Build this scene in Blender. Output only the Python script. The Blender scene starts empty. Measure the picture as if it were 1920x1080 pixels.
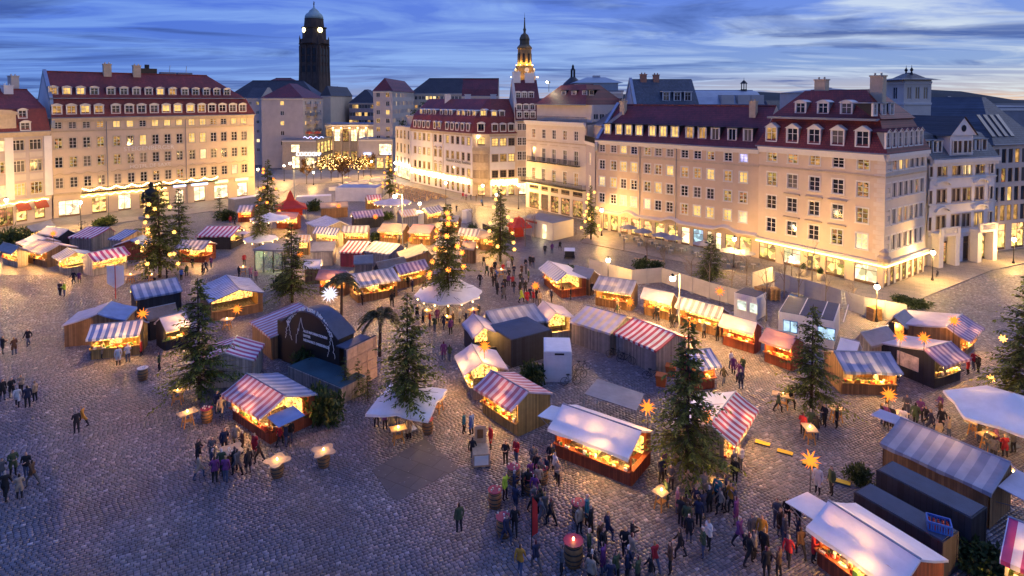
import bpy, bmesh, math, random
import numpy as np
from mathutils import Vector, Matrix

# ------------------------------------------------------------------ camera
F, H, V0, PITCH = 1130.0, 24.0, 186.0, math.radians(2.2)     # focal length and horizon row in photo pixels (1920 x 1080)
VPP = V0 + F * math.tan(PITCH)
sc = bpy.context.scene
COL = sc.collection
cam_d = bpy.data.cameras.new('camera'); cam = bpy.data.objects.new('camera', cam_d); COL.objects.link(cam)
cam.location = (0, 0, H); cam.rotation_euler = (math.pi/2 - PITCH, 0, 0)
cam_d.sensor_width = 36; cam_d.lens = 36*F/1920; cam_d.shift_y = -(540-VPP)/1920
cam_d.clip_start = 0.5; cam_d.clip_end = 30000
sc.camera = cam
sc.view_settings.view_transform = 'Standard'; sc.view_settings.look = 'None'
sc.view_settings.exposure = 0.32; sc.view_settings.gamma = 1.0
try:
    sc.cycles.use_denoising = True; sc.cycles.denoiser = 'OPENIMAGEDENOISE'
    sc.cycles.max_bounces = 5; sc.cycles.diffuse_bounces = 3; sc.cycles.glossy_bounces = 2
    sc.cycles.transmission_bounces = 3; sc.cycles.transparent_max_bounces = 6
    sc.cycles.sample_clamp_indirect = 4.0
    sc.cycles.caustics_reflective = False; sc.cycles.caustics_refractive = False
except Exception:
    pass

# ------------------------------------------------------------------ world: dusk sky with streaked cloud
SUN_EL, SUN_AZ = math.radians(1.5), math.radians(62)          # the sun has just gone, to the right of the view
world = bpy.data.worlds.new('World'); sc.world = world; world.use_nodes = True
wn, wl = world.node_tree.nodes, world.node_tree.links
wn.clear()
def WN(t, **kw):
    n = wn.new(t)
    for k, v in kw.items(): setattr(n, k, v)
    return n
def wmath(op, a, b=None, clamp=False):
    n = WN('ShaderNodeMath', operation=op, use_clamp=clamp)
    for i, s in enumerate((a, b)):
        if s is None: continue
        if isinstance(s, (int, float)): n.inputs[i].default_value = s
        else: wl.new(s, n.inputs[i])
    return n.outputs[0]
def wramp(fac, stops):
    n = WN('ShaderNodeValToRGB'); r = n.color_ramp
    while len(r.elements) > 1: r.elements.remove(r.elements[-1])
    r.elements[0].position, r.elements[0].color = stops[0][0], (*stops[0][1], 1)
    for p, c in stops[1:]:
        e = r.elements.new(p); e.color = (*c, 1)
    wl.new(fac, n.inputs[0]); return n.outputs[0]
def wmix(fac, a, b, mode='MIX'):
    n = WN('ShaderNodeMix', data_type='RGBA', blend_type=mode)
    for i, s in ((0, fac), (6, a), (7, b)):
        if isinstance(s, (int, float)): n.inputs[i].default_value = s
        elif isinstance(s, tuple): n.inputs[i].default_value = (*s, 1)
        else: wl.new(s, n.inputs[i])
    return n.outputs[2]
tcw = WN('ShaderNodeTexCoord'); sep = WN('ShaderNodeSeparateXYZ'); wl.new(tcw.outputs['Generated'], sep.inputs[0])
sky = WN('ShaderNodeTexSky', sky_type='NISHITA'); sky.sun_disc = False
sky.sun_elevation = SUN_EL; sky.sun_rotation = SUN_AZ; sky.air_density = 1.2; sky.dust_density = 0.6; sky.ozone_density = 4.0
zc = wmath('MAXIMUM', sep.outputs[2], 0.0)
# clouds on a high plane: direction divided by height
zden = wmath('ADD', zc, 0.055)
cx = wmath('DIVIDE', sep.outputs[0], zden); cy = wmath('DIVIDE', sep.outputs[1], zden)
cmb = WN('ShaderNodeCombineXYZ'); wl.new(cx, cmb.inputs[0]); wl.new(cy, cmb.inputs[1])
def cloud(scale, rot, stretch, detail, seed, distort=0.6):
    mp = WN('ShaderNodeMapping'); wl.new(cmb.outputs[0], mp.inputs[0])
    mp.inputs['Rotation'].default_value = (0, 0, rot); mp.inputs['Scale'].default_value = (scale/stretch, scale, 1)
    mp.inputs['Location'].default_value = (seed, seed*.37, seed)
    nz = WN('ShaderNodeTexNoise'); wl.new(mp.outputs[0], nz.inputs['Vector'])
    nz.inputs['Scale'].default_value = 1; nz.inputs['Detail'].default_value = detail
    nz.inputs['Roughness'].default_value = 0.58; nz.inputs['Distortion'].default_value = distort
    return nz.outputs[0]
c1 = cloud(0.85, math.radians(14), 2.1, 7, 3.1, 1.1); c2 = cloud(0.42, math.radians(10), 1.8, 6, 11.7, 1.0); c3 = cloud(2.2, math.radians(12), 4.0, 5, 5.2)
# azimuth towards the afterglow: 0 on the left of the view, 1 on the right
glow = wmath('MULTIPLY_ADD', sep.outputs[0], 0.75); glow.node.inputs[2].default_value = 0.42; glow.node.use_clamp = True
base = wramp(zc, [(0.0, (.15, .25, .50)), (0.03, (.10, .20, .54)), (0.10, (.070, .155, .58)), (0.35, (.075, .145, .76)), (1.0, (.070, .135, .84))])
warm = wramp(zc, [(0.0, (.80, .48, .24)), (0.012, (.50, .46, .46)), (0.05, (.24, .35, .58)), (0.2, (.10, .20, .68)), (1.0, (.070, .135, .84))])
clear = wmix(glow, base, warm)
nis = wmix(1.0, sky.outputs[0], (.030, .040, .062), 'MULTIPLY')
clear = wmix(0.25, clear, nis, 'ADD')
lightc = wramp(glow, [(0.0, (.18, .33, .74)), (0.45, (.28, .44, .78)), (1.0, (.72, .77, .74))])
darkc = wramp(glow, [(0.0, (.045, .09, .30)), (1.0, (.050, .10, .32))])
m1 = wramp(c1, [(0.44, (0, 0, 0)), (0.62, (1, 1, 1))])
m1 = wmath('MULTIPLY', m1, wramp(c3, [(0.25, (.5, .5, .5)), (0.6, (1, 1, 1))]))
skyc = wmix(wmath('MULTIPLY', m1, 0.85), clear, lightc)
m2 = wramp(c2, [(0.52, (0, 0, 0)), (0.62, (1, 1, 1))])
m2 = wmath('MULTIPLY', m2, wramp(c3, [(0.30, (.35, .35, .35)), (0.62, (1, 1, 1))]))
skyc = wmix(wmath('MULTIPLY', m2, 0.88), skyc, darkc)
bg = WN('ShaderNodeBackground'); wl.new(skyc, bg.inputs[0]); bg.inputs[1].default_value = 0.95
wout = WN('ShaderNodeOutputWorld'); wl.new(bg.outputs[0], wout.inputs[0])
world.cycles.sampling_method = 'MANUAL'; world.cycles.sample_map_resolution = 512
# last light of the set sun: wide, weak, cool
sun_d = bpy.data.lights.new('sun', 'SUN'); sun_d.energy = 0.25; sun_d.angle = math.radians(40); sun_d.color = (.72, .74, 1.0)
sun = bpy.data.objects.new('sun', sun_d); COL.objects.link(sun)
sun.rotation_euler = (math.radians(62), 0, math.radians(118))

# ------------------------------------------------------------------ pixels to places
_cp, _sp = math.cos(PITCH), math.sin(PITCH)
def ray(u, v):
    a, b = (u-960)/F, (v-VPP)/F
    return Vector((a, _cp - b*_sp, -_sp - b*_cp))
def G(u, v, z=0.0):
    """the point at height z that photo pixel (u, v) looks at"""
    d = ray(u, v); t = (z-H)/d.z
    return Vector((d.x*t, d.y*t, z))
def on_face(o, dr, u, v):
    """where the pixel's ray meets the upright plane through o along dr: (distance along, height)"""
    d = ray(u, v); n = Vector((-dr.y, dr.x, 0))
    t = (Vector((o.x, o.y, 0)) - Vector((0, 0, 0))).dot(n) / d.dot(n)
    p = Vector((0, 0, H)) + d*t
    return (p - Vector((o.x, o.y, 0))).dot(dr), p.z
def zat(u, v, p):
    """height of the pixel's ray at the depth of ground point p"""
    d = ray(u, v); return H + d.z * (p.y/d.y)
def px(p):
    q = p - Vector((0, 0, H)); dep = q.y*_cp - q.z*_sp; up = q.y*_sp + q.z*_cp
    return 960 + F*q.x/dep, VPP - F*up/dep

# ------------------------------------------------------------------ materials
MATS = {}
def nodes_of(name):
    m = bpy.data.materials.new(name); m.use_nodes = True
    return m, m.node_tree.nodes, m.node_tree.links, m.node_tree.nodes['Principled BSDF']
def mat(name, c, rough=.75, var=.25, scale=1.2, bump=0.0, bscale=30, metal=0.0, spec=.4, rnd=0.0, trans=0.0, coord='Object'):
    """plain surface with grain: noise in the colour, fine relief, optional change from object to object"""
    if name in MATS: return MATS[name]
    m, n, l, b = nodes_of(name)
    tc = n.new('ShaderNodeTexCoord')
    nz = n.new('ShaderNodeTexNoise'); nz.inputs['Scale'].default_value = scale; nz.inputs['Detail'].default_value = 8; nz.inputs['Roughness'].default_value = .65
    l.new(tc.outputs[coord], nz.inputs['Vector'])
    r = n.new('ShaderNodeValToRGB')
    r.color_ramp.elements[0].position = .28; r.color_ramp.elements[1].position = .72
    r.color_ramp.elements[0].color = (*[x*(1-var) for x in c], 1); r.color_ramp.elements[1].color = (*[min(1, x*(1+var*.6)) for x in c], 1)
    l.new(nz.outputs[0], r.inputs[0]); out = r.outputs[0]
    if rnd:
        oi = n.new('ShaderNodeObjectInfo'); h = n.new('ShaderNodeHueSaturation'); mr = n.new('ShaderNodeMapRange')
        mr.inputs['To Min'].default_value = 1-rnd; mr.inputs['To Max'].default_value = 1+rnd
        l.new(oi.outputs['Random'], mr.inputs[0]); l.new(mr.outputs[0], h.inputs['Value']); l.new(out, h.inputs['Color']); out = h.outputs[0]
    l.new(out, b.inputs['Base Color'])
    b.inputs['Roughness'].default_value = rough; b.inputs['Metallic'].default_value = metal; b.inputs['Specular IOR Level'].default_value = spec
    if bump:
        n2 = n.new('ShaderNodeTexNoise'); n2.inputs['Scale'].default_value = bscale; n2.inputs['Detail'].default_value = 4
        l.new(tc.outputs[coord], n2.inputs['Vector'])
        bp = n.new('ShaderNodeBump'); bp.inputs['Strength'].default_value = bump; bp.inputs['Distance'].default_value = .05
        l.new(n2.outputs[0], bp.inputs['Height']); l.new(bp.outputs[0], b.inputs['Normal'])
    if trans:
        o = n['Material Output']; t = n.new('ShaderNodeBsdfTranslucent'); mx = n.new('ShaderNodeMixShader'); mx.inputs[0].default_value = trans
        l.new(out, t.inputs[0]); l.new(b.outputs[0], mx.inputs[1]); l.new(t.outputs[0], mx.inputs[2]); l.new(mx.outputs[0], o.inputs[0])
    MATS[name] = m; return m
def stripes(name, c1, c2, period=.5, axis=0, rough=.6, trans=.08, duty=.5):
    """canvas with stripes woven across local axis, creased and slightly dirty"""
    if name in MATS: return MATS[name]
    m, n, l, b = nodes_of(name)
    tc = n.new('ShaderNodeTexCoord'); sp = n.new('ShaderNodeSeparateXYZ'); l.new(tc.outputs['Object'], sp.inputs[0])
    nz = n.new('ShaderNodeTexNoise'); nz.inputs['Scale'].default_value = 1.1; nz.inputs['Detail'].default_value = 6; l.new(tc.outputs['Object'], nz.inputs['Vector'])
    def mth(op, a, bb):
        q = n.new('ShaderNodeMath'); q.operation = op
        for i, s in enumerate((a, bb)):
            if isinstance(s, (int, float)): q.inputs[i].default_value = s
            else: l.new(s, q.inputs[i])
        return q.outputs[0]
    x = mth('ADD', mth('DIVIDE', sp.outputs[axis], period), 100.25)
    s = mth('GREATER_THAN', mth('FRACT', x, 0), duty)
    mx = n.new('ShaderNodeMix'); mx.data_type = 'RGBA'; l.new(s, mx.inputs[0]); mx.inputs[6].default_value = (*c1, 1); mx.inputs[7].default_value = (*c2, 1)
    dm = n.new('ShaderNodeMix'); dm.data_type = 'RGBA'; dm.blend_type = 'MULTIPLY'; dm.inputs[0].default_value = .55
    rr = n.new('ShaderNodeValToRGB'); rr.color_ramp.elements[0].position = .3; rr.color_ramp.elements[0].color = (.55, .53, .5, 1); rr.color_ramp.elements[1].position = .62
    l.new(nz.outputs[0], rr.inputs[0]); l.new(mx.outputs[2], dm.inputs[6]); l.new(rr.outputs[0], dm.inputs[7])
    l.new(dm.outputs[2], b.inputs['Base Color']); b.inputs['Roughness'].default_value = rough
    bp = n.new('ShaderNodeBump'); bp.inputs['Strength'].default_value = .5; bp.inputs['Distance'].default_value = .12
    l.new(nz.outputs[0], bp.inputs['Height']); l.new(bp.outputs[0], b.inputs['Normal'])
    o = n['Material Output']; t = n.new('ShaderNodeBsdfTranslucent'); ms = n.new('ShaderNodeMixShader'); ms.inputs[0].default_value = trans
    l.new(dm.outputs[2], t.inputs[0]); l.new(b.outputs[0], ms.inputs[1]); l.new(t.outputs[0], ms.inputs[2]); l.new(ms.outputs[0], o.inputs[0])
    MATS[name] = m; return m
def emit(name, c, strength, var=0.0, vscale=2.0, sparkle=False):
    """a thing that gives light; var breaks it up into brighter and darker contents"""
    if name in MATS: return MATS[name]
    m, n, l, b = nodes_of(name)
    e = n.new('ShaderNodeEmission'); e.inputs[0].default_value = (*c, 1); e.inputs[1].default_value = strength
    if var:
        tc = n.new('ShaderNodeTexCoord'); oi = n.new('ShaderNodeObjectInfo'); ad = n.new('ShaderNodeVectorMath'); ad.operation = 'ADD'
        ml = n.new('ShaderNodeVectorMath'); ml.operation = 'SCALE'; ml.inputs['Scale'].default_value = 50
        l.new(oi.outputs['Random'], ml.inputs[0]); l.new(tc.outputs['Object'], ad.inputs[0]); l.new(ml.outputs[0], ad.inputs[1])
        if sparkle:
            t = n.new('ShaderNodeTexVoronoi'); t.inputs['Scale'].default_value = vscale; l.new(ad.outputs[0], t.inputs['Vector']); src = t.outputs['Color']
            sp = n.new('ShaderNodeSeparateColor'); l.new(src, sp.inputs[0]); src = sp.outputs[0]
            hs = n.new('ShaderNodeHueSaturation'); hs.inputs['Color'].default_value = (*c, 1); mh = n.new('ShaderNodeMapRange'); mh.inputs['To Min'].default_value = .46; mh.inputs['To Max'].default_value = .54
            l.new(sp.outputs[1], mh.inputs[0]); l.new(mh.outputs[0], hs.inputs['Hue']); l.new(hs.outputs[0], e.inputs[0])
            mr0 = n.new('ShaderNodeMapRange'); mr0.inputs['To Min'].default_value = strength*(1-var); mr0.inputs['To Max'].default_value = strength*(1+var)
        else:
            t = n.new('ShaderNodeTexNoise'); t.inputs['Scale'].default_value = vscale; t.inputs['Detail'].default_value = 3; l.new(ad.outputs[0], t.inputs['Vector']); src = t.outputs[0]
            mr0 = n.new('ShaderNodeMapRange'); mr0.inputs['From Min'].default_value = .3; mr0.inputs['From Max'].default_value = .7
            mr0.inputs['To Min'].default_value = strength*(1-var); mr0.inputs['To Max'].default_value = strength*(1+var)
        l.new(src, mr0.inputs[0]); l.new(mr0.outputs[0], e.inputs[1])
    l.new(e.outputs[0], n['Material Output'].inputs[0])
    MATS[name] = m; return m
def tiles(name, c, rough=.55):
    """clay or slate roof: courses of tiles in relief, patchy"""
    if name in MATS: return MATS[name]
    m, n, l, b = nodes_of(name)
    tc = n.new('ShaderNodeTexCoord'); mp = n.new('ShaderNodeMapping'); l.new(tc.outputs['Object'], mp.inputs[0]); mp.inputs['Rotation'].default_value = (math.radians(90), 0, 0)
    bk = n.new('ShaderNodeTexBrick'); l.new(mp.outputs[0], bk.inputs['Vector']); bk.inputs['Scale'].default_value = 1
    bk.inputs['Brick Width'].default_value = .34; bk.inputs['Row Height'].default_value = .3; bk.inputs['Mortar Size'].default_value = .03; bk.inputs['Bias'].default_value = 0
    bk.inputs['Color1'].default_value = (*c, 1); bk.inputs['Color2'].default_value = (*[x*.62 for x in c], 1); bk.inputs['Mortar'].default_value = (*[x*.35 for x in c], 1)
    nz = n.new('ShaderNodeTexNoise'); nz.inputs['Scale'].default_value = .35; nz.inputs['Detail'].default_value = 8; l.new(tc.outputs['Object'], nz.inputs['Vector'])
    mx = n.new('ShaderNodeMix'); mx.data_type = 'RGBA'; mx.blend_type = 'MULTIPLY'; mx.inputs[0].default_value = .7
    rr = n.new('ShaderNodeValToRGB'); rr.color_ramp.elements[0].position = .3; rr.color_ramp.elements[0].color = (.45, .45, .48, 1); rr.color_ramp.elements[1].position = .65
    l.new(nz.outputs[0], rr.inputs[0]); l.new(bk.outputs[0], mx.inputs[6]); l.new(rr.outputs[0], mx.inputs[7]); l.new(mx.outputs[2], b.inputs['Base Color'])
    b.inputs['Roughness'].default_value = rough
    bp = n.new('ShaderNodeBump'); bp.inputs['Strength'].default_value = .6; bp.inputs['Distance'].default_value = .04; l.new(bk.outputs['Fac'], bp.inputs['Height']); bp.invert = True; l.new(bp.outputs[0], b.inputs['Normal'])
    MATS[name] = m; return m

# ------------------------------------------------------------------ mesh builder
class MB:
    def __init__(s): s.v, s.f, s.m, s.mi = [], [], [], 0
    def face(s, pts, m=None):
        i = len(s.v); s.v += [tuple(p) for p in pts]; s.f.append(list(range(i, i+len(pts)))); s.m.append(s.mi if m is None else m)
    def raw(s, vs, fs, m=None):
        i = len(s.v); s.v += [tuple(p) for p in vs]
        for f in fs: s.f.append([i+k for k in f]); s.m.append(s.mi if m is None else m)
    def box(s, x0, y0, z0, x1, y1, z1, m=None):
        s.raw([(x0,y0,z0),(x1,y0,z0),(x1,y1,z0),(x0,y1,z0),(x0,y0,z1),(x1,y0,z1),(x1,y1,z1),(x0,y1,z1)],
              [(3,2,1,0),(4,5,6,7),(0,1,5,4),(1,2,6,5),(2,3,7,6),(3,0,4,7)], m); return s
    def slab(s, pts, t, m=None):
        """a sheet through pts (any n-gon) given thickness t downwards"""
        n = len(pts); a = [Vector(p) for p in pts]; bq = [p-Vector((0, 0, t)) for p in a]
        s.raw(a+bq, [tuple(range(n)), tuple(range(2*n-1, n-1, -1))] + [(i, i+n, (i+1) % n+n, (i+1) % n) for i in range(n)], m); return s
    def tube(s, p, q, r, r2=None, n=6, m=None, cap=True):
        p, q = Vector(p), Vector(q); r2 = r if r2 is None else r2
        d = (q-p); d = d.normalized() if d.length > 1e-9 else Vector((0, 0, 1))
        a = d.orthogonal().normalized(); b = d.cross(a); vs = []
        for c, rr in ((p, r), (q, r2)):
            for k in range(n):
                t = 2*math.pi*k/n; vs.append(c + a*(rr*math.cos(t)) + b*(rr*math.sin(t)))
        fs = [(k, (k+1) % n, n+(k+1) % n, n+k) for k in range(n)]
        if cap: fs += [tuple(range(n-1, -1, -1)), tuple(range(n, 2*n))]
        s.raw(vs, fs, m); return s
    def lathe(s, prof, n=12, c=(0, 0, 0), m=None, sx=1, sy=1):
        vs = []; 
        for r, z in prof:
            for k in range(n):
                t = 2*math.pi*k/n; vs.append((c[0]+r*sx*math.cos(t), c[1]+r*sy*math.sin(t), c[2]+z))
        fs = []
        for i in range(len(prof)-1):
            for k in range(n): fs.append((i*n+k, i*n+(k+1) % n, (i+1)*n+(k+1) % n, (i+1)*n+k))
        fs.append(tuple(range(n-1, -1, -1))); L = (len(prof)-1)*n; fs.append(tuple(range(L, L+n)))
        s.raw(vs, fs, m); return s
    def mesh(s, name, mats, smooth=False):
        me = bpy.data.meshes.new(name); me.from_pydata(s.v, [], s.f)
        for mt in (mats if isinstance(mats, (list, tuple)) else [mats]): me.materials.append(mt)
        if any(s.m): me.polygons.foreach_set('material_index', s.m)
        if smooth: me.polygons.foreach_set('use_smooth', [True]*len(me.polygons))
        me.update(); return me
    def obj(s, name, mats, parent=None, loc=(0, 0, 0), rz=0.0, smooth=False): return OB(name, s.mesh(name, mats, smooth), parent, loc, rz)
def OB(name, me, parent=None, loc=(0, 0, 0), rz=0.0):
    o = bpy.data.objects.new(name, me); COL.objects.link(o); o.location = loc; o.rotation_euler = (0, 0, rz)
    if parent is not None: o.parent = parent
    return o
def tag(o, label=None, cat=None, group=None, kind=None):
    for k, v in (('label', label), ('category', cat), ('group', group), ('kind', kind)):
        if v: o[k] = v
    return o
def thing(name, label, cat, loc=(0, 0, 0), rz=0.0, group=None): return tag(OB(name, None, None, loc, rz), label, cat, group)
def copy_tree(o, parent=None, loc=None, rz=None):
    c = o.copy(); COL.objects.link(c); c.parent = parent
    if loc is not None: c.location = loc
    if rz is not None: c.rotation_euler = (0, 0, rz)
    for ch in list(o.children): copy_tree(ch, c)
    return c
def lamp(parent, loc, power, color=(1, .62, .25), r=.12, name='lamp_light'):
    d = bpy.data.lights.new(name, 'POINT'); d.energy = power; d.color = color; d.shadow_soft_size = r
    o = bpy.data.objects.new(name, d); COL.objects.link(o); o.parent = parent; o.location = loc; return o
def text_mesh(name, body, size, m, parent, loc, rz, tilt=math.pi/2, depth=.02, align='CENTER', bold=0.0):
    cu = bpy.data.curves.new(name, 'FONT'); cu.body = body; cu.size = size; cu.extrude = depth; cu.align_x = align; cu.offset = bold
    t = bpy.data.objects.new(name, cu); COL.objects.link(t)
    dg = bpy.context.evaluated_depsgraph_get(); me = bpy.data.meshes.new_from_object(t.evaluated_get(dg)); bpy.data.objects.remove(t)
    me.materials.clear(); me.materials.append(m)
    o = OB(name, me, parent, loc, 0); o.rotation_euler = (tilt, 0, rz); return o
R = random.Random(7)
# ================================================================== SETTING: ground, paving, hills
def paving_mat(name, c1, c2, w, h, mortar, rough=.5, rot=0.0, msize=.02):
    m, n, l, b = nodes_of(name)
    tc = n.new('ShaderNodeTexCoord'); mp = n.new('ShaderNodeMapping'); l.new(tc.outputs['Object'], mp.inputs[0]); mp.inputs['Rotation'].default_value = (0, 0, rot)
    bk = n.new('ShaderNodeTexBrick'); l.new(mp.outputs[0], bk.inputs['Vector']); bk.inputs['Scale'].default_value = 1
    bk.inputs['Brick Width'].default_value = w; bk.inputs['Row Height'].default_value = h; bk.inputs['Mortar Size'].default_value = msize
    bk.inputs['Color1'].default_value = (*c1, 1); bk.inputs['Color2'].default_value = (*c2, 1); bk.inputs['Mortar'].default_value = (*mortar, 1)
    nz = n.new('ShaderNodeTexNoise'); nz.inputs['Scale'].default_value = .12; nz.inputs['Detail'].default_value = 9; nz.inputs['Roughness'].default_value = .7; l.new(tc.outputs['Object'], nz.inputs['Vector'])
    rr = n.new('ShaderNodeValToRGB'); rr.color_ramp.elements[0].position = .3; rr.color_ramp.elements[0].color = (.5, .5, .5, 1); rr.color_ramp.elements[1].position = .7; rr.color_ramp.elements[1].color = (1.15, 1.1, 1.05, 1)
    l.new(nz.outputs[0], rr.inputs[0])
    mx = n.new('ShaderNodeMix'); mx.data_type = 'RGBA'; mx.blend_type = 'MULTIPLY'; mx.inputs[0].default_value = 1
    l.new(bk.outputs[0], mx.inputs[6]); l.new(rr.outputs[0], mx.inputs[7]); l.new(mx.outputs[2], b.inputs['Base Color'])
    b.inputs['Roughness'].default_value = rough
    bp = n.new('ShaderNodeBump'); bp.inputs['Strength'].default_value = .5; bp.inputs['Distance'].default_value = .02; bp.invert = True
    l.new(bk.outputs['Fac'], bp.inputs['Height']); l.new(bp.outputs[0], b.inputs['Normal'])
    MATS[name] = m; return m
M_mortar = mat('joint_sand', (.028, .026, .028), .9, .4, 3)
M_far = paving_mat('cobbles_far', (.32, .30, .29), (.16, .155, .155), .29, .20, (.05, .05, .05), .5, math.radians(28))
M_slab = paving_mat('granite_slabs', (.36, .32, .27), (.27, .245, .215), 1.1, .7, (.14, .13, .12), .55, math.radians(33), .015)
M_asph = mat('asphalt', (.06, .06, .065), .8, .35, .6, .3, 60)
def sheet(name, pts, z, m, kind='structure', t=None, parent=None):
    b = MB()
    if t: b.slab([(p[0], p[1], z) for p in pts], t)
    else: b.face([(p[0], p[1], z) for p in pts])
    o = b.obj(name, m, parent)
    if kind and parent is None: o['kind'] = kind
    return o
ground = sheet('ground', [(-9000, -200), (9000, -200), (9000, 16000), (-9000, 16000)], -.06, mat('far_land', (.05, .055, .06), .9, .4, .01))
NEAR_Y = 82.0
square = sheet('cobbled_square', [(-135, 15), (135, 15), (135, NEAR_Y), (-135, NEAR_Y)], -.035, M_mortar)
sheet('paved_square', [(-170, NEAR_Y-.6), (170, NEAR_Y-.6), (170, 262), (-170, 262)], -.012, M_far)
# single stones of the near square: rows slightly out of true, each stone its own height and tone
def make_cobbles():
    rot = math.radians(28); cw, ch = .29, .20; g = .026
    rs = np.random.RandomState(3)
    ca, sa = math.cos(rot), math.sin(rot)
    us = np.arange(-65, 125, cw); vs = np.arange(-25, 125, ch)
    U, V = np.meshgrid(us, vs); row = np.arange(len(vs))[:, None]
    U = U + (row % 2)*cw*.5 + rs.uniform(-.09, .09, (len(vs), 1)); V = V + 0*U
    U = U.ravel(); V = V.ravel()
    X = U*ca - V*sa; Y = U*sa + V*ca
    ok = (Y > 26.3) & (Y < NEAR_Y-.2) & (np.abs(X) < Y*.885 + 1.2)
    U, V, X, Y = U[ok], V[ok], X[ok], Y[ok]; n = len(U)
    hw = (cw-g)/2*rs.uniform(.93, 1.03, n); hh = (ch-g)/2*rs.uniform(.93, 1.03, n)
    dz = rs.uniform(-.007, .003, n); ang = rs.normal(0, .03, n); tilt = rs.normal(0, .006, (n, 2))
    loc = []
    for sx, sy, top in ((-1,-1,0),(1,-1,0),(1,1,0),(-1,1,0),(-1,-1,1),(1,-1,1),(1,1,1),(-1,1,1)):
        k = .88 if top else 1.0
        a = sx*hw*k; b_ = sy*hh*k; a, b_ = a - b_*ang, b_ + a*ang
        x = X + a*ca - b_*sa; y = Y + a*sa + b_*ca
        z = dz + tilt[:, 0]*sx + tilt[:, 1]*sy if top else np.full(n, -.034)
        loc.append(np.stack([x, y, z], 1))
    P = np.stack(loc, 1)                                            # n x 8 x 3
    quad = np.array([(4,5,6,7),(0,1,5,4),(1,2,6,5),(2,3,7,6),(3,0,4,7)])
    tone = np.clip(rs.beta(8, 12, n) + (rs.rand(n) < .05)*rs.uniform(.1, .35, n), 0, 1); hue = rs.rand(n)
    order = np.argsort(Y); return P[order], quad, tone[order], hue[order], X[order], Y[order]
def cobble_material():
    m, n, l, b = nodes_of('granite_sett'); MATS['granite_sett'] = m
    at = n.new('ShaderNodeAttribute'); at.attribute_name = 'tone'; ah = n.new('ShaderNodeAttribute'); ah.attribute_name = 'hue'
    r = n.new('ShaderNodeValToRGB'); e = r.color_ramp.elements
    e[0].color = (.060, .058, .066, 1); e[1].color = (.46, .43, .44, 1); q = e.new(.45); q.color = (.150, .142, .160, 1)
    l.new(at.outputs['Fac'], r.inputs[0])
    r2 = n.new('ShaderNodeValToRGB'); r2.color_ramp.elements[0].color = (1.06, .96, .93, 1); r2.color_ramp.elements[1].color = (.93, .99, 1.08, 1); l.new(ah.outputs['Fac'], r2.inputs[0])
    mx = n.new('ShaderNodeMix'); mx.data_type = 'RGBA'; mx.blend_type = 'MULTIPLY'; mx.inputs[0].default_value = 1; l.new(r.outputs[0], mx.inputs[6]); l.new(r2.outputs[0], mx.inputs[7])
    tc = n.new('ShaderNodeTexCoord'); nz = n.new('ShaderNodeTexNoise'); nz.inputs['Scale'].default_value = .16; nz.inputs['Detail'].default_value = 8; nz.inputs['Roughness'].default_value = .65
    gm = n.new('ShaderNodeNewGeometry'); l.new(gm.outputs['Position'], nz.inputs['Vector'])
    rr = n.new('ShaderNodeValToRGB'); rr.color_ramp.elements[0].position = .33; rr.color_ramp.elements[0].color = (.55, .53, .56, 1); rr.color_ramp.elements[1].position = .66; rr.color_ramp.elements[1].color = (1.2, 1.2, 1.2, 1)
    l.new(nz.outputs[0], rr.inputs[0])
    m2 = n.new('ShaderNodeMix'); m2.data_type = 'RGBA'; m2.blend_type = 'MULTIPLY'; m2.inputs[0].default_value = .8; l.new(mx.outputs[2], m2.inputs[6]); l.new(rr.outputs[0], m2.inputs[7])
    l.new(m2.outputs[2], b.inputs['Base Color'])
    rg = n.new('ShaderNodeMapRange'); rg.inputs['To Min'].default_value = .26; rg.inputs['To Max'].default_value = .55; l.new(nz.outputs[0], rg.inputs[0]); l.new(rg.outputs[0], b.inputs['Roughness'])
    n2 = n.new('ShaderNodeTexNoise'); n2.inputs['Scale'].default_value = 22; l.new(gm.outputs['Position'], n2.inputs['Vector'])
    bp = n.new('ShaderNodeBump'); bp.inputs['Strength'].default_value = .35; bp.inputs['Distance'].default_value = .02; l.new(n2.outputs[0], bp.inputs['Height']); l.new(bp.outputs[0], b.inputs['Normal'])
    b.inputs['Specular IOR Level'].default_value = .5
    return m
M_sett = cobble_material()
P_, quad_, tone_, hue_, cX, cY = make_cobbles()
def stones_mesh(name, P, tone, hue):
    n = len(P); me = bpy.data.meshes.new(name)
    me.vertices.add(n*8); me.vertices.foreach_set('co', P.reshape(-1).astype(np.float32))
    fi = (quad_[None] + (np.arange(n)*8)[:, None, None]).reshape(-1)
    me.loops.add(len(fi)); me.loops.foreach_set('vertex_index', fi.astype(np.int32))
    me.polygons.add(n*5); me.polygons.foreach_set('loop_start', np.arange(0, n*20, 4, dtype=np.int32))
    for nm, arr in (('tone', tone), ('hue', hue)):
        a = me.attributes.new(nm, 'FLOAT', 'FACE'); a.data.foreach_set('value', np.repeat(arr, 5).astype(np.float32))
    me.materials.append(M_sett); me.update(calc_edges=True); return me
inframe = np.array([0 < px(Vector((x, y, 0)))[0] < 1920 and px(Vector((x, y, 0)))[1] < 1078 for x, y in zip(cX[:4000], cY[:4000])])
near_i = np.nonzero(inframe)[0][:300]
mask = np.ones(len(P_), bool); mask[near_i] = False
for i in near_i:
    c = P_[i].mean(0); o = OB('cobblestone', stones_mesh('cobblestone', P_[i:i+1]-c, tone_[i:i+1], hue_[i:i+1]), square, tuple(c - np.array([0, 0, 0])))
o = OB('cobblestone_field', stones_mesh('cobblestone_field', P_[mask], tone_[mask], hue_[mask]), square); o['kind'] = 'stuff'

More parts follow.
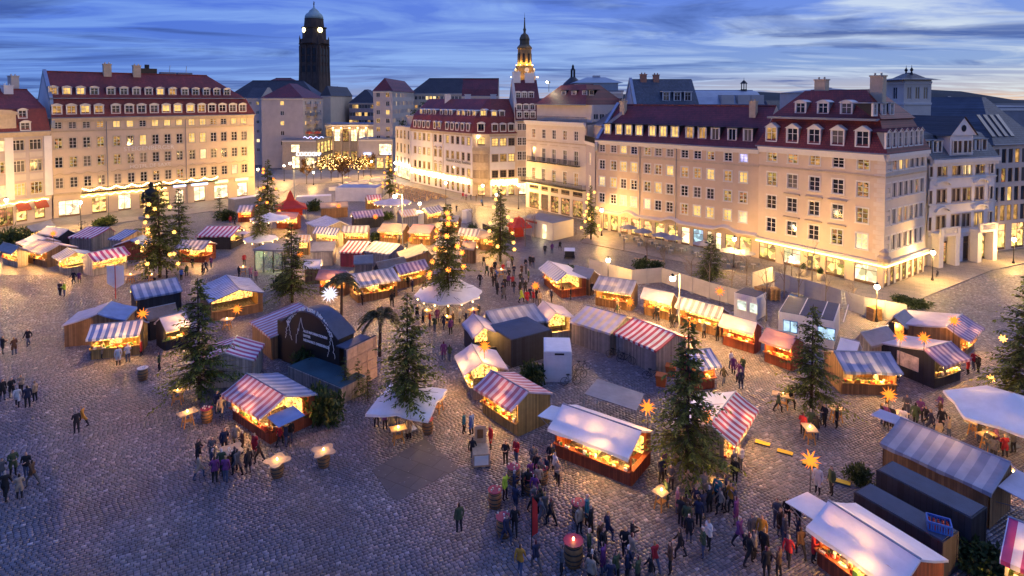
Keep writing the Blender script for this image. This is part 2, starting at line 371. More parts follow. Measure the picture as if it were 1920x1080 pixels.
# far hills under the sky
def ridge(name, pts, d, depth, m):
    b = MB(); prev = None
    for u, v in pts:
        p = Vector(((u-960)/F*d, d, H + (V0-v)/F*d)); q = (p.x*1.25, d+depth, -30); a = (p.x*.9, d-depth, -30)
        if prev: b.face([prev[0], a, tuple(p), prev[1]]); b.face([prev[1], tuple(p), q, prev[2]])
        prev = (a, tuple(p), q)
    o = b.obj(name, m, smooth=True); o['kind'] = 'structure'; return o
M_hill = mat('wooded_hill', (.022, .03, .034), 1, .5, .004, .8, .03)
ridge('hills', [(-500,192),(-100,186),(300,184),(600,186),(1000,185),(1180,176),(1290,169),(1400,171),(1500,176),(1640,172),(1740,168),(1800,171),(1850,179),(1900,187),(2050,190),(2500,192)], 4200, 900, M_hill)
# ================================================================== BUILDING KIT
M_cream = mat('render_cream', (.62, .50, .36), .85, .12, .5, .15, 25)
M_peach = mat('render_peach', (.60, .46, .31), .85, .12, .5, .15, 25)
M_ivory = mat('render_ivory', (.66, .58, .47), .85, .12, .5, .15, 25)
M_white = mat('render_white', (.72, .69, .66), .8, .1, .6, .1, 25)
M_lilac = mat('render_grey_lilac', (.42, .37, .36), .85, .12, .5, .15, 25)
M_greyw = mat('render_grey', (.50, .45, .40), .85, .15, .4, .1, 20)
M_stone = mat('sandstone', (.52, .42, .29), .8, .2, 1.5, .2, 12)
M_trim = mat('painted_trim', (.74, .70, .62), .65, .08, 2)
M_frame = mat('window_frame_paint', (.66, .63, .58), .5, .08, 3)
M_frameb = mat('window_frame_brown', (.16, .10, .06), .5, .15, 3)
M_red = tiles('red_clay_tiles', (.29, .042, .026)); M_redd = tiles('dark_red_tiles', (.215, .032, .036))
M_slate = tiles('blue_slate', (.10, .12, .15), .45); M_dark = tiles('dark_slate', (.055, .05, .055), .5)
M_zinc = mat('zinc_sheet', (.30, .34, .40), .35, .15, .8, 0, 20, .7); M_lead = mat('grey_lead', (.20, .22, .26), .5, .2, .8, 0, 20, .3)
M_black = mat('black_steel', (.015, .015, .017), .45, .2, 3); M_iron = mat('dark_iron', (.03, .03, .032), .5, .2, 3, 0, 20, .6)
def glassmat():
    m, n, l, b = nodes_of('window_glass'); MATS['window_glass'] = m
    oi = n.new('ShaderNodeObjectInfo'); r = n.new('ShaderNodeValToRGB'); r.color_ramp.elements[0].color = (.010, .012, .018, 1); r.color_ramp.elements[1].color = (.16, .14, .12, 1); r.color_ramp.elements.new(.6).color = (.022, .022, .028, 1)
    l.new(oi.outputs['Random'], r.inputs[0]); l.new(r.outputs[0], b.inputs['Base Color']); b.inputs['Roughness'].default_value = .07; b.inputs['Specular IOR Level'].default_value = .9
    tc = n.new('ShaderNodeTexCoord'); nz = n.new('ShaderNodeTexNoise'); nz.inputs['Scale'].default_value = 1.3; l.new(tc.outputs['Object'], nz.inputs['Vector'])
    bp = n.new('ShaderNodeBump'); bp.inputs['Strength'].default_value = .06; l.new(nz.outputs[0], bp.inputs['Height']); l.new(bp.outputs[0], b.inputs['Normal']); return m
M_glass = glassmat()
M_lit = emit('lit_room', (1, .60, .18), .95, .45, .9); M_litw = emit('lit_room_bright', (1, .72, .34), 1.25, .4, .8)
M_litd = emit('lit_room_dim', (1, .52, .16), .42, .75, 1.3); M_spark = emit('lit_room_candles', (1, .55, .18), .30, 1.0, 2.6, True)
M_shop = emit('shop_display', (1, .62, .20), 1.15, .75, 1.6, True); M_shopw = emit('shop_display_white', (1, .76, .42), 1.6, .6, 1.2, True)
M_shopd = emit('shop_display_dim', (1, .55, .18), .45, .9, 2.0, True)
M_bulb = emit('warm_bulb', (1, .60, .20), 16); M_bulbw = emit('white_bulb', (1, .86, .62), 30); M_strip = emit('light_strip_glow', (1, .62, .18), 9)
M_neonw = emit('white_sign_light', (.85, .90, 1), 3.2); M_neonb = emit('blue_white_sign_light', (.55, .62, 1), 2.6)

class Bld:
    """a building: Empty at the left foot of its front, x along the front, y into the block"""
    def __init__(s, name, label, A, B, eave, D, cat='building'):
        s.A, s.B = Vector((A.x, A.y, 0)), Vector((B.x, B.y, 0)); d = s.B-s.A; s.L = d.length; s.dr = d.normalized(); s.rz = math.atan2(d.y, d.x)
        s.E = eave; s.D = D; s.e = thing(name, label, cat, s.A, s.rz)
        s.inn = Vector((-s.dr.y, s.dr.x, 0))
    def face(s, which='F'):
        """world origin, direction, local place, local turn and length of one side"""
        if which == 'F': return s.A, s.dr, (0, 0, 0), 0.0, s.L
        if which == 'R': return s.B, s.inn, (s.L, 0, 0), math.pi/2, s.D
        return s.A + s.inn*s.D, -s.inn, (0, s.D, 0), -math.pi/2, s.D
    def x(s, u, v=380, which='F'): o, d, *_ = s.face(which); return on_face(o, d, u, v)[0]
    def z(s, u, v, which='F'): o, d, *_ = s.face(which); return on_face(o, d, u, v)[1]
_wm = {}
def window_mesh(w, h, style):
    k = (round(w, 2), round(h, 2), style)
    if k in _wm: return _wm[k]
    b = MB(); t = .07; cm, fm = (0, 1)
    if 'n' not in style:                                            # architrave and sill, proud of the wall
        s = .13
        b.box(-w/2-s, -.05, -.02, -w/2, .02, h, fm); b.box(w/2, -.05, -.02, w/2+s, .02, h, fm)
        b.box(-w/2-s, -.06, h, w/2+s, .02, h+s*1.2, fm); b.box(-w/2-s-.05, -.12, -.12, w/2+s+.05, .02, -.02, fm)
    y0, y1 = .07, .14
    b.box(-w/2, y0, 0, -w/2+t, y1, h); b.box(w/2-t, y0, 0, w/2, y1, h); b.box(-w/2+t, y0, 0, w/2-t, y1, t); b.box(-w/2+t, y0, h-t, w/2-t, y1, h)
    mull = {'x': (1, [.62]), 'g': (1, [.33, .66]), 's': (0, []), 'm': (1, []), 'k': (2, [.7]), 'f': (1, [.25, .5, .75])}[style[0]]
    for i in range(mull[0]): xx = -w/2 + w*(i+1)/(mull[0]+1); b.box(xx-.04, y0-.01, t, xx+.04, y1-.01, h-t)
    for f in mull[1]: b.box(-w/2+t, y0+.01, h*f-.03, w/2-t, y1-.02, h*f+.03)
    fr = b.mesh('window', [M_frameb if 'b' in style else M_frame, M_stone if 'c' in style else M_trim])
    p = MB(); p.face([(-w/2+.02, .12, .02), (w/2-.02, .12, .02), (w/2-.02, .12, h-.02), (-w/2+.02, .12, h-.02)])
    _wm[k] = (fr, p.mesh('pane', M_glass)); return _wm[k]
def set_mat(o, m):
    o.material_slots[0].link = 'OBJECT'; o.material_slots[0].material = m
def put_window(parent, loc, rz, w, h, style='x', lit=None):
    fr, pn = window_mesh(w, h, style)
    o = OB('window', fr, parent, loc, rz); p = OB('pane', pn, o)
    if lit is not None: set_mat(p, lit)
    return o
def pick_lit(r, ratio):
    if r.random() > ratio: return M_spark if r.random() < .16 else None
    return r.choice([M_lit, M_lit, M_litd, M_litd, M_litw, M_spark])
def wall(bd, which, z0, z1, ops, m, x0=0.0, x1=None, reveal=.2, name='wall', back=None):
    """one side of a building with real openings; ops = (x0, x1, z0, z1)"""
    o, d, loc, rz, L = bd.face(which); x1 = L if x1 is None else x1
    xs = sorted({x0, x1, *[a for q in ops for a in q[:2] if x0 < a < x1]}); zs = sorted({z0, z1, *[a for q in ops for a in q[2:4] if z0 < a < z1]})
    b = MB()
    for i in range(len(xs)-1):
        for j in range(len(zs)-1):
            cx_, cz = (xs[i]+xs[i+1])/2, (zs[j]+zs[j+1])/2
            if any(q[0] < cx_ < q[1] and q[2] < cz < q[3] for q in ops): continue
            b.face([(xs[i], 0, zs[j]), (xs[i+1], 0, zs[j]), (xs[i+1], 0, zs[j+1]), (xs[i], 0, zs[j+1])])
    for q in ops:
        a, c, e, f = q[:4]
        for pts in (((a,0,e),(a,reveal,e),(a,reveal,f),(a,0,f)), ((c,0,e),(c,0,f),(c,reveal,f),(c,reveal,e)), ((a,0,f),(a,reveal,f),(c,reveal,f),(c,0,f)), ((a,0,e),(c,0,e),(c,reveal,e),(a,reveal,e))): b.face(pts)
    b.face([(x0, .45, z0), (x1, .45, z0), (x1, .45, z1), (x0, .45, z1)])   # inner skin, so that no light leaks through
    return b.obj(name, m, bd.e, loc, rz)
def local(bd, which, x, y, z):
    _, _, loc, rz, _ = bd.face(which); c, s_ = math.cos(rz), math.sin(rz)
    return (loc[0]+x*c-y*s_, loc[1]+x*s_+y*c, z)
def facade(bd, which, z0, z1, m, xs, rows, w, style='x', ratio=.25, seed=1, shops=(), name='wall', x0=0.0, x1=None, wl_=None, skip=()):
    """a wall with a grid of windows: xs centres, rows = (sill, head); shops = (x0, x1, z0, z1, material)"""
    r = random.Random(seed); ops = [];
    for j, (a, c) in enumerate(rows):
        for i, x in enumerate(xs):
            if (i, j) in skip: continue
            ops.append((x-w/2, x+w/2, a, c, i, j))
    wall(bd, which, z0, z1, [q[:4] for q in ops] + [q[:4] for q in shops], m, x0, x1, name=name)
    rz = bd.face(which)[3]
    for a, c, e, f, i, j in ops:
        lit = (wl_ or {}).get((i, j), 0)
        put_window(bd.e, local(bd, which, (a+c)/2, 0, e), rz, c-a, f-e, style, pick_lit(r, ratio) if lit == 0 else lit)
    for q in shops: shop(bd, which, q)
def shop(bd, which, q, out=0.0):
    a, c, e, f, m = q; w = c-a; h = f-e; b = MB(); t = .08
    b.box(-w/2, .1, 0, -w/2+t, .2, h); b.box(w/2-t, .1, 0, w/2, .2, h); b.box(-w/2+t, .1, h-t, w/2-t, .2, h); b.box(-w/2+t, .1, 0, w/2-t, .2, .35)
    k = max(1, round(w/1.3))
    for i in range(1, k): b.box(-w/2+w*i/k-.03, .11, .35, -w/2+w*i/k+.03, .19, h-t)
    b.box(-w/2+t, .105, h*.74-.03, w/2-t, .195, h*.74+.03)
    o = b.obj('shop_window', M_frameb, bd.e, local(bd, which, (a+c)/2, -out, e), bd.face(which)[3])
    p = MB(); p.face([(-w/2+.03, .17, .1), (w/2-.03, .17, .1), (w/2-.03, .17, h-.03), (-w/2+.03, .17, h-.03)]); p.obj('pane', m or M_glass, o)
def band(bd, which, z, h, out, m, x0=0.0, x1=None, name='cornice'):
    _, _, loc, rz, L = bd.face(which); x1 = L if x1 is None else x1
    b = MB(); b.box(x0, -out, z, x1, -.002, z+h*.55); b.box(x0, -out*.6, z-h*.45, x1, -.002, z-.001); return b.obj(name, m, bd.e, loc, rz)
def roof(bd, prof, hl=True, hr=True, m=None, mw=None, oh=.35, name='roof', D=None):
    """prof = (inset, height) rings from eave to ridge; an end without a hip becomes a gable"""
    D = D or bd.D; L = bd.L; b = MB(); rings = []
    for i, (t, z) in enumerate(prof):
        a = -oh if (i == 0 and hl) else (t if hl else 0); c = -oh if (i == 0 and hr) else (t if hr else 0); y = t if i else -oh; yb = D-t if i else D+oh
        y, yb = min(y, D/2), max(yb, D/2); rings.append([(a, y, z), (L-c, y, z), (L-c, yb, z), (a, yb, z)])
    for p, q in zip(rings, rings[1:]):
        for k in range(4):
            k2 = (k+1) % 4; b.face([p[k], p[k2], q[k2], q[k]], 1 if (k == 1 and not hr) or (k == 3 and not hl) else 0)
    b.face(rings[-1]); b.face(rings[0][::-1])
    o = b.obj(name, [m, mw or M_cream], bd.e); bd.prof = [(r_[0][1], r_[0][2]) for r_ in rings]
    g = MB()                                                        # ridge tiles and gutter
    a, c = rings[-1][0], rings[-1][1]; g.tube((a[0], (rings[-1][0][1]+rings[-1][3][1])/2, a[2]), (c[0], (rings[-1][0][1]+rings[-1][3][1])/2, c[2]), .16, n=6)
    g.obj('ridge_tiles', m, o)
    g = MB(); p = rings[0]; g.tube((p[0][0], p[0][1]-.08, p[0][2]), (p[1][0], p[1][1]-.08, p[1][2]), .11, n=6); g.obj('gutter', M_lead, o)
    return o
_dm = {}
def dormer_mesh(w, h, dep, kind, m, mf):
    k = (round(w, 2), round(h, 2), round(dep, 2), kind, m.name, mf.name)
    if k in _dm: return _dm[k]
    b = MB(); s = .16; W = w/2+s
    b.box(-W, 0, -.1, -w/2, .25, h+.02, 1); b.box(w/2, 0, -.1, W, .25, h+.02, 1); b.box(-w/2, 0, -.1, w/2, .25, .1, 1); b.box(-w/2, 0, h-.06, w/2, .25, h+.02, 1)
    b.face([(-W+.02, .25, -.1), (-W+.02, dep, h), (-W+.02, .25, h)], 2); b.face([(W-.02, .25, -.1), (W-.02, .25, h), (W-.02, dep, h)], 2)
    o = .12
    if kind == 'gable':
        t = h + w*.38
        b.face([(-W, 0, h+.02), (W, 0, h+.02), (0, 0, t)], 1)
        b.raw([(-W-o, -.12, h-.02), (0, -.12, t+.08), (W+o, -.12, h-.02), (-W-o, dep+.4, h-.02), (0, dep+.7, t+.08), (W+o, dep+.4, h-.02)], [(0, 1, 4, 3), (1, 2, 5, 4)], 0)
        b.raw([(-W-o, -.12, h-.10), (0, -.12, t), (W+o, -.12, h-.10), (-W-o, -.12, h-.02), (0, -.12, t+.08), (W+o, -.12, h-.02)], [(0, 1, 4, 3), (1, 2, 5, 4)], 1)
    elif kind == 'arch':
        n = 6; pts = [(-W-o + (2*W+2*o)*i/n, h + .06 + math.sin(math.pi*i/n)*w*.26) for i in range(n+1)]
        b.face([(-W, 0, h+.02), (W, 0, h+.02)] + [(x*.93, 0, z-.06) for x, z in reversed(pts[1:-1])], 1)
        for (x, z), (x2, z2) in zip(pts, pts[1:]): b.face([(x, -.12, z), (x2, -.12, z2), (x2, dep+.4, z2), (x, dep+.4, z)], 0); b.face([(x, -.12, z-.1), (x2, -.12, z2-.1), (x2, -.12, z2), (x, -.12, z)], 1)
    else:
        b.box(-W-o, -.15, h+.03, W+o, dep+.5, h+.15, 0)
    _dm[k] = b.mesh('dormer', [m, mf, M_lead if kind != 'flat' else M_black]); return _dm[k]
def dormer(bd, which, x, y, z, w, h, dep, kind='arch', m=None, lit=None, mf=None, style='xn'):
    for (y0, z0), (y1, z1) in zip(getattr(bd, 'prof', []), getattr(bd, 'prof', [])[1:]):   # stand the front on the roof slope
        if z0 <= z+.1 < z1: y = y0+(y1-y0)*(z+.1-z0)/(z1-z0)-.06; dep = max(dep, (y1-y0)*h/(z1-z0)+.2); break
    o = OB('dormer', dormer_mesh(w, h, dep, kind, m or M_red, mf or M_trim), bd.e, local(bd, which, x, y, z), bd.face(which)[3])
    put_window(o, (0, .05, .02), 0, w, h-.08, style, lit); return o
def chimney(bd, x, y, z, w=1.0, d=.8, h=1.6, m=None):
    b = MB(); b.box(x-w/2, y-d/2, z-1.5, x+w/2, y+d/2, z+h); b.box(x-w/2-.1, y-d/2-.1, z+h, x+w/2+.1, y+d/2+.1, z+h+.18)
    for k in (-.25, .25): b.tube((x+k*w, y, z+h+.18), (x+k*w, y, z+h+.5), .13, n=6)
    return b.obj('chimney', m or M_stone, bd.e)
def shell(bd, z1, m, sides='LBR'):
    b = MB(); L, D = bd.L, bd.D
    if 'L' in sides: b.box(0, .5, 0, .3, D, z1)
    if 'R' in sides: b.box(L-.3, .5, 0, L, D, z1)
    if 'B' in sides: b.box(.3, D-.3, 0, L-.3, D, z1)
    return b.obj('side_walls', m, bd.e)
def downpipe(bd, which, x, z1):
    b = MB(); b.tube((x, -.12, .1), (x, -.12, z1), .07, n=6); return b.obj('downpipe', M_lead, bd.e, bd.face(which)[2], bd.face(which)[3])
def party_wall(bd, prof, x, D=None, m=None, up=.45):
    D = D or bd.D; pts = [(min(t, D/2), z) for t, z in prof]; pts = [(pts[0][0]-.45, pts[0][1]-1.2)] + pts; pts += [(D-t, z) for t, z in reversed(pts[:-1])]
    b = MB()
    for (y, z), (y2, z2) in zip(pts, pts[1:]): b.raw([(x-.3, y, z-.8), (x+.3, y, z-.8), (x+.3, y, z+up), (x-.3, y, z+up), (x-.3, y2, z2-.8), (x+.3, y2, z2-.8), (x+.3, y2, z2+up), (x-.3, y2, z2+up)], [(0,1,2,3),(7,6,5,4),(3,2,6,7),(0,3,7,4),(1,5,6,2)])
    return b.obj('party_wall', m or M_zinc, bd.e)
def lights_row(bd, which, pts, r=.05, name='string_light'):
    b = MB()
    for x, y, z in pts: b.box(x-r, y-r, z-r, x+r, y+r, z+r)
    return b.obj(name, M_bulb, bd.e, bd.face(which)[2], bd.face(which)[3])
# ================================================================== THE HOUSES ROUND THE SQUARE
def bpx(name, label, a, b, eave, D): 
    A, B = G(*a), G(*b); E = (zat(eave[0][0], eave[0][1], A) + zat(eave[1][0], eave[1][1], B))/2
    return Bld(name, label, A, B, E, D)
# ---- far left: grey-beige house with panels
b = bpx('panelled_house', 'grey beige baroque house with red mansard roof and red awnings, beside the hotel', (-75, 440), (98, 411), ((-75, 258), (98, 240)), 14)
E = b.E; xs = [b.x(u, 300) for u in (-25, 4, 35, 67.5)]; xs[0] = max(xs[0], 1.2)
rows = [(b.z(67, v2), b.z(67, v1)) for v1, v2 in ((261, 280), (299, 320), (341, 363))]
sx = [b.x(u, 400) for u in (-18, 10, 41, 58, 75)]
facade(b, 'F', 0, E-.6, M_lilac, xs, rows, 2.0, 'kc', .45, 3, [(sx[0]-1.2, sx[0]+1.2, .3, 3.4, M_shop), (sx[1]-1.3, sx[1]+1.3, .1, 3.6, M_shopd), (sx[2]-.9, sx[2]+.9, .5, 3.2, M_shop), (sx[4]-.9, sx[4]+.9, .5, 3.2, M_shop)])
shell(b, E-.6, M_lilac)
band(b, 'F', E-.5, .9, .5, M_stone); band(b, 'F', 4.6, .5, .25, M_stone, name='string_course')
for u in (18, 91):
    q = MB(); x = b.x(u, 330); q.box(x-.7, -.14, 4.9, x+.7, -.003, E-1.0); q.obj('pilaster', M_white, b.e)
for xx in xs[2:]:
    for z0, z1 in ((rows[0][0]-.45, rows[1][1]+.55), (rows[1][0]-.45, rows[2][1]+.55)):
        q = MB(); q.box(xx-1.15, -.07, z1, xx+1.15, -.003, z0); q.obj('relief_panel', M_greyw, b.e)
for k in (2, 4):
    q = MB(); q.raw([(-1.1, -1.1, 3.0), (1.1, -1.1, 3.0), (1.1, -.05, 4.1), (-1.1, -.05, 4.1), (-1.1, -1.1, 2.7), (1.1, -1.1, 2.7)], [(0, 1, 2, 3), (4, 5, 1, 0), (0, 3, 4), (1, 5, 2)]); q.obj('awning', mat('red_brown_canvas', (.28, .06, .03), .7), b.e, (sx[k], 0, 0))
lights_row(b, 'F', [(b.L-14+.28*i, -.35, 4.3+.12*math.sin(i*.9)) for i in range(48)], .06)
pr = [(0, E), (1.1, E+.2+4.2), (7, E+8.2)]
roof(b, pr, False, False, M_red, M_lilac)
for u, v, w in ((46, 216, 1.3), (46, 244, 1.5)):
    z = E+2.6 if v == 216 else E+.25; dormer(b, 'F', b.x(u, 230), .95 if v == 216 else .25, z, w, 1.55, 1.6, 'arch', lit=None)
q = MB(); xx = b.x(2, 230); q.box(xx-2.4, -.1, E, xx+2.4, 1.5, E+3.3); q.raw([(xx-2.9, -.4, E+3.3)]+[(xx-2.9*math.cos(math.pi*i/6), -.4, E+3.3+1.0*math.sin(math.pi*i/6)) for i in range(1, 7)]+[(xx-2.9, 2.5, E+3.3)]+[(xx-2.9*math.cos(math.pi*i/6), 2.5, E+3.3+1.0*math.sin(math.pi*i/6)) for i in range(1, 7)], [tuple(range(7))]+[(i, i+7, i+8, i+1) for i in range(6)])
o = q.obj('pediment_dormer', M_stone, b.e); put_window(o, (xx, -.14, E+.6), 0, 1.9, 2.5, 'kn', None)
chimney(b, b.L-4, 6, E+7.4, 1.6, 1, 1.4, M_white); chimney(b, b.L-1.6, 8.5, E+8.6, 1.4, 1.2, 2.2, M_greyw)

# ---- the big hotel
b = bpx('hotel', 'long cream hotel with two rows of white dormers in a red mansard roof', (101, 410), (478, 367), ((90, 221), (477, 215)), 16)
hotel = b; E = b.E
xs = [b.x(u/3, 265) for u in (328, 410, 488, 566, 658, 734, 805, 875, 943, 1010, 1080, 1142, 1202, 1260, 1318, 1373)]
R1, R2, R3, R0 = [(b.z(110, y2), b.z(110, y1)) for y1, y2 in ((259, 279), (295, 315), (334, 353.5), (229, 241.5))]
fl = {(i, 0): M_lit for i in (4, 5, 8, 9, 10, 11)}; fl2 = {(10, 1): M_lit, (11, 1): M_lit, (11, 2): M_litw, (0, 1): M_spark, (4, 1): M_spark}
shp = [(b.x(110, 400), b.x(150, 400), .1, 3.4, M_shopw), (b.x(173, 395), b.x(200, 395), .1, 3.5, M_shop), (b.x(222, 392), b.x(246, 392), .1, 3.5, M_shopw), (b.x(330, 385), b.x(345, 385), .1, 3.3, M_shopw),
       (b.x(364, 380), b.x(385, 380), .1, 3.6, M_shopw), (b.x(402, 377), b.x(428, 377), .1, 3.5, M_shopw), (b.x(445, 373), b.x(464, 373), .1, 3.6, M_shopw), (b.x(262, 388), b.x(280, 388), .1, 3.2, M_shopd), (b.x(300, 388), b.x(318, 388), .1, 3.2, M_shop)]
facade(b, 'F', 0, E-.5, M_cream, xs, [R0, R1, R2, R3], 1.28, 'gc', .14, 5, shp, wl_={**fl, **fl2})
shell(b, E-.5, M_cream)
band(b, 'F', E-.5, .8, .45, M_stone); band(b, 'F', R0[0]-.55, .35, .14, M_stone, name='string_course'); band(b, 'F', 4.75, .5, .25, M_stone, name='string_course')
for xx in xs:                                                       # shallow pediments over the first floor
    q = MB(); z = R3[1]+.65; q.raw([(-1.25, -.2, z), (-.75, -.2, z), (0, -.2, z+.42), (.75, -.2, z), (1.25, -.2, z), (-1.25, -.2, z-.14), (-.75, -.2, z-.14), (0, -.2, z+.25), (.75, -.2, z-.14), (1.25, -.2, z-.14)] + [(x_, 0, z_) for x_, z_ in ((-1.25, z), (-.75, z), (0, z+.42), (.75, z), (1.25, z))],
        [(i, i+1, i+6, i+5) for i in range(4)] + [(i, i+10, i+11, i+1) for i in range(4)]); q.obj('window_pediment', M_stone, b.e, (xx, 0, 0))
for u in (201, 349): downpipe(b, 'F', b.x(u, 300), E-.6)
pr = [(0, E), (1.3, E+3.9), (8, E+9.6)]
roof(b, pr, False, True, M_red, M_white); party_wall(b, pr, .3)
sn = MB(); sn.box(0, .9, E+3.85, b.L-1.5, 1.2, E+4.05); sn.obj('snow_guard', M_lead, b.e)
lr = random.Random(4)
for i, u in enumerate((320, 402, 480, 557, 652, 727, 797, 868, 935, 1001, 1072, 1135, 1193, 1252, 1310, 1365)):
    dormer(b, 'F', b.x(u/3, 206), .35, E+.75, 1.45, 1.75, 1.3, 'arch', M_red, M_lit if i in (2, 8, 9, 10) else (M_litd if i in (0, 1, 3, 11) else None))
for i, u in enumerate((312, 390, 468, 546, 640, 714, 785, 855, 920, 989, 1060, 1120, 1182, 1241, 1298)):
    dormer(b, 'F', b.x(u/3, 172), 2.4, E+4.7, 1.3, 1.5, 1.9, 'arch', M_red, M_lit if i in (1, 2, 8) else (M_litd if i in (0, 9) else None))
chimney(b, b.x(217, 130), 7.5, E+9.4, 1.5, 1.0, 2.0); chimney(b, b.x(274, 130), 7.5, E+9.3, 1.5, 1.0, 2.0)
q = MB(); xx = b.x(295, 130); q.box(xx-2.2, 8.3, E+8, xx+2.2, 11, E+10.9); q.tube((xx+.3, 9, E+10.9), (xx+.3, 9, E+11.8), .5, n=8); q.obj('roof_plant', M_black, b.e)
for du in (340, 372):
    q = MB(); xx = b.x(du, 130); q.box(xx-1.6, 9, E+8, xx+1.6, 11, E+10.2); q.tube((xx, 9, E+9), (xx+.3, 9, E+11.8), .06, n=4); q.obj('roof_vent', M_lead, b.e)
text_mesh('lettering', 'STEIGENBERGER', 1.35, mat('sign_letters', (.78, .76, .72), .4), b.e, (b.x(280, 277), -.14, b.z(280, 281)), 0)
text_mesh('lettering', 'HOTEL DE SAXE', 1.1, MATS['sign_letters'], b.e, (b.x(282, 309), -.14, b.z(282, 313)), 0)
ba = MB(); x0, x1 = b.x(152, 355), b.x(405, 345); ba.box(x0, -1.3, 4.6, x1, -.26, 4.8)
n = 60
for i in range(n+1): xx = x0+(x1-x0)*i/n; ba.box(xx-.03, -1.28, 4.8, xx+.03, -1.22, 5.7)
ba.box(x0, -1.3, 5.7, x1, -1.2, 5.78); ba.obj('balcony', M_iron, b.e)
pts = []
for i in range(260):
    t = i/260; xx = x0+(x1-x0)*t; pts.append((xx, -1.36, 5.75 - .55*abs(math.sin(t*math.pi*9)) + lr.uniform(-.1, .1)))
lights_row(b, 'F', pts, .075, 'garland_light')
lights_row(b, 'F', [(x0+(x1-x0)*.6*i/90, -.3, 4.0-.15*math.sin(i*.7)) for i in range(90)], .06)
for u0, u1, v in ((325, 348, 347), (359, 389, 344), (403, 427, 340), (441, 465, 336)):
    q = MB(); x0, x1 = b.x(u0, v), b.x(u1, v); z = b.z((u0+u1)/2, v); q.box(x0, -.3, z-.35, x1, -.04, z+.35); q.obj('lit_shop_sign', M_neonb if u0 < 400 else emit('green_sign_light', (.75, .95, .45), 1.6), b.e)

# ---- peach corner row on the right: long house, then corner house with a light strip
LA, LB = G(1117, 429), G(1420, 485)
b = Bld('long_peach_house', 'long plain peach house with twelve dark flat dormers over a shop arcade', LA, LB, (zat(1118, 259, LA)+zat(1418, 283, LB))/2, 13)
E = b.E; c10 = (147, 211, 267, 326, 402, 463, 528, 611, 683, 757, 855, 942)
xs = [b.x(1080+u/3, 315) for u in c10]
rows = [(b.z(1214, 100+y2/3), b.z(1214, 100+y1/3)) for y1, y2 in ((530, 572), (622, 675), (722, 776), (820, 874))]
fl = {(3, 1): M_lit, (2, 1): M_lit, (7, 1): M_litd, (8, 1): M_litd, (9, 1): M_lit, (10, 1): M_litd, (11, 1): M_lit, (0, 2): M_litw, (1, 2): M_lit, (2, 3): M_litw, (3, 3): M_litw, (4, 3): M_litw, (8, 3): M_lit, (9, 3): M_lit, (10, 3): M_lit, (11, 3): M_litw, (11, 0): emit('lit_screen', (.5, .45, .9), 1.2, .6, 2), (9, 0): M_spark}
ends = [b.x(u, 430) for u in (1128, 1142, 1161, 1180, 1204, 1225, 1249, 1274, 1296, 1322, 1338, 1356, 1383, 1413)]
sm = [M_shop, M_shop, M_shop, M_shop, M_shop, M_shop, M_shop, M_shopw, emit('blue_shop', (.55, .75, .9), .8, .6, 1.5, True), M_shopw, M_shopw, M_shop, M_shop]
shp = [(ends[i]+.3, ends[i+1]-.3, .05, 3.0, sm[i]) for i in range(13)]
facade(b, 'F', 0, E-.4, M_peach, xs, rows, 1.2, 'g', .1, 8, shp, wl_=fl); shell(b, E-.4, M_peach)
band(b, 'F', E-.4, .7, .4, M_trim); band(b, 'F', rows[0][0]-.5, .25, .1, M_stone, name='string_course')
wv = MB(); n = 90; prev = None                                      # cornice with three waves above the arcade
for i in range(n+1):
    t = i/n; z = 3.45
    for cx_ in (.24, .52, .83): z += .55*max(0, math.cos((t-cx_)*math.pi/.11)) if abs(t-cx_) < .055 else 0
    x_ = b.L*t; cur = [(x_, -.75, z), (x_, -.75, z+.18), (x_, -.003, z+.45), (x_, -.003, z-.1)]
    if prev: [wv.face([prev[k], cur[k], cur[(k+1) % 4], prev[(k+1) % 4]]) for k in range(3)]; wv.face([prev[3], cur[3], cur[0], prev[0]])
    prev = cur
wv.obj('wavy_cornice', M_ivory, b.e)
for u in (1200, 1268): downpipe(b, 'F', b.x(u, 350), E-.5)
pr = [(0, E), (1.5, E+1.6), (6.5, E+6.4)]
roof(b, pr, False, False, M_redd, M_ivory)
for i, u in enumerate((160, 224, 279, 338, 412, 474, 540, 623, 694, 768, 863, 952)):
    dormer(b, 'F', b.x(1080+u/3, 245), .75, E+1.0, 1.15, 1.9, 2.2, 'flat', M_black, M_lit if i < 7 else (M_litd if i < 9 else None), M_frame, 'mn')
chimney(b, 2.5, 5, E+5.6, 1.0, .9, 1.4); chimney(b, b.L-3, 5, E+5.4, 1.0, .9, 1.6)
party_wall(b, pr, .3)

CB = G(1655, 541); 
b = Bld('corner_house', 'cream corner house with tall red mansard roof and a glowing light strip above its shops', LB, CB, (zat(1418, 274, LB)+zat(1659, 288, CB))/2, 1)
E = b.E; inn = b.inn; s_, _ = on_face(CB, inn, 1738, 300); b.D = s_
xs = [b.x(u, 400) for u in (1446, 1484.5, 1526, 1570, 1616.6)]
rows = [(b.z(1616, v2), b.z(1616, v1)) for v1, v2 in ((297, 318), (341, 369), (390, 418), (438, 467))]
fl = {(0, 0): M_spark, (1, 0): M_spark, (2, 0): M_litd, (4, 3): M_litw, (4, 0): M_spark}
zs = b.z(1653, 496); ed = [b.x(u, 470) for u in (1421, 1456, 1467, 1503, 1512, 1540, 1546, 1586, 1600, 1648)]
shp = [(ed[i]+.15, ed[i+1]-.15, .1, zs-.45, M_shopw if i in (2, 8) else M_shop) for i in (0, 2, 4, 6, 8)]
facade(b, 'F', 0, E-.5, M_cream, xs, rows, 1.45, 'g', .0, 2, shp, wl_=fl)
ys = [b.x(1400+u*.361, 400, 'R') for u in (732, 764, 795, 824, 852, 879, 905)]
D = b.D; nsh = 7; fl = {(2, 0): M_lit, (3, 0): M_litd}
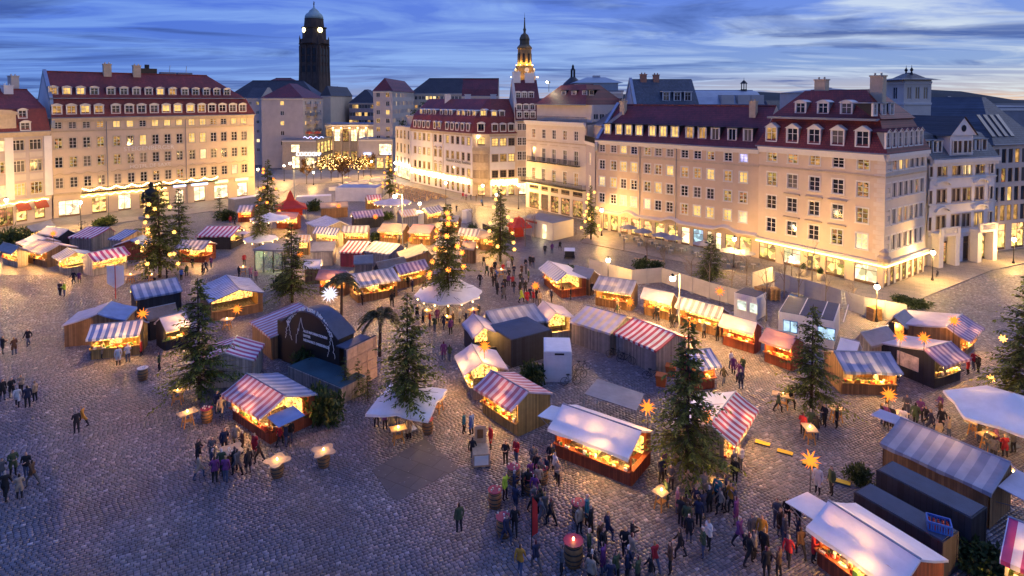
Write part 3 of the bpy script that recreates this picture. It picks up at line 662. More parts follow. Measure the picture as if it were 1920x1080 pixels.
facade(b, 'R', 0, E-.5, M_ivory, ys, rows, 1.15, 'm', .03, 2, [(D*(i+.12)/nsh, D*(i+.82)/nsh, .1, zs-.45, M_shopd if i % 2 else M_shop) for i in range(nsh)], wl_=fl)
q = MB(); q.box(0, .5, 0, .3, D, E-.5); q.box(.3, D-.3, 0, b.L-.5, D, E-.5); q.obj('side_walls', M_cream, b.e)
for wch in 'FR':
    band(b, wch, E-.5, .9, .45, M_trim); band(b, wch, rows[0][0]-.75, .25, .12, M_stone, name='string_course'); band(b, wch, zs+.12, .5, .55, M_ivory, name='shop_cornice')
    L_ = b.face(wch)[4]; q = MB(); q.box(0 if wch == 'F' else -.55, -.62, zs-.17, L_+(.62 if wch == 'F' else 0), -.5, zs-.03); q.obj('light_strip', M_strip, b.e, b.face(wch)[2], b.face(wch)[3])
for i, xx in enumerate(xs[1:4]):
    for r_ in (2, 3):
        q = MB(); q.box(xx-1.2, -.3, rows[r_][1]+.5, xx+1.2, -.003, rows[r_][1]+.66); q.obj('window_hood', M_stone, b.e)
for xx in xs:
    q = MB(); q.box(xx-.95, -.06, rows[1][1]+.45, xx+.95, -.003, rows[0][0]-1.15); q.obj('relief_panel', M_ivory, b.e)
for k in range(22):                                                 # quoins on the corner
    q = MB(); w_ = 1.3 if k % 2 else .95; z = zs+.7+k*.6; 
    if z > E-1.1: break
    q.box(b.L-w_, -.06, z, b.L+.06, -.003, z+.54); q.box(b.L+.003, -.003, z, b.L+.06, w_, z+.54); q.obj('quoin', M_ivory, b.e)
q = MB(); q.lathe([(.75, 0), (.8, .5), (.5, .8), (.55, 1.2), (.25, 1.5), (.02, 1.7)], 10, (b.L+.1, -.1, zs+.45)); q.obj('corner_ornament', M_stone, b.e)
zb = zat(1620, 226, CB); pr = [(0, E), (1.35, zb), (1.1, zb+.12), (D/2*.72, zb+3.9)]
roof(b, pr, True, True, M_red, M_cream); band(b, 'F', zb+.0, .3, -.9, M_lead, 1.2, b.L-1.2, 'snow_guard')
for i, u in enumerate((128, 237, 350, 472, 601)): dormer(b, 'F', b.x(1400+u*.361, 255), .35, E+.75, 1.5, 2.1, 1.2, 'gable', M_trim, M_litd if i == 0 else None)
for u in (246, 363, 485): dormer(b, 'F', b.x(1400+u*.361, 207), 2.1, zb+.65, 1.3, 1.55, 2.6, 'arch', M_trim)
for u in (735, 766, 797, 826, 854, 881, 904): dormer(b, 'R', b.x(1400+u*.361, 260, 'R'), .4, E+.75, 1.0, 2.0, 1.2, 'gable', M_redd)
for u in (738, 782, 823): dormer(b, 'R', b.x(1400+u*.361, 212, 'R'), 2.1, zb+.6, .9, 1.5, 2.4, 'flat', M_zinc)
chimney(b, b.x(1502, 160), D*.45, zb+3.7, 1.6, 1.1, 1.7); chimney(b, b.x(1613, 160), D*.4, zb+3.7, 1.6, 1.1, 2.0)
corner = b

# ---- cream house with iron balconies
A, B = G(986, 388), G(1098, 413)
b = Bld('balcony_house', 'ivory house with iron balconies, a set-back attic storey and a red hipped roof', A, B, (zat(987, 223, A)+zat(1100, 233, B))/2, 15)
E = b.E; xs = [b.x(970+u/6.75, 330) for u in (207, 333, 462, 600, 742)]
xs[0] = b.x(1000.5, 330)
rows = [(b.z(1040, v2), b.z(1040, v1)) for v1, v2 in ((244, 261), (280, 305.5), (319.5, 343))]
ed = [b.x(970+u/6.75, 380) for u in (140, 290, 410, 540, 685, 850)]
facade(b, 'F', 0, E-.5, M_ivory, xs, rows, 1.15, 'g', .22, 14, [(ed[i]+.3, ed[i+1]-.5, .1, 3.6, M_shopd if i != 1 else None) for i in range(5)] + [(ed[i]+.3, ed[i+1]-.6, 4.3, 5.3, None) for i in range(5)])
shell(b, E-.5, M_ivory); band(b, 'F', E-.5, .9, .6, M_trim); band(b, 'F', rows[0][0]-.7, .3, .14, M_stone, name='string_course'); band(b, 'F', 5.7, .4, .3, M_trim, name='string_course')
def iron_balcony(bd, x0, x1, z, out=.9, hh=1.0, step=.14):
    q = MB(); q.box(x0, -out, z-.15, x1, -.003, z)
    n = max(2, int((x1-x0)/step))
    for i in range(n+1): xx = x0+.03+(x1-x0-.06)*i/n; q.box(xx-.018, -out, z, xx+.018, -out+.03, z+hh)
    for xx in (x0+.02, x1-.02):
        for k in range(4): q.box(xx-.018, -out+.03+out*k/4, z, xx+.018, -out+.06+out*k/4, z+hh)
    q.box(x0, -out-.02, z+hh, x1, -out+.05, z+hh+.06); return q.obj('balcony', M_iron, bd.e)
for xx in xs: iron_balcony(b, xx-1.25, xx+1.25, rows[1][0]-.05)
iron_balcony(b, -.3, b.L+.2, 6.0, 1.3, 1.0, .16)
for xx in xs:
    q = MB(); q.box(xx-1.1, -.18, rows[1][1]+.7, xx+1.1, -.003, rows[1][1]+.85); q.obj('window_hood', M_stone, b.e)
zA = zat(1040, 198, (A+B)/2)+.2
at = Bld('x', 'x', A, B, zA, 15); bpy.data.objects.remove(at.e)
q = MB(); q.box(1.6, 1.8, E, b.L-.2, 2.2, zA); q.obj('attic_wall', M_ivory, b.e)
for u in (1021, 1041, 1050, 1059, 1080): put_window(b.e, (b.x(u, 215), 1.76, E+.5), 0, 1.2, 2.2, 'mn', M_litd if u == 1050 else None)
q = MB()
for i in range(60): xx = b.L*i/59; q.box(xx-.02, .1, E, xx+.02, .14, E+1.0)
q.box(0, .08, E+1.0, b.L, .16, E+1.06); q.obj('roof_railing', M_iron, b.e)
rf = [(0.4, zA), (1.4, zA), (5.5, zA+4.2)]
roof(b, rf, True, True, M_red, M_ivory, oh=-.9)
for u in (1034, 1053, 1073, 1122, 1144): dormer(b, 'F', min(b.x(u, 185), b.L-2), 3.4, zA+2.0, 1.0, .9, 1.2, 'flat', M_black)
# lit flood lamp fixed to its roof edge
q = MB(); fx, fy, fz = b.x(1000, 150), 4.5, zA+4.3; q.tube((fx, fy, fz-1.5), (fx, fy, fz+.4), .06, n=6); q.box(fx-.35, fy-.3, fz+.4, fx+.35, fy+.1, fz+.8); q.obj('floodlight_bracket', M_black, b.e)
q = MB(); q.lathe([(.02, -.22), (.2, -.1), (.24, 0), (.2, .1), (.02, .22)], 10, (fx, fy-.55, fz+.6)); q.obj('floodlight_lens', emit('flood_lens', (1, .95, .6), 45), b.e)
lamp(b.e, (fx, fy-1.1, fz+.6), 500, (1, .9, .55), .3)
# narrow set-back house
A, B = G(1098, 413.5), G(1118, 428)
b = Bld('narrow_house', 'narrow grey lilac house squeezed between the balcony house and the long peach house', A+Vector((0, .6, 0)), B+Vector((-.2, .4, 0)), zat(1108, 262, A), 10)
x_ = b.L/2; rows = [(b.z(1108, v2), b.z(1108, v1)) for v1, v2 in ((248, 266), (288, 308), (331, 351))]; b.E = rows[0][0]-.3
facade(b, 'F', 0, b.E, M_lilac, [x_], rows[1:], 1.2, 'g', .9, 3, [(.6, b.L-.6, .1, 3.4, M_shop)]); shell(b, b.E, M_lilac, 'LRB'); band(b, 'F', b.E-.1, .6, .3, M_trim)
q = MB(); q.box(0, 1.6, b.E, b.L, 2.0, b.E+3.4); q.obj('attic_wall', M_lilac, b.e); put_window(b.e, (x_, 1.56, b.E+.3), 0, 1.4, 2.3, 'mn'); iron_balcony(b, 0, b.L, b.E+.35, .2, .9)
b.E += 3.4; roof(b, [(1.4, b.E), (1.5, b.E), (5, b.E+2.6)], False, False, M_zinc, M_lilac, oh=-1.3)

# ---- white mansard house whose front bends round the street corner
P0, P1, P2, P3 = G(771, 341), G(886, 367.5), G(919, 369.5), G(969, 366.5)
E = (zat(771, 241, P0)+zat(886, 251, P1)+zat(969, 249, P3))/3
def seg(A, B, label=None): 
    s = Bld('t', 't', A, B, E, 12)
    return s
root = thing('white_mansard_house', 'white mansard house with a bending front, round balcony bay and light curtains', 'building', P0, 0)
def adopt(s):
    s.e['label'] = ''; o = s.e
    for ch in list(o.children):
        ch.parent = root; m_ = Matrix.Translation(o.location - root.location) @ Matrix.Rotation(s.rz, 4, 'Z') @ Matrix.LocRotScale(ch.location, ch.rotation_euler, None)
        ch.location = m_.to_translation(); ch.rotation_euler = m_.to_euler()
    bpy.data.objects.remove(o)
o6 = lambda u: 730+u/6
b = seg(P0, P1); xs = [b.x(o6(u), 300) for u in (292, 343, 393, 445, 520, 575, 655, 712, 770, 830, 893)]
rows = [(b.z(o6(893), 220+y2/6), b.z(o6(893), 220+y1/6)) for y1, y2 in ((228, 313), (405, 490), (582, 665))]
fl = {(10, 0): M_lit, (0, 0): M_litd, (1, 1): M_litw, (3, 1): M_litw, (2, 1): M_litd, (0, 1): M_litd, (5, 1): M_litd, (7, 1): M_litd, (6, 1): M_litd, (3, 2): M_litd, (5, 2): M_litw, (10, 2): M_lit, (4, 1): M_litd, (2, 2): M_litd}
shp = [(x_-.6, x_+.6, .4, 2.9, M_shopd) for x_ in xs]
facade(b, 'F', 0, E-.4, M_white, xs, rows, 1.25, 'gbc', .12, 31, shp, wl_=fl); band(b, 'F', E-.4, .7, .4, M_stone); band(b, 'F', 4.3, .3, .2, M_stone, name='string_course')
q = MB(); x0, x1 = b.x(o6(485), 300), b.x(o6(612), 300); q.box(x0, -.12, 4.6, x0+.5, -.003, E-.7); q.box(x1-.5, -.12, 4.6, x1, -.003, E-.7); q.obj('pilaster', M_ivory, b.e)
for r_ in rows[1:]:
    for k in (4, 5):
        q = MB(); q.raw([(xs[k]-1, -.25, r_[1]+.5), (xs[k]+1, -.25, r_[1]+.5), (xs[k], -.25, r_[1]+.95), (xs[k]-1, 0, r_[1]+.5), (xs[k]+1, 0, r_[1]+.5), (xs[k], 0, r_[1]+.95)], [(0, 1, 2), (0, 2, 5, 3), (1, 4, 5, 2)]); q.obj('window_pediment', M_stone, b.e)
text_mesh('lettering', 'Heinrich Schütz Residenz', 1.15, mat('dark_letters', (.03, .03, .04), .5), b.e, (b.x(o6(775), 305), -.1, b.z(o6(775), 305.5)), 0)
lr = random.Random(9)
lights_row(b, 'F', [(b.L*.02+b.L*.97*lr.random(), -.5, 2.75+1.5*lr.random()) for _ in range(520)], .055, 'light_curtain')
pr_e = [(0, E), (.95, zat(800, 216, P0)+.1), (6, zat(830, 188, P0)+.4)]
zb = pr_e[1][1]
s1_prof = [(-.35, E), (.95, zb), (6, pr_e[2][1])]; b.prof = s1_prof
for i, u in enumerate((235, 260, 285, 310, 347, 373, 416, 445, 473, 503, 534)): dormer(b, 'F', b.x(700+u/3, 230), .2, E+.55, 1.05, 1.75, 1.1, 'arch', M_trim, M_litd if i in (4, 5) else None, style='mbn')
for i, u in enumerate((245, 268, 294, 319, 358, 385, 411, 453, 481, 511, 542)): dormer(b, 'F', b.x(700+u/3, 208), 1.35, zb+.25, .95, 1.3, 1.5, 'arch', M_trim, M_lit if i in (0, 7, 8, 10) else None, style='mbn')
s1 = b
c = seg(P2, P3); xs = [c.x(o6(u), 300) for u in (1190, 1282, 1375)]
rws = [(c.z(o6(1282), 220+y2/6), c.z(o6(1282), 220+y1/6)) for y1, y2 in ((235, 320), (415, 497), (595, 675))]
facade(c, 'F', 0, E-.4, M_white, xs, rws, 1.6, 'gbc', .3, 33, [(x_-.8, x_+.8, .1, 3.0, M_shop) for x_ in xs], wl_={(0, 0): M_lit, (1, 0): M_lit, (2, 1): M_lit, (1, 1): M_litd}); band(c, 'F', E-.4, .7, .4, M_stone); band(c, 'F', 4.3, .3, .2, M_stone, name='string_course')
lights_row(c, 'F', [(c.L*lr.random(), -.5, 2.75+1.5*lr.random()) for _ in range(200)], .055, 'light_curtain')
c.prof = s1_prof
for u in (683, 729, 775): dormer(c, 'F', c.x(700+u/3, 230), .2, E+.55, 1.3, 1.75, 1.1, 'arch', M_trim, None, style='mbn')
for u in (690, 735): dormer(c, 'F', c.x(700+u/3, 208), 1.35, zb+.25, 1.1, 1.3, 1.5, 'arch', M_trim, M_lit if u == 690 else None, style='mbn')
t = seg(P1, P2); tx = t.L/2
facade(t, 'F', 0, E-.4, M_stone, [], [], 1, 'g', 0, 1, [(tx-1, tx+1, .1, 3.2, M_shop), (tx-1, tx+1, rws[0][0]+.1, rws[0][1]+.3, M_lit)]); band(t, 'F', E-.4, .7, .4, M_stone)
t.prof = s1_prof; dormer(t, 'F', tx, .2, E+.55, 1.6, 1.9, 1.1, 'arch', M_trim, None, style='mbn'); dormer(t, 'F', tx, 1.35, zb+.25, 1.4, 1.5, 1.5, 'arch', M_trim, M_lit, style='mbn')
q = MB(); hw = t.L*.46; prof = []                                    # bay window over two floors with a balustraded balcony on top
z0, z1 = rws[2][0]-1.0, rws[1][1]+.7
an = [math.pi*(1+i/8) for i in range(9)]; ring = [(tx+hw*math.cos(a), 1.5*math.sin(a)) for a in an]
for z_, z2, k in ((z0-.8, z0, .7), (z0, z1, 1.0), (z1, z1+.25, 1.1)):
    ra = [(tx+(x_-tx)*k, y_*k) for x_, y_ in ring]; rb = ra if k != .7 else ra; rt = ring if k == .7 else ra
    for i in range(8): q.face([(*ra[i], z_), (*ra[i+1], z_), (*rt[i+1], z2), (*rt[i], z2)])
    q.face([(*p, z2) for p in rt])
q.obj('bay', M_stone, t.e)
for i in range(1, 7):
    for z_, lt in ((rws[2][0], None), (rws[1][0], M_litd if i in (2, 4) else None)):
        p, p2 = ring[i], ring[i+1]; put_window(t.e, ((p[0]+p2[0])/2*1.0, (p[1]+p2[1])/2-.12, z_), math.atan2(p2[1]-p[1], p2[0]-p[0]), .9, 1.9, 'mbn', lt)
q = MB()
for i in range(25):
    a = math.pi*(1+i/24); q.tube((tx+hw*1.03*math.cos(a), 1.55*math.sin(a), z1+.25), (tx+hw*1.03*math.cos(a), 1.55*math.sin(a), z1+1.0), .09, n=5)
for i in range(8):
    p, p2 = ring[i], ring[i+1]; q.tube((tx+(p[0]-tx)*1.03, p[1]*1.03, z1+1.05), (tx+(p2[0]-tx)*1.03, p2[1]*1.03, z1+1.05), .13, n=5)
q.obj('balustrade', M_stone, t.e)
q = MB(); q.lathe([(.02, -.3), (.25, -.1), (.25, .1), (.02, .3)], 8, (tx-.6, -.5, rws[0][1]+.4)); q.obj('wall_lamp', M_bulbw, t.e)
lamp(t.e, (tx-.6, -.8, rws[0][1]+.1), 120)
q = MB()                                                             # one roof over the whole bend
ends = []
for z_, inset in ((E, -.35), (zb, .95), (pr_e[2][1], 6.0)):
    line = []
    for k, P in enumerate((P0, P1, P2, P3)):
        nr = [s1.inn, (s1.inn+t.inn).normalized(), (t.inn+c.inn).normalized(), c.inn][k]; line.append(P - P0 + nr*inset + Vector((0, 0, z_)))
    ends.append(line)
back = [P-P0+nr*12+Vector((0, 0, E)) for P, nr in ((P0, s1.inn), (P1, (s1.inn+t.inn).normalized()), (P2, (t.inn+c.inn).normalized()), (P3, c.inn))]
ends.append(back)
for la, lb in zip(ends, ends[1:]):
    for i in range(3): q.face([la[i], la[i+1], lb[i+1], lb[i]])
q.face([l_[0] for l_ in ends], 1); q.face([l_[3] for l_ in ends], 1)
for i in (0, 3): q.face([back[i]-Vector((0, 0, E)), back[i], ends[0][i], ends[0][i]-Vector((0, 0, E))], 1)
q.obj('roof', [M_red, M_white], root)
for u in (805, 843, 892, 930):
    P = G(u, 350); w_ = P-P0; w_ = w_ + s1.inn*6; q = MB(); zz = pr_e[2][1]-.4; q.box(w_.x-.8, w_.y-.5, zz-1, w_.x+.8, w_.y+.5, zz+1.5); q.box(w_.x-.9, w_.y-.6, zz+1.5, w_.x+.9, w_.y+.6, zz+1.7); q.obj('chimney', M_trim, root)
for s in (s1, t, c): adopt(s)
# modern end beside it
A, B = G(742, 331.5), G(770.5, 341)
b = Bld('modern_annex', 'grey modern annex with tall dark windows and roof plants, left of the white mansard house', A, B, zat(745, 237, A), 12)
rows = [(b.z(755, v2), b.z(755, v1)) for v1, v2 in ((244, 260), (269, 286), (294, 312))]
facade(b, 'F', 0, b.E, M_greyw, [b.L*k for k in (.14, .38, .62, .86)], rows, 1.25, 'sbn', .05, 7, [(.5, b.L-.5, .1, 3.8, M_shopw)], wl_={(0, 1): M_litd, (1, 0): M_litd}); shell(b, b.E, M_greyw)
q = MB(); q.box(0, 0, b.E, b.L, 12, b.E+.25); q.box(2, 3, b.E+.25, b.L, 12, b.E+3.2); q.box(1.7, 2.6, b.E+3.2, b.L, 12, b.E+3.45); q.box(5, 6, b.E+3.45, b.L, 12, b.E+6); q.obj('stepped_roof', M_greyw, b.e)
q = MB(); rr = random.Random(2)
for i in range(240):
    cx_ = rr.choice([(1.2, 1.4), (4, 1.2), (4.2, 4.4), (6.5, 7)]); zz = b.E+.3 if cx_[1] < 2 else (b.E+3.5 if cx_[1] < 5 else b.E+6)
    p = Vector((cx_[0]+rr.gauss(0, .7), cx_[1]+rr.gauss(0, .4), zz+rr.random()*1.5)); d = Vector((rr.gauss(0, 1), rr.gauss(0, 1), rr.random()+.3)).normalized()*.5; s_ = d.orthogonal().normalized()*.16
    q.face([p-s_, p+d*.5-s_*.2, p+d, p+s_])
q.obj('roof_plant', mat('roof_garden', (.035, .06, .02), .8), b.e)
q = MB(); q.box(.3, -.6, 4.2, b.L-.3, -.3, 4.6); q.obj('light_strip', M_bulbw, b.e)

# ---- steep gabled house behind
A, B = G(965, 367.5)+Vector((.1, .5, 0)), G(1014, 366)
b = Bld('steep_gabled_house', 'yellow house with steep purple roof, pale gable and dormers behind the balcony house', A, B, zat(975, 226, A), 14)
E = b.E; xs = [b.x(u, 300) for u in (974.5, 983, 993)]; rows = [(b.z(975, v2), b.z(975, v1)) for v1, v2 in ((232, 244), (258, 272), (284, 300), (314, 331))]
facade(b, 'F', 0, E-.3, M_cream, xs, rows, 1.1, 'g', .15, 6, [(1, 3.2, .1, 3.2, M_shopw)]); shell(b, E-.3, M_cream); band(b, 'F', E-.3, .6, .35, M_stone)
pr = [(0, E), (1.2, E+4.3), (7, zat(948, 154, A)+.6)]
roof(b, pr, False, False, M_redd, M_ivory); party_wall(b, pr, .2, m=M_ivory, up=.3)
for u in (974, 987, 999): dormer(b, 'F', b.x(u, 212), .3, E+.6, 1.1, 1.5, 1.2, 'arch', M_trim); dormer(b, 'F', b.x(u, 192), .3+.28*2.3, E+2.6, 1.1, 1.3, 1.2, 'arch', M_trim)
for u in (974, 986, 999): dormer(b, 'F', b.x(u, 172), 2.6, E+5.6, 1.1, 1.4, 1.6, 'arch', M_trim)
chimney(b, 1.2, 7, E+10, 2.0, 1.2, 2.2, M_trim); chimney(b, 4.6, 7, E+10, 2.4, 1.2, 1.9, M_trim)

# ---- right: ornate white-lilac house with gable and two balconied portals
A, B = G(1739, 500), G(1863, 483)
b = Bld('ornate_gabled_house', 'pale ornate house with a pedimented gable and two stone balcony portals', A, B, (zat(1738, 299, A)+zat(1864, 293, B))/2, 13)
E = b.E; t4 = lambda x, y: (1720+x/4.5, 280+y/4.5); ref = 1720+330/4.5
rows = [(b.z(ref, 280+y2/4.5), b.z(ref, 280+y1/4.5)) for y1, y2 in ((133, 218), (332, 440), (550, 660))]
pairs = [b.x(1720+u/4.5, 370) for u in (182, 225, 308, 345, 398, 434, 503, 541)]; edges = [b.x(1720+u/4.5, 370) for u in (103, 614)]
wlit = {(4, 0): M_litw, (5, 0): M_litw, (6, 2): M_lit, (7, 2): M_lit}
doors = [(b.x(1720+u/4.5, 480)-w_/2, b.x(1720+u/4.5, 480)+w_/2, .05, h_, m_) for u, w_, h_, m_ in ((225, 1.3, 3.4, M_shopd), (335, 1.0, 3.8, None), (408, 1.3, 3.8, None), (547, 1.2, 3.5, M_shop))]
facade(b, 'F', 0, E-.6, M_white, pairs, rows, .82, 'mbc', .05, 12, doors, wl_=wlit)
for x_ in edges:
    for r_ in rows: put_window(b.e, (x_, -.17, r_[0]), 0, .7, r_[1]-r_[0], 'mb')
q = MB(); q.box(0, .5, 0, .3, 13, E-.6); q.box(b.L-.3, .0, 0, b.L, 13, E-.6); q.obj('side_walls', M_white, b.e)
band(b, 'F', E-.6, 1.0, .6, M_trim); band(b, 'F', rows[1][1]+1.5, .25, .16, M_trim, name='string_course'); band(b, 'F', rows[2][1]+1.5, .25, .16, M_trim, name='string_course'); band(b, 'F', 4.35, .3, .2, M_trim, name='string_course')
for k in (0, 6):
    xc = (pairs[k]+pairs[k+1])/2
    for r_ in rows[1:]:
        q = MB(); n = 8; pts = [(xc-1.5*math.cos(math.pi*i/n), r_[1]+.6+.75*math.sin(math.pi*i/n)) for i in range(n+1)]
        for (xa, za), (xb, zz) in zip(pts, pts[1:]): q.face([(xa, -.4, za), (xb, -.4, zz), (xb, 0, zz+.05), (xa, 0, za+.05)]); q.face([(xa, -.4, za-.18), (xb, -.4, zz-.18), (xb, -.4, zz), (xa, -.4, za)])
        q.obj('arched_pediment', M_trim, b.e)
    q = MB(); z_ = rows[2][0]-.2; q.box(xc-2.0, -1.5, z_-.5, xc+2.0, -.003, z_-.15)
    for xx in (xc-1.7, xc+1.7): q.box(xx-.45, -1.35, 0, xx+.45, -.25, z_-.5); q.box(xx-.3, -1.5, z_-.15, xx+.3, -1.2, z_+.75)
    for i in range(9): xx = xc-1.25+2.5*i/8; q.tube((xx, -1.38, z_-.15), (xx, -1.38, z_+.6), .07, n=6)
    q.box(xc-2.0, -1.5, z_+.6, xc+2.0, -1.25, z_+.78); q.obj('balcony_portal', M_trim, b.e)
gx0, gx1 = b.x(1640+695/4.91, 240), b.x(1640+905/4.91, 240); zg = b.z(1800, 120+655/4.91); zt = b.z(1808, 120+490/4.91)
q = MB(); q.box(gx0, -.05, E, gx1, 9, zg); xm = (gx0+gx1)/2
q.raw([(gx0-.4, -.3, zg), (gx1+.4, -.3, zg), (xm, -.3, zt), (gx0-.4, 9, zg), (gx1+.4, 9, zg), (xm, 9, zt)], [(0, 1, 2), (3, 5, 4), (0, 3, 4, 1)], 0); q.raw([(gx0-.6, -.5, zg-.1), (gx1+.6, -.5, zg-.1), (xm, -.5, zt+.15), (gx0-.6, 9.2, zg-.1), (gx1+.6, 9.2, zg-.1), (xm, 9.2, zt+.15)], [(0, 2, 5, 3), (1, 4, 5, 2)], 1)
o = q.obj('gable', [M_white, M_dark], b.e)
for k in (.18, .38, .62, .82): put_window(o, (gx0+(gx1-gx0)*k, -.22, E+.8), 0, .8, 1.75, 'mb')
q = MB(); q.tube((xm, -.36, zg+1.0), (xm, -.30, zg+1.0), .5, n=14); q.obj('round_window', M_glass, o)
roof(b, [(0, E), (.5, E+1.2), (2.2, E+3.4), (6.5, E+4.6)], False, False, M_slate, M_white)
for u in (503, 585, 620, 935, 968, 1035): dormer(b, 'F', b.x(1640+u/4.91, 265), .4, E+.9, .85, 1.7, 2.0, 'flat', M_zinc, style='mbn')
# grey house with slate hip roof and ribbons of skylights
A, B = G(1856, 472), G(1945, 461)
b = Bld('slate_roofed_house', 'stone grey house of tall narrow windows under a big blue slate roof with long skylights', A, B, zat(1862, 272, A), 22)
E = b.E; xs = [b.x(1720+u/4.5, 380) for u in (662, 720, 776, 832, 888, 944)]; xs = [x_ for x_ in xs if .7 < x_ < b.L-.7]
rows = [(b.z(1890, v2), b.z(1890, v1)) for v1, v2 in ((279, 305.5), (315, 341), (350, 376.5), (384, 413))]
facade(b, 'F', 0, E-.1, M_greyw, xs, rows, 1.05, 'sbn', .03, 5, [(.4, 3.6, .1, 4.2, M_shop), (5, 8.0, .1, 4.2, M_shop)], wl_={(i, 3): M_litd for i in range(4)}); shell(b, E-.1, M_greyw)
roof(b, [(0, E), (5.3, zat(1860, 196, A)+1.2)], True, True, M_slate, M_greyw, oh=.25)
for i in range(4):
    q = MB(); x0 = xs[0]+i*1.5; q.box(-.4, 0, 0, .4, 4.2, .12); o = q.obj('skylight', M_glass, b.e, (x0, .62, E+1.22)); o.rotation_euler = (math.atan2(zat(1860, 196, A)+1.2-E, 5.55), 0, 0)
# ================================================================== TOWN BEHIND
def at(u, d): return Vector(((u-960)/F*d, d, 0))
def zv(v, d): return H + (V0-v)/F*d
def block(name, label, u0, u1, d, vE, D, m, nx, ny, prof, hl=True, hr=True, mr=None, w=1.3, h=1.5, style='mn', ratio=.2, seed=1, side=None, d1=None, z0=4.0, group=None):
    A, B = at(u0, d), at(u1, d1 or d); E = zv(vE, d)
    b = Bld(name, label, A, B, E, D)
    if group: b.e['group'] = group
    fh = (E-z0)/max(ny, 1); rows = [(z0+fh*(j+.28), z0+fh*(j+.28)+h) for j in range(ny)][::-1]; xs = [b.L*(i+.5)/nx for i in range(nx)]
    facade(b, 'F', 0, E, m, xs, rows, w, style, ratio, seed)
    if side:
        wch, n = side; facade(b, wch, 0, E, m, [D*(i+.5)/n for i in range(n)], rows, w, style, ratio, seed+1)
        q = MB(); L = b.L
        if wch == 'R': q.box(0, .5, 0, .3, D, E)
        else: q.box(L-.3, .5, 0, L, D, E)
        q.box(.5, D-.3, 0, L-.5, D, E); q.obj('side_walls', m, b.e)
    else: shell(b, E, m)
    band(b, 'F', E-.3, .5, .3, M_trim)
    if prof: roof(b, [(t, E+z) for t, z in prof], hl, hr, mr or M_dark, m)
    else: q = MB(); q.box(-.2, -.2, E, b.L+.2, D, E+.4); q.obj('flat_roof', M_lead, b.e)
    return b
b = block('apartment_block', 'grey apartment block with a nearly blank end wall and stacked side balconies', 490, 568, 209, 184, 22, M_greyw, 1, 5, [(0, 0), (7.2, 5.3)], mr=M_redd, ratio=.3, seed=4, side=('R', 4), z0=7)
for k in range(5):
    for yy in (3.5, 11):
        q = MB(); z_ = 9+k*3.05; q.box(b.L, yy, z_, b.L+1.5, yy+4.4, z_+.18); q.box(b.L+1.42, yy, z_+.18, b.L+1.5, yy+4.4, z_+1.1); q.box(b.L, yy, z_+.18, b.L+1.5, yy+.1, z_+1.1); q.obj('balcony', M_zinc if k % 2 else M_lilac, b.e)
block('back_wing', 'narrow rear wing with small windows between the hotel and the apartment block', 462, 490, 219, 184, 14, M_greyw, 2, 6, [(0, 0), (6, 4)], False, False, M_dark, 1.1, 1.2, ratio=.15, seed=9)
block('long_dark_roofed_house', 'long house under a dark grey tiled roof behind the hotel', 425, 592, 262, 183, 16, M_greyw, 18, 5, [(0, 0), (8, 7.6)], True, True, M_dark, ratio=.1)
block('violet_roofed_house', 'far house with a violet roof peeking over the long dark roof', 485, 562, 330, 160, 14, M_greyw, 8, 6, [(0, 0), (7, 4.2)], True, True, M_redd, ratio=.05)
b = block('corner_store', 'flat-roofed two-storey shop with bright windows and a glowing white sign', 528, 592, 204, 263.5, 20, M_stone, 0, 0, None, z0=3)
b.e.children[0].hide_render = False
for x0, x1, z0, z1, m_ in ((b.x(546, 280), b.x(562, 280), b.z(546, 287), b.z(546, 271), M_shopw), (b.x(548, 300), b.x(562, 300), .3, 4.6, M_shopw), (b.x(572, 305), b.x(590, 305), .3, 4.2, M_shopw)): shop(b, 'F', (x0, x1, z0, z1, m_), .24); 
for i in range(5): shop(b, 'R', (1+i*3.8, 3.6+i*3.8, b.E*.5, b.E*.92, M_shop), .24); shop(b, 'R', (1+i*3.8, 3.6+i*3.8, .3, b.E*.42, M_shop), .24)
text_mesh('lettering', 'COCOON', 1.75, M_neonw, b.e, (b.x(578, 289), -.3, b.z(578, 292)), 0, depth=.05)
q = MB(); q.box(b.L+.1, 1, b.z(590, 291), b.L+.35, 4, b.z(590, 288)); q.obj('lit_shop_sign', M_neonb, b.e)
q = MB(); rr = random.Random(5)
for i in range(46): q.lathe([(.02, 0), (.1, .1), (.02, .2)], 5, (b.L*.62+i*.15, .4, b.E+.9+.3*math.sin(i*.5)))
q.obj('terrace_light', emit('terrace_blue', (.5, .55, 1), 4), b.e)
for k, cc in ((.72, (1, .25, .06)), (.95, (1, .30, .08))):
    q = MB(); q.tube((b.L*k, 3, b.E), (b.L*k, 3, b.E+2.2), .06); q.lathe([(1.5, 2.2), (.9, 2.8), (.02, 3.1)], 8, (b.L*k, 3, b.E)); q.obj('orange_parasol', mat('orange_cloth', (.75, .12, .03), .7), b.e)
lamp(b.e, (b.L*.8, 2, b.E+1.6), 160, (1, .4, .12))
b = block('yellow_office_slab', 'yellow and white office slab with rows of windows under a grey roof', 602, 620, 266, 180, 36, M_cream, 1, 1, [(0, 0), (1.9, 4.5)], True, True, M_dark, .6, .6, ratio=0, side=('R', 9))
rws = [zv(v, 270) for v in (222, 208, 194)]
b = block('glass_gallery', 'low lit gallery with glowing pillars bridging the street', 609, 702, 222, 234, 12, M_stone, 0, 0, None)
for i in range(6):
    x0 = b.L*(i+.14)/6; x1 = b.L*(i+.86)/6; shop(b, 'F', (x0, x1, b.E-6.3, b.E-1.6, [M_litd, M_shopw, M_spark, M_shopw, M_shopw, M_litw][i]), .24); shop(b, 'F', (x0, x1, .3, 4.8, M_shopd), .24)
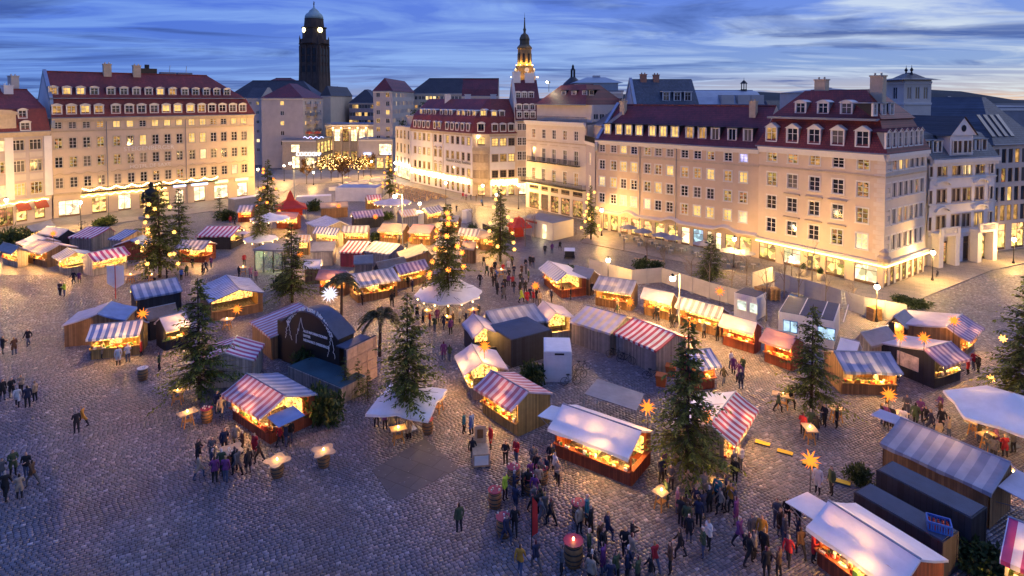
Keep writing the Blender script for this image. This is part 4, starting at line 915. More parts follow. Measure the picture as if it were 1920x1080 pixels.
for i in range(5):
    q = MB(); xx = b.L*(i+1)/6; q.box(xx-.3, -.4, 0, xx+.3, -.003, b.E-.8); q.obj('pillar', M_cream, b.e); q = MB(); q.box(xx-.2, -.62, b.E-1.2, xx+.2, -.42, b.E-1.0); q.obj('pillar_lamp', M_bulb, b.e); lamp(b.e, (xx, -1.1, b.E-1.6), 110)
block('pink_office_house', 'pinkish office house at the end of the street', 655, 706, 288, 193, 20, mat('render_pink', (.48, .36, .34), .85), 9, 5, [(0, 0), (6, 6.5)], True, True, M_dark, 1.6, 1.8, ratio=.2, seed=8)
b = block('tall_hipped_house', 'tall grey house with hipped violet roof facing the street end', 700, 736, 208, 171, 46, M_greyw, 2, 6, [(0, 0), (3.3, 4.7)], True, True, M_redd, 1.3, 1.6, ratio=.25, seed=12, side=('R', 16), z0=9)
b = block('long_attic_house', 'long house with lit attic windows behind the white mansard house', 770, 935, 258, 175, 14, M_cream, 24, 6, [(0, 0), (7, 6.6)], True, False, M_dark, 1.2, 1.5, ratio=.4, seed=21)
block('dormered_back_house', 'dark red roofed house with small dormers behind the white mansard house', 866, 934, 215, 180, 12, M_greyw, 10, 6, [(0, 0), (1.5, 2.4), (6, 6.2)], False, False, M_redd, 1.2, 1.2, ratio=.1, seed=2)
b = block('street_pavilion', 'low glazed street pavilion with blue lit signs under a flat roof', 672, 736, 204, 262, 10, M_greyw, 0, 0, None)
for i in range(4): shop(b, 'F', (b.L*(i+.1)/4, b.L*(i+.9)/4, .3, 4.2, M_shop if i > 1 else M_shopd), .24)
shop(b, 'F', (b.L*.6, b.L*.97, b.E-5.5, b.E-1.4, M_shopw), .24)
for k in (.28, .82): q = MB(); q.box(b.L*k-1.5, -.4, 5.2, b.L*k+1.5, -.1, 5.8); q.obj('lit_shop_sign', M_neonb, b.e)
# right-hand roofs behind the peach row
b = block('rooftop_pavilion_house', 'office house crowned by a glazed pavilion with a low blue metal roof', 1078, 1168, 165, 172, 14, M_greyw, 8, 5, None)
q = MB(); z_ = zv(156, 170); q.box(1, 2, b.E, b.L-1, 12, z_); q.obj('pavilion', M_zinc, b.e); q = MB(); L = b.L; q.raw([(-.3, .8, z_), (L+.3, .8, z_), (L+.3, 13.2, z_), (-.3, 13.2, z_), (4, 6, z_+1.7), (L-4, 6, z_+1.7), (L-4, 8, z_+1.7), (4, 8, z_+1.7)], [(0,1,5,4),(1,2,6,5),(2,3,7,6),(3,0,4,7),(4,5,6,7),(3,2,1,0)]); q.box(L*.5-.8, 6.2, z_+1.7, L*.5+1.2, 7.8, z_+2.2); q.obj('pavilion_roof', M_zinc, b.e)
for i in range(7): put_window(b.e, (1.8+(L-3.6)*i/6, 1.94, b.E+.2), 0, 1.4, 1.5, 'sn')
b = block('twin_chimney_house', 'steep blue slate roofed house with twin brick chimneys and three white dormers', 1190, 1312, 123, 203, 12, M_white, 8, 5, [(0, 0), (5.6, 6.0)], False, False, M_slate, ratio=.05)
for u in (1252, 1273, 1293): dormer(b, 'F', b.x(u, 190), 1.6, b.E+1.5, 1.2, 1.8, 2, 'flat', M_trim)
chimney(b, b.x(1217, 150), 5.5, b.E+5.4, 1.3, 1, 1.6, mat('old_brick', (.30, .17, .12), .85)); chimney(b, b.x(1242, 150), 5.5, b.E+5.4, 1.2, 1, 1.5, MATS['old_brick']); party_wall(b, [(t, b.E+z) for t, z in ((0, 0), (5.6, 6.0))], .2)
b = block('curved_roof_house', 'modern house with a curving grey metal roof and terraces', 1308, 1432, 126, 196, 12, M_white, 7, 5, [(0, 0), (1.2, 1.6), (3.4, 2.7), (6, 3.0)], False, False, M_zinc, 1.6, 1.9, ratio=0)
for k in (.35, .6, .8): q = MB(); q.box(b.L*k, -.4, b.E-.1, b.L*k+2.6, 2.4, b.E+2.0); o = q.obj('roof_box', M_greyw, b.e); put_window(o, (b.L*k+1.3, -.45, b.E+.1), 0, 1.1, 1.6, 'sn')
q = MB(); q.lathe([(.7, 0), (.7, .5)], 8, (b.L*.86, 6, b.E+2.8)); 
for i in range(6): a = i*math.pi/3; q.tube((b.L*.86+.55*math.cos(a), 6+.55*math.sin(a), b.E+3.3), (b.L*.86+.55*math.cos(a), 6+.55*math.sin(a), b.E+4.5), .06, n=5)
q.lathe([(.85, 4.5), (.4, 5.0), (.05, 5.3), (.03, 5.8)], 8, (b.L*.86, 6, b.E)); q.obj('roof_lantern', M_iron, b.e)
b = block('dark_roof_house', 'house with low dark sheet roof behind the corner house', 1515, 1650, 132, 173, 14, M_greyw, 8, 5, [(0, 0), (7, 1.0)], True, True, M_lead, ratio=.05)
A = at(1661, 104)
b = Bld('lookout_tower', 'square pale lookout tower with arched windows and a flat flared roof', A, at(1694, 99.5), zv(150, 101), 4.6)
facade(b, 'F', 0, b.E, M_ivory, [b.L/2], [(b.E-3.2, b.E-1.2)], 1.15, 'mn', 0, 1); facade(b, 'R', 0, b.E, M_ivory, [b.D*k for k in (.2, .5, .8)], [(b.E-3.2, b.E-1.2)], .75, 'mn', 0, 1); shell(b, b.E, M_ivory, 'LB')
for wch in 'FR': band(b, wch, b.E-.5, .4, .2, M_trim); band(b, wch, b.E-4.0, .4, .2, M_trim, name='string_course')
roof(b, [(0, b.E), (.6, b.E+.35), (1.7, b.E+1.1)], True, True, M_slate, M_ivory, oh=1.0)
for k in (.35, .65): q = MB(); q.lathe([(.25, 0), (.1, .4), (.28, .7), (.05, 1.1), (.02, 1.5)], 8, (b.L*k, b.D*.5, b.E+1.0)); q.obj('roof_finial', M_iron, b.e)
block('blue_slate_house', 'house with a broad blue slate roof between the lookout tower and the slate roofed house', 1742, 1880, 112, 226, 12, M_white, 8, 4, [(0, 0), (6, 4.1)], True, True, M_slate, ratio=.1)
block('dark_mesh_hall', 'dark flat hall with ribbed front beyond the slate roofed house', 1868, 2010, 135, 203, 20, M_lead, 1, 1, None, w=.5, h=.5, ratio=0)
q = None
rr = random.Random(11)
for i in range(34):                                                  # rooftops of the far town
    d = rr.uniform(330, 900); u = rr.choice([rr.uniform(-60, 470), rr.uniform(590, 720), rr.uniform(1000, 1500), rr.uniform(1250, 1960)])
    A = at(u, d); w = rr.uniform(18, 40); E = H - rr.uniform(6, 12); hh = rr.uniform(4, 7); D = rr.uniform(12, 18)
    e = thing('far_house', 'far house roof low on the skyline', 'building', A, rr.uniform(-.3, .3), 'rooftops of the far town')
    q = MB(); q.box(0, 0, 0, w, D, E); q.obj('wall', rr.choice([M_greyw, M_lilac, M_ivory]), e)
    q = MB(); q.raw([(-.4, -.4, E), (w+.4, -.4, E), (w+.4, D+.4, E), (-.4, D+.4, E), (3, D/2, E+hh), (w-3, D/2, E+hh)], [(0, 1, 5, 4), (1, 2, 5), (2, 3, 4, 5), (3, 0, 4), (3, 2, 1, 0)]); q.obj('roof', rr.choice([M_redd, M_dark, M_slate]), e)
    for k in range(int(w/5)):
        q = MB(); q.box(-.8, -.08, 0, .8, -.01, 1.6); o = q.obj('window', M_lit if rr.random() < .2 else M_glass, e, (3+k*5, 0, E-2.6))

# ---- town hall tower
M_towr = mat('sooty_sandstone', (.085, .06, .05), .9, .5, .15, .4, 2); M_copp = mat('green_copper', (.30, .42, .42), .6, .25, .3)
d = 430; s = d/F; e = thing('town_hall_tower', 'dark square town hall tower with lit clocks and a green copper dome', 'tower', at(591, d))
T = lambda v: zv(v, d)
q = MB(); q.lathe([(30.0*s, 0), (29.2*s, T(150)), (27.0*s, T(86)), (28.5*s, T(85)), (28.5*s, T(83))], 4); o = q.obj('shaft', M_towr, e, rz=math.radians(33))
for k in range(4):
    a = math.radians(33)+math.pi/2*k+math.pi/4; nx, ny = math.cos(a), math.sin(a); hw = 19.3*s
    for j, v in enumerate((98, 112, 130)):
        for t_ in (-.55, 0, .55):
            q = MB(); q.box(-1.1, -.5, -2.2, 1.1, .1, 2.2); q.obj('tower_window', M_black, e, (nx*hw - ny*t_*hw, ny*hw + nx*t_*hw, T(v)), a+math.pi/2)
    for t_ in (-.85, -.3, .3, .85):
        q = MB(); q.box(-.6, -.55, 20, .6, .3, T(87)); q.obj('buttress', M_towr, e, (nx*hw*1.02 - ny*t_*hw, ny*hw*1.02 + nx*t_*hw, 0), a+math.pi/2)
q = MB(); q.lathe([(27*s, T(83)), (27*s, T(75)), (21.5*s, T(74.5)), (21.0*s, T(55)), (22.8*s, T(54)), (22.8*s, T(52))], 8); q.obj('clock_stage', M_towr, e, rz=math.radians(33+22.5))
for k in range(4): a = math.radians(33)+math.pi/2*k; q = MB(); q.lathe([(1.6*s, T(84)), (1.4*s, T(74)), (.1, T(68))], 6, (26.3*s*math.cos(a), 26.3*s*math.sin(a), 0)); q.obj('corner_pinnacle', M_towr, e)
for k in range(8):
    if k % 2 == 0:
        a = math.radians(-90-45+ k*45 + 3); q = MB(); q.tube((0, 0, 0), (0, .5, 0), 4.6*s, n=20); q.obj('clock_face', emit('clock_glow', (1, .85, .42), 5), e, (20.2*s*math.cos(a), 20.2*s*math.sin(a), T(58.5)), a-math.pi/2)
q = MB(); q.lathe([(18.5*s, T(52)), (17.2*s, T(38)), (17.8*s, T(37))], 12); q.obj('drum', M_towr, e)
q = MB(); q.lathe([(16.8*s, T(37)), (16.4*s, T(32)), (14.4*s, T(28)), (9.2*s, T(24)), (8.8*s, T(22)), (5*s, T(18.5)), (1.8*s, T(16)), (1.6*s, T(14))], 16); q.obj('dome', M_copp, e, smooth=True)
q = MB(); q.lathe([(1.2*s, T(14)), (.7*s, T(12)), (1.3*s, T(9)), (1.0*s, T(7)), (.5*s, T(6)), (.8*s, T(5)), (.05, T(3.5))], 8); q.tube((.3*s, 0, T(8)), (1.8*s, 0, T(5)), .25*s); q.obj('statue', M_towr, e)
# ---- church tower
d = 390; s = d/F; T = lambda v: zv(v, d); M_chur = mat('gilded_sandstone', (.30, .20, .09), .85, .4, .3, .4, 2)
e = thing('church_tower', 'slender lamp-lit baroque church tower with clock, open belfry and needle spire', 'tower', at(983.5, d))
q = MB(); q.lathe([(20.5*s, 0), (20.5*s, T(152)), (21.5*s, T(146)), (21*s, T(143)), (17*s, T(139)), (16.8*s, T(125)), (17.6*s, T(124)), (13.5*s, T(121)), (13*s, T(93)), (14.5*s, T(92)), (14.3*s, T(89)), (12.3*s, T(87))], 8); q.obj('shaft', M_chur, e, rz=math.radians(22.5-8))
q = MB(); q.lathe([(12.3*s, T(87)), (9.3*s, T(84)), (9.0*s, T(77)), (9.9*s, T(75)), (9.3*s, T(72)), (6.8*s, T(66)), (3.0*s, T(63.5)), (2.1*s, T(61)), (2.6*s, T(58)), (3.0*s, T(56)), (2.1*s, T(54)), (1.6*s, T(52)), (1.1*s, T(40)), (.8*s, T(37)), (1.4*s, T(35.5)), (.4*s, T(34)), (.15*s, T(25))], 8); q.obj('spire', mat('dark_gilt_spire', (.14, .10, .05), .6, .4, .4), e, rz=.2, smooth=False)
for k in range(8):
    a = math.radians(-90-8+45*k); q = MB(); q.box(-2.1*s, -.3, T(118), 2.1*s, .3, T(103)); q.tube((0, -.3, T(103)), (0, .3, T(103)), 2.1*s, n=12); q.obj('belfry_opening', M_black, e, (12.3*s*math.cos(a), 12.3*s*math.sin(a), 0), a+math.pi/2)
for k in (0, 2, 4, 6):
    a = math.radians(-90+12+45*k); q = MB(); q.tube((0, 0, 0), (0, .8, 0), 4.0*s, n=20); q.obj('clock_face', mat('clock_white', (.75, .72, .68), .5), e, (16.4*s*math.cos(a), 16.4*s*math.sin(a), T(132)), a-math.pi/2)
    q = MB(); q.tube((0, -.1, 0), (0, .7, 0), 2.6*s, n=16); q.obj('clock_centre', mat('clock_blue', (.05, .06, .12), .5), e, (16.5*s*math.cos(a), 16.5*s*math.sin(a), T(132)), a-math.pi/2)
for k in range(8):
    a = math.radians(-90+45*k-8+22.5); r_ = 16.2*s
    for z_, rr_, pw in ((T(122.5), 15.6*s, 1300), (T(145), 20.4*s+2.0, 1100)):
        if math.sin(a) > .3: continue
        q = MB(); q.lathe([(.02, -.3), (.35, 0), (.02, .3)], 6, (rr_*math.cos(a), rr_*math.sin(a), z_)); q.obj('tower_lamp', M_bulb, e); lamp(e, ((rr_+.9)*math.cos(a), (rr_+.9)*math.sin(a), z_+.8), pw, (1, .55, .12), .4)
# small lantern dome
d = 300; s = d/F; T = lambda v: zv(v, d); e = thing('lantern_dome', 'small dark church dome with an open lantern and ball', 'tower', at(1074, d))
q = MB(); q.lathe([(20*s, 0), (20*s, T(160)), (16*s, T(155)), (8*s, T(148)), (5*s, T(145))], 12); q.obj('dome', M_dark, e, smooth=True)
q = MB()
for i in range(6): a = i*math.pi/3; q.tube((3.6*s*math.cos(a), 3.6*s*math.sin(a), T(146)), (3.4*s*math.cos(a), 3.4*s*math.sin(a), T(132)), .9*s, n=5)
q.lathe([(5*s, T(132)), (3*s, T(129)), (2*s, T(127)), (2.2*s, T(124)), (.4*s, T(121))], 8); q.obj('lantern', M_iron, e)
# ================================================================== TREES
M_bark = mat('bark', (.055, .04, .03), .9, .4, 3, .5, 18); M_palebark = mat('pale_bark', (.20, .16, .12), .9, .35, 3, .4, 18)
def leafmat(name, c, tip):
    m, n, l, b = nodes_of(name); MATS[name] = m
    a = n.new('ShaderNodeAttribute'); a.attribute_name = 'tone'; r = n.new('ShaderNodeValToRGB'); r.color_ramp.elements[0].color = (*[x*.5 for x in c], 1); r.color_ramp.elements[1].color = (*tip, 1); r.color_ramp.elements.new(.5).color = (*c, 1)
    l.new(a.outputs['Fac'], r.inputs[0]); l.new(r.outputs[0], b.inputs['Base Color']); b.inputs['Roughness'].default_value = .6; b.inputs['Specular IOR Level'].default_value = .25
    t = n.new('ShaderNodeBsdfTranslucent'); mx = n.new('ShaderNodeMixShader'); mx.inputs[0].default_value = .18; l.new(r.outputs[0], t.inputs[0]); l.new(b.outputs[0], mx.inputs[1]); l.new(t.outputs[0], mx.inputs[2]); l.new(mx.outputs[0], n['Material Output'].inputs[0]); return m
M_needle = leafmat('spruce_needles', (.105, .135, .026), (.32, .34, .06)); M_leaf = leafmat('shrub_leaves', (.032, .06, .018), (.10, .13, .04)); M_palm = leafmat('palm_fronds', (.17, .17, .09), (.34, .32, .19))
M_dry = leafmat('dry_leaves', (.10, .05, .015), (.22, .12, .03))
def blades(name, P, D, S, tone, m):
    """many small pointed blades: base P, direction D (with length), half width vector S"""
    n = len(P); V = np.stack([P-S*.35, P+D*.45-S, P+D, P+D*.45+S], 1); me = bpy.data.meshes.new(name)
    me.vertices.add(n*4); me.vertices.foreach_set('co', V.reshape(-1).astype(np.float32)); me.loops.add(n*4); me.loops.foreach_set('vertex_index', np.arange(n*4, dtype=np.int32))
    me.polygons.add(n); me.polygons.foreach_set('loop_start', np.arange(0, n*4, 4, dtype=np.int32)); a = me.attributes.new('tone', 'FLOAT', 'FACE'); a.data.foreach_set('value', np.asarray(tone, np.float32)); me.materials.append(m); me.update(calc_edges=True); return me
def conifer_meshes(seed, lev=40, nb=10, rad=.24, slim=1.0, dens=1.0):
    """unit tree 1 high, crown from .10 to 1"""
    rs = np.random.RandomState(seed); r = random.Random(seed); P, D, S, T = [], [], [], []; t = MB(); t.tube((0, 0, 0), (0, 0, .98), .016, .002, 8)
    lean = rs.normal(0, .12, 8)
    for k in range(lev):
        f = (k+rs.rand()*.7)/lev; z = .13 + .85*f**1.02; full = rad*slim*((1-f)**.8)*rs.uniform(.82, 1.05)+.012
        for j in range(max(4, int(nb*(1-.45*f)))):
            a = rs.rand()*6.283; L = full*rs.uniform(.55, 1.12)*(1+.16*math.sin(a*2+lean[0]*9)+.1*math.sin(a*3+k*.4)); up = rs.uniform(-.28, .18)+.45*f
            if rs.rand() < .12: L *= rs.uniform(1.15, 1.4)
            da = np.array([math.cos(a), math.sin(a), 0.]); n = max(4, int(26*dens*L/.2))
            tip = np.array([0, 0, z])+da*L+np.array([0, 0, L*up])
            if L > .06: t.tube((0, 0, z), tuple(np.array([0, 0, z])+da*L*.85+np.array([0, 0, L*up*.75])), .0032, .0008, 3, cap=False)
            sd = np.array([-math.sin(a), math.cos(a), 0.])
            for i in range(n):
                q = (.15+.85*(i+rs.rand())/n); droop = -.22*L*q*q+.10*L*max(0, q-.75)
                p = np.array([0, 0, z])+da*L*q+np.array([0, 0, L*up*q+droop]); side = rs.choice([-1, 1])*rs.uniform(.25, 1.0); wl_ = .040*(1.15-.5*q)*rs.uniform(.6, 1.3)
                d = da*rs.uniform(.3, 1.0)+sd*side+np.array([0, 0, rs.uniform(-.95, .12)]); d = d/np.linalg.norm(d)*wl_
                s = np.cross(d, np.array([0, 0, 1.])+rs.normal(0, .5, 3)); s = s/(np.linalg.norm(s)+1e-6)*wl_*.20
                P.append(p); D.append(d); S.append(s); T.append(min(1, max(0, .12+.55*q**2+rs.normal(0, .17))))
    return t.mesh('trunk', M_bark), blades('crown', np.array(P), np.array(D), np.array(S), T, M_needle)
CON = [conifer_meshes(1, 34, 9, .28, 1.0, .85), conifer_meshes(2, 34, 10, .30, 1.0, .85), conifer_meshes(3, 36, 8, .235, 1.0, .9)]
CONS = conifer_meshes(4, 18, 9, .30, 1.0, .7)
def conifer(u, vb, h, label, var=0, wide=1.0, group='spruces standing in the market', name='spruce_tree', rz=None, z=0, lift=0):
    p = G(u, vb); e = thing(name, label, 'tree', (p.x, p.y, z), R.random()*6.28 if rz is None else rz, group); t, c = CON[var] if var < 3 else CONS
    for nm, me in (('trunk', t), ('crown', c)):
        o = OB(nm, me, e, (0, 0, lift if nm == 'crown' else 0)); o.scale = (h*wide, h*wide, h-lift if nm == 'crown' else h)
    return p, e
def bare_mesh(seed, h=7.0, n0=7, spread=.55, dry=False):
    r = random.Random(seed); t = MB(); L = []
    def grow(p, d, ln, rad, lev):
        q = p + d*ln; t.tube(p, q, rad, rad*.68, 6 if lev < 2 else 3, cap=False)
        if lev >= 4: L.append((p, q)); return
        for k in range(r.choice((2, 3)) if lev else n0):
            f = r.uniform(.35, 1.0) if lev else r.uniform(.45, 1.0); dd = (d + Vector((r.gauss(0, 1), r.gauss(0, 1), r.uniform(-.1, .6)))*spread).normalized(); grow(p+d*ln*f, dd, ln*r.uniform(.45, .7)*(.62 if lev == 0 else 1), rad*.5*(1 if lev else .8), lev+1)
        if lev: L.append((p, q))
    grow(Vector((0, 0, 0)), Vector((0, 0, 1)), h*.62, h*.012, 0)
    return t, L
def leaf_cloud(name, L, n, size, m, seed):
    rs = np.random.RandomState(seed); k = rs.randint(0, len(L), n); A = np.array([tuple(L[i][0]) for i in k]); B = np.array([tuple(L[i][1]) for i in k]); P = A+(B-A)*rs.rand(n, 1)+rs.normal(0, .08, (n, 3))
    D = rs.normal(0, 1, (n, 3)); D = D/np.linalg.norm(D, axis=1)[:, None]*size*rs.uniform(.6, 1.3, (n, 1)); S = np.cross(D, rs.normal(0, 1, (n, 3))); S = S/np.linalg.norm(S, axis=1)[:, None]*size*.3
    return blades(name, P, D, S, rs.rand(n), m)
BARE = [bare_mesh(s)[0].mesh('branches', M_palebark) for s in (1, 2, 3)]
def bare_tree(u, vb, h, label, var=0, group='bare young trees along the hoarding', lights=None):
    p = G(u, vb); e = thing('bare_tree', label, 'tree', p, R.random()*6.28, group); o = OB('branches', BARE[var], e); s = h/7.0; o.scale = (s, s, s); return p, e
def bush_mesh(seed, n, m, size=.28):
    rs = np.random.RandomState(seed); a = rs.normal(0, 1, (n, 3)); a /= np.linalg.norm(a, axis=1)[:, None]; r_ = rs.rand(n, 1)**.45*(1+.22*np.sin(a[:, :1]*5+seed)+.18*np.cos(a[:, 1:2]*7))
    P = a*r_*np.array([1, 1, .62])*.85; P[:, 2] = np.abs(P[:, 2]+.45)*.9; D = a*.6+rs.normal(0, .8, (n, 3)); D = D/np.linalg.norm(D, axis=1)[:, None]*size*rs.uniform(.5, 1.2, (n, 1)); S = np.cross(D, rs.normal(0, 1, (n, 3))); S = S/np.linalg.norm(S, axis=1)[:, None]*size*.22
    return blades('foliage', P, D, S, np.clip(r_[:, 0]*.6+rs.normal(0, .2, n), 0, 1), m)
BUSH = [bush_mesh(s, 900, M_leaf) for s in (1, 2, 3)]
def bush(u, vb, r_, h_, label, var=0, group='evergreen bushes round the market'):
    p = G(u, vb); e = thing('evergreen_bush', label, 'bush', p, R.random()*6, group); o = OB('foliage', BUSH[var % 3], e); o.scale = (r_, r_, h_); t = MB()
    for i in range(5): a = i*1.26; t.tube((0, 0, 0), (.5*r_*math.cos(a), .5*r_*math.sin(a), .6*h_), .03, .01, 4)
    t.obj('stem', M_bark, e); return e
# star lanterns
def star_mesh(r0=.42, seed=0, m=None, core=.36, nsp=26):
    b = MB(); n = nsp; g = math.pi*(3-5**.5)
    for i in range(n):
        z = 1-2*(i+.5)/n; rr = math.sqrt(1-z*z); d = Vector((rr*math.cos(g*i), rr*math.sin(g*i), z)); a = d.orthogonal().normalized(); c = d.cross(a); w = r0*.105 if nsp > 20 else r0*.17; base = [d*r0*core + (a*math.cos(t)+c*math.sin(t))*w for t in (0, 2.094, 4.189)]
        tip = d*r0
        for k in range(3): b.face([base[k], base[(k+1) % 3], tip])
    b.lathe([(.01, -r0*core), (r0*core*.8, -r0*core*.6), (r0*core, 0), (r0*core*.8, r0*core*.6), (.01, r0*core)], 8); return b.mesh('paper_star', m)
M_staro = emit('orange_star_glow', (1, .24, .025), 1.7); M_stary = emit('yellow_star_glow', (1, .50, .10), 3.6); M_starw = emit('white_star_glow', (.85, .85, 1), 1.2)
STARO = star_mesh(.60, 0, M_staro, .26); STARY = star_mesh(.34, 1, M_stary, .42, 16); STARR = star_mesh(.36, 2, emit('amber_star_glow', (1, .27, .035), 3.2), .42, 16)
def star(p, label, me=None, group='paper star lanterns', pole=None, power=25, col=(1, .40, .08), name='star_lantern'):
    e = OB(name, me or STARO, None, p, R.random()*6); tag(e, label, 'lantern', group)
    if pole is not None:
        q = MB(); q.tube((0, 0, pole-p.z), (0, 0, -.2), .025, n=5); q.obj('pole', M_black, e, rz=0)
    if power: lamp(e, (0, -.3 if me is STARO else -.2, -.72 if me is STARO else -.42), power, col, .12)
    return e
def tree_stars(p, h, n, seed, label, group, rad=.22, me=None, power=14, zlo=.15):
    rs = random.Random(seed)
    for i in range(n):
        f = zlo+(.92-zlo)*((i+rs.random()*1.6)/(n+.6))**1.15; a = rs.uniform(math.pi*.9, math.pi*2.1); r_ = h*(rad+.045)*(1-f)**.8*rs.uniform(.75, 1.0)+.1
        star(Vector((p.x+r_*math.cos(a), p.y+r_*math.sin(a), h*f)), label, me or STARY, group, None, power if i % 2 == 0 else 0)
M_con = dict(top='tall spruce')
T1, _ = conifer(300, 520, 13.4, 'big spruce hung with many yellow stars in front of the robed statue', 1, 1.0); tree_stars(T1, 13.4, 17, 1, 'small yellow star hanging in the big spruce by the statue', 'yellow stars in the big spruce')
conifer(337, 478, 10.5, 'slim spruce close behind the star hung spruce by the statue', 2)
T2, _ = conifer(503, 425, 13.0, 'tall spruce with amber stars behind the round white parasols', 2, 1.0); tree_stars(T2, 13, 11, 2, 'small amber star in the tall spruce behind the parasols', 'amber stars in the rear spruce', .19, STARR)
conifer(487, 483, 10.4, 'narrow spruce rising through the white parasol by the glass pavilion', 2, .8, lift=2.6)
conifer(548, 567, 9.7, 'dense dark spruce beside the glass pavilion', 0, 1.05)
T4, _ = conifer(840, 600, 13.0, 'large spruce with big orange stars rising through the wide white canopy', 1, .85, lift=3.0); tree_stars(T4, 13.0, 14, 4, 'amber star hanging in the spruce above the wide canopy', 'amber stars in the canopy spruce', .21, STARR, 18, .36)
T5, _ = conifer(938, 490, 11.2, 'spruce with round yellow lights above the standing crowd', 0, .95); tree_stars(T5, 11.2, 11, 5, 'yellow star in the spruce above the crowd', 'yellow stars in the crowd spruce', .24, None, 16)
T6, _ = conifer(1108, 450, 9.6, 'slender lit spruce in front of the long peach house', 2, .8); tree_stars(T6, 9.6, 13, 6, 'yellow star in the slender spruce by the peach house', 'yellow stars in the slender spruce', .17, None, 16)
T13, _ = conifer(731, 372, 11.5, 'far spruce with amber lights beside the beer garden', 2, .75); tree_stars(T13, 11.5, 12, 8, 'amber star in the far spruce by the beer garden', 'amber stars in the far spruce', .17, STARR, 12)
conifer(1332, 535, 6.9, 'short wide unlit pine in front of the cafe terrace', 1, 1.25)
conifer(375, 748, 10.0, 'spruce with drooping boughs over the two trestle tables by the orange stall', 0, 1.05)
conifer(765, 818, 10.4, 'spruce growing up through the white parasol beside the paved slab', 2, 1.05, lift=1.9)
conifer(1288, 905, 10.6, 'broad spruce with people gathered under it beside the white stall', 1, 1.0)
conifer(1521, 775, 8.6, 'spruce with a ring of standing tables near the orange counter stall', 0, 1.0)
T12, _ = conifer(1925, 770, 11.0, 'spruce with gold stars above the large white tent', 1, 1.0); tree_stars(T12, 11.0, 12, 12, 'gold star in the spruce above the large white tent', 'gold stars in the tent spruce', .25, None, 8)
for i, (u, v, h, l) in enumerate(((647, 745, 3.4, 'small spruce standing against the arched sign wall'), (672, 742, 3.2, 'small spruce standing against the crate wall'), (690, 752, 2.6, 'smallest spruce by the crate wall corner'), (1386, 590, 2.6, 'small bright spruce in front of the lit site cabin'), (27, 470, 3.2, 'small dark spruce beside the left hedge'), (412, 395, 4.5, 'leafy young spruce near the hotel shops'))): conifer(u, v, h, l, 3, 1.0, 'small cut spruces')
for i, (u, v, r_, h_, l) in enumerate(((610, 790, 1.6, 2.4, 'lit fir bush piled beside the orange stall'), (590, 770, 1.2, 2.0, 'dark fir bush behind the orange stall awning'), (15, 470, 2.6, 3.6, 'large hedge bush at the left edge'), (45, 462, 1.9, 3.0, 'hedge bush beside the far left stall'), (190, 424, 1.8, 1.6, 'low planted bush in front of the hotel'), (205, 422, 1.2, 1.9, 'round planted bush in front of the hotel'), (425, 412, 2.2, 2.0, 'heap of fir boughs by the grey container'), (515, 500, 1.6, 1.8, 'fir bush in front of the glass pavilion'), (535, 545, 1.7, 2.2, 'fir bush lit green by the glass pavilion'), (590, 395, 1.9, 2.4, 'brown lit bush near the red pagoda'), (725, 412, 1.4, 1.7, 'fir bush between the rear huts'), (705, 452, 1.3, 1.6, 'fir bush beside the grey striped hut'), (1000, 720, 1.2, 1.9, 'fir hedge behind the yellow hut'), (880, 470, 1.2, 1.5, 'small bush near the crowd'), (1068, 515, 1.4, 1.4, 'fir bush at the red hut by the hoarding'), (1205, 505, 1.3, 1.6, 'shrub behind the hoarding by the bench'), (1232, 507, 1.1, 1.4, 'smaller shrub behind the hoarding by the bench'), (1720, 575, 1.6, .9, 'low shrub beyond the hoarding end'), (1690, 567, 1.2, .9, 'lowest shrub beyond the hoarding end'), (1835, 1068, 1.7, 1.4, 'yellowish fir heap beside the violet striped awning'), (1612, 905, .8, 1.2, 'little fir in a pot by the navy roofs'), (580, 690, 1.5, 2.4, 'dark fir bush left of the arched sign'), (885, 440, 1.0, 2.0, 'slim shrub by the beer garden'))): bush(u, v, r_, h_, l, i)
for i, (u, v, h, l) in enumerate(((455, 460, 0, ''), (1213, 505, 6.2, 'by the bench'), (1245, 520, 5.8, 'beside the left end of the hoarding'), (1296, 545, 6.0, 'behind the star stall'), (1330, 552, 6.6, 'behind the striped toy stall'), (1372, 560, 6.2, 'next to the short pine'), (1400, 535, 5.5, 'before the cafe parasols'), (1437, 602, 6.8, 'beside the lit site cabin'), (1470, 560, 6.6, 'by the pallet stack'), (1497, 572, 6.9, 'behind the dark roofed cabin'), (1522, 545, 6.4, 'by the flower pots'), (1548, 570, 4.5, 'with the yellowish twigs by the hoarding'), (1600, 585, 4.5, 'next to the ladder'), (1170, 470, 5.4, 'by the lit spruce'), (1080, 440, 5.6, 'by the grey kiosk'), (885, 430, 6.2, 'at the beer garden edge'), (985, 462, 6.4, 'left of the grey kiosk'), (1003, 445, 6.0, 'behind the grey kiosk'), (1020, 425, 6.0, 'by the balcony house'))):
    if h: bare_tree(u, v, h, 'thin bare tree '+l, i % 3)
t_, L_ = bare_mesh(9, 8.0, 9, .6); DRY = (t_.mesh('branches', M_bark), leaf_cloud('foliage', L_, 1500, .34, M_dry, 3)); rs_ = random.Random(6); q = MB()
for i in range(80): a, b_ = rs_.choice(L_); p = a.lerp(b_, rs_.random()); q.box(p.x-.05, p.y-.05, p.z-.05, p.x+.05, p.y+.05, p.z+.05)
FAIRY = q.mesh('fairy_light', M_bulb)
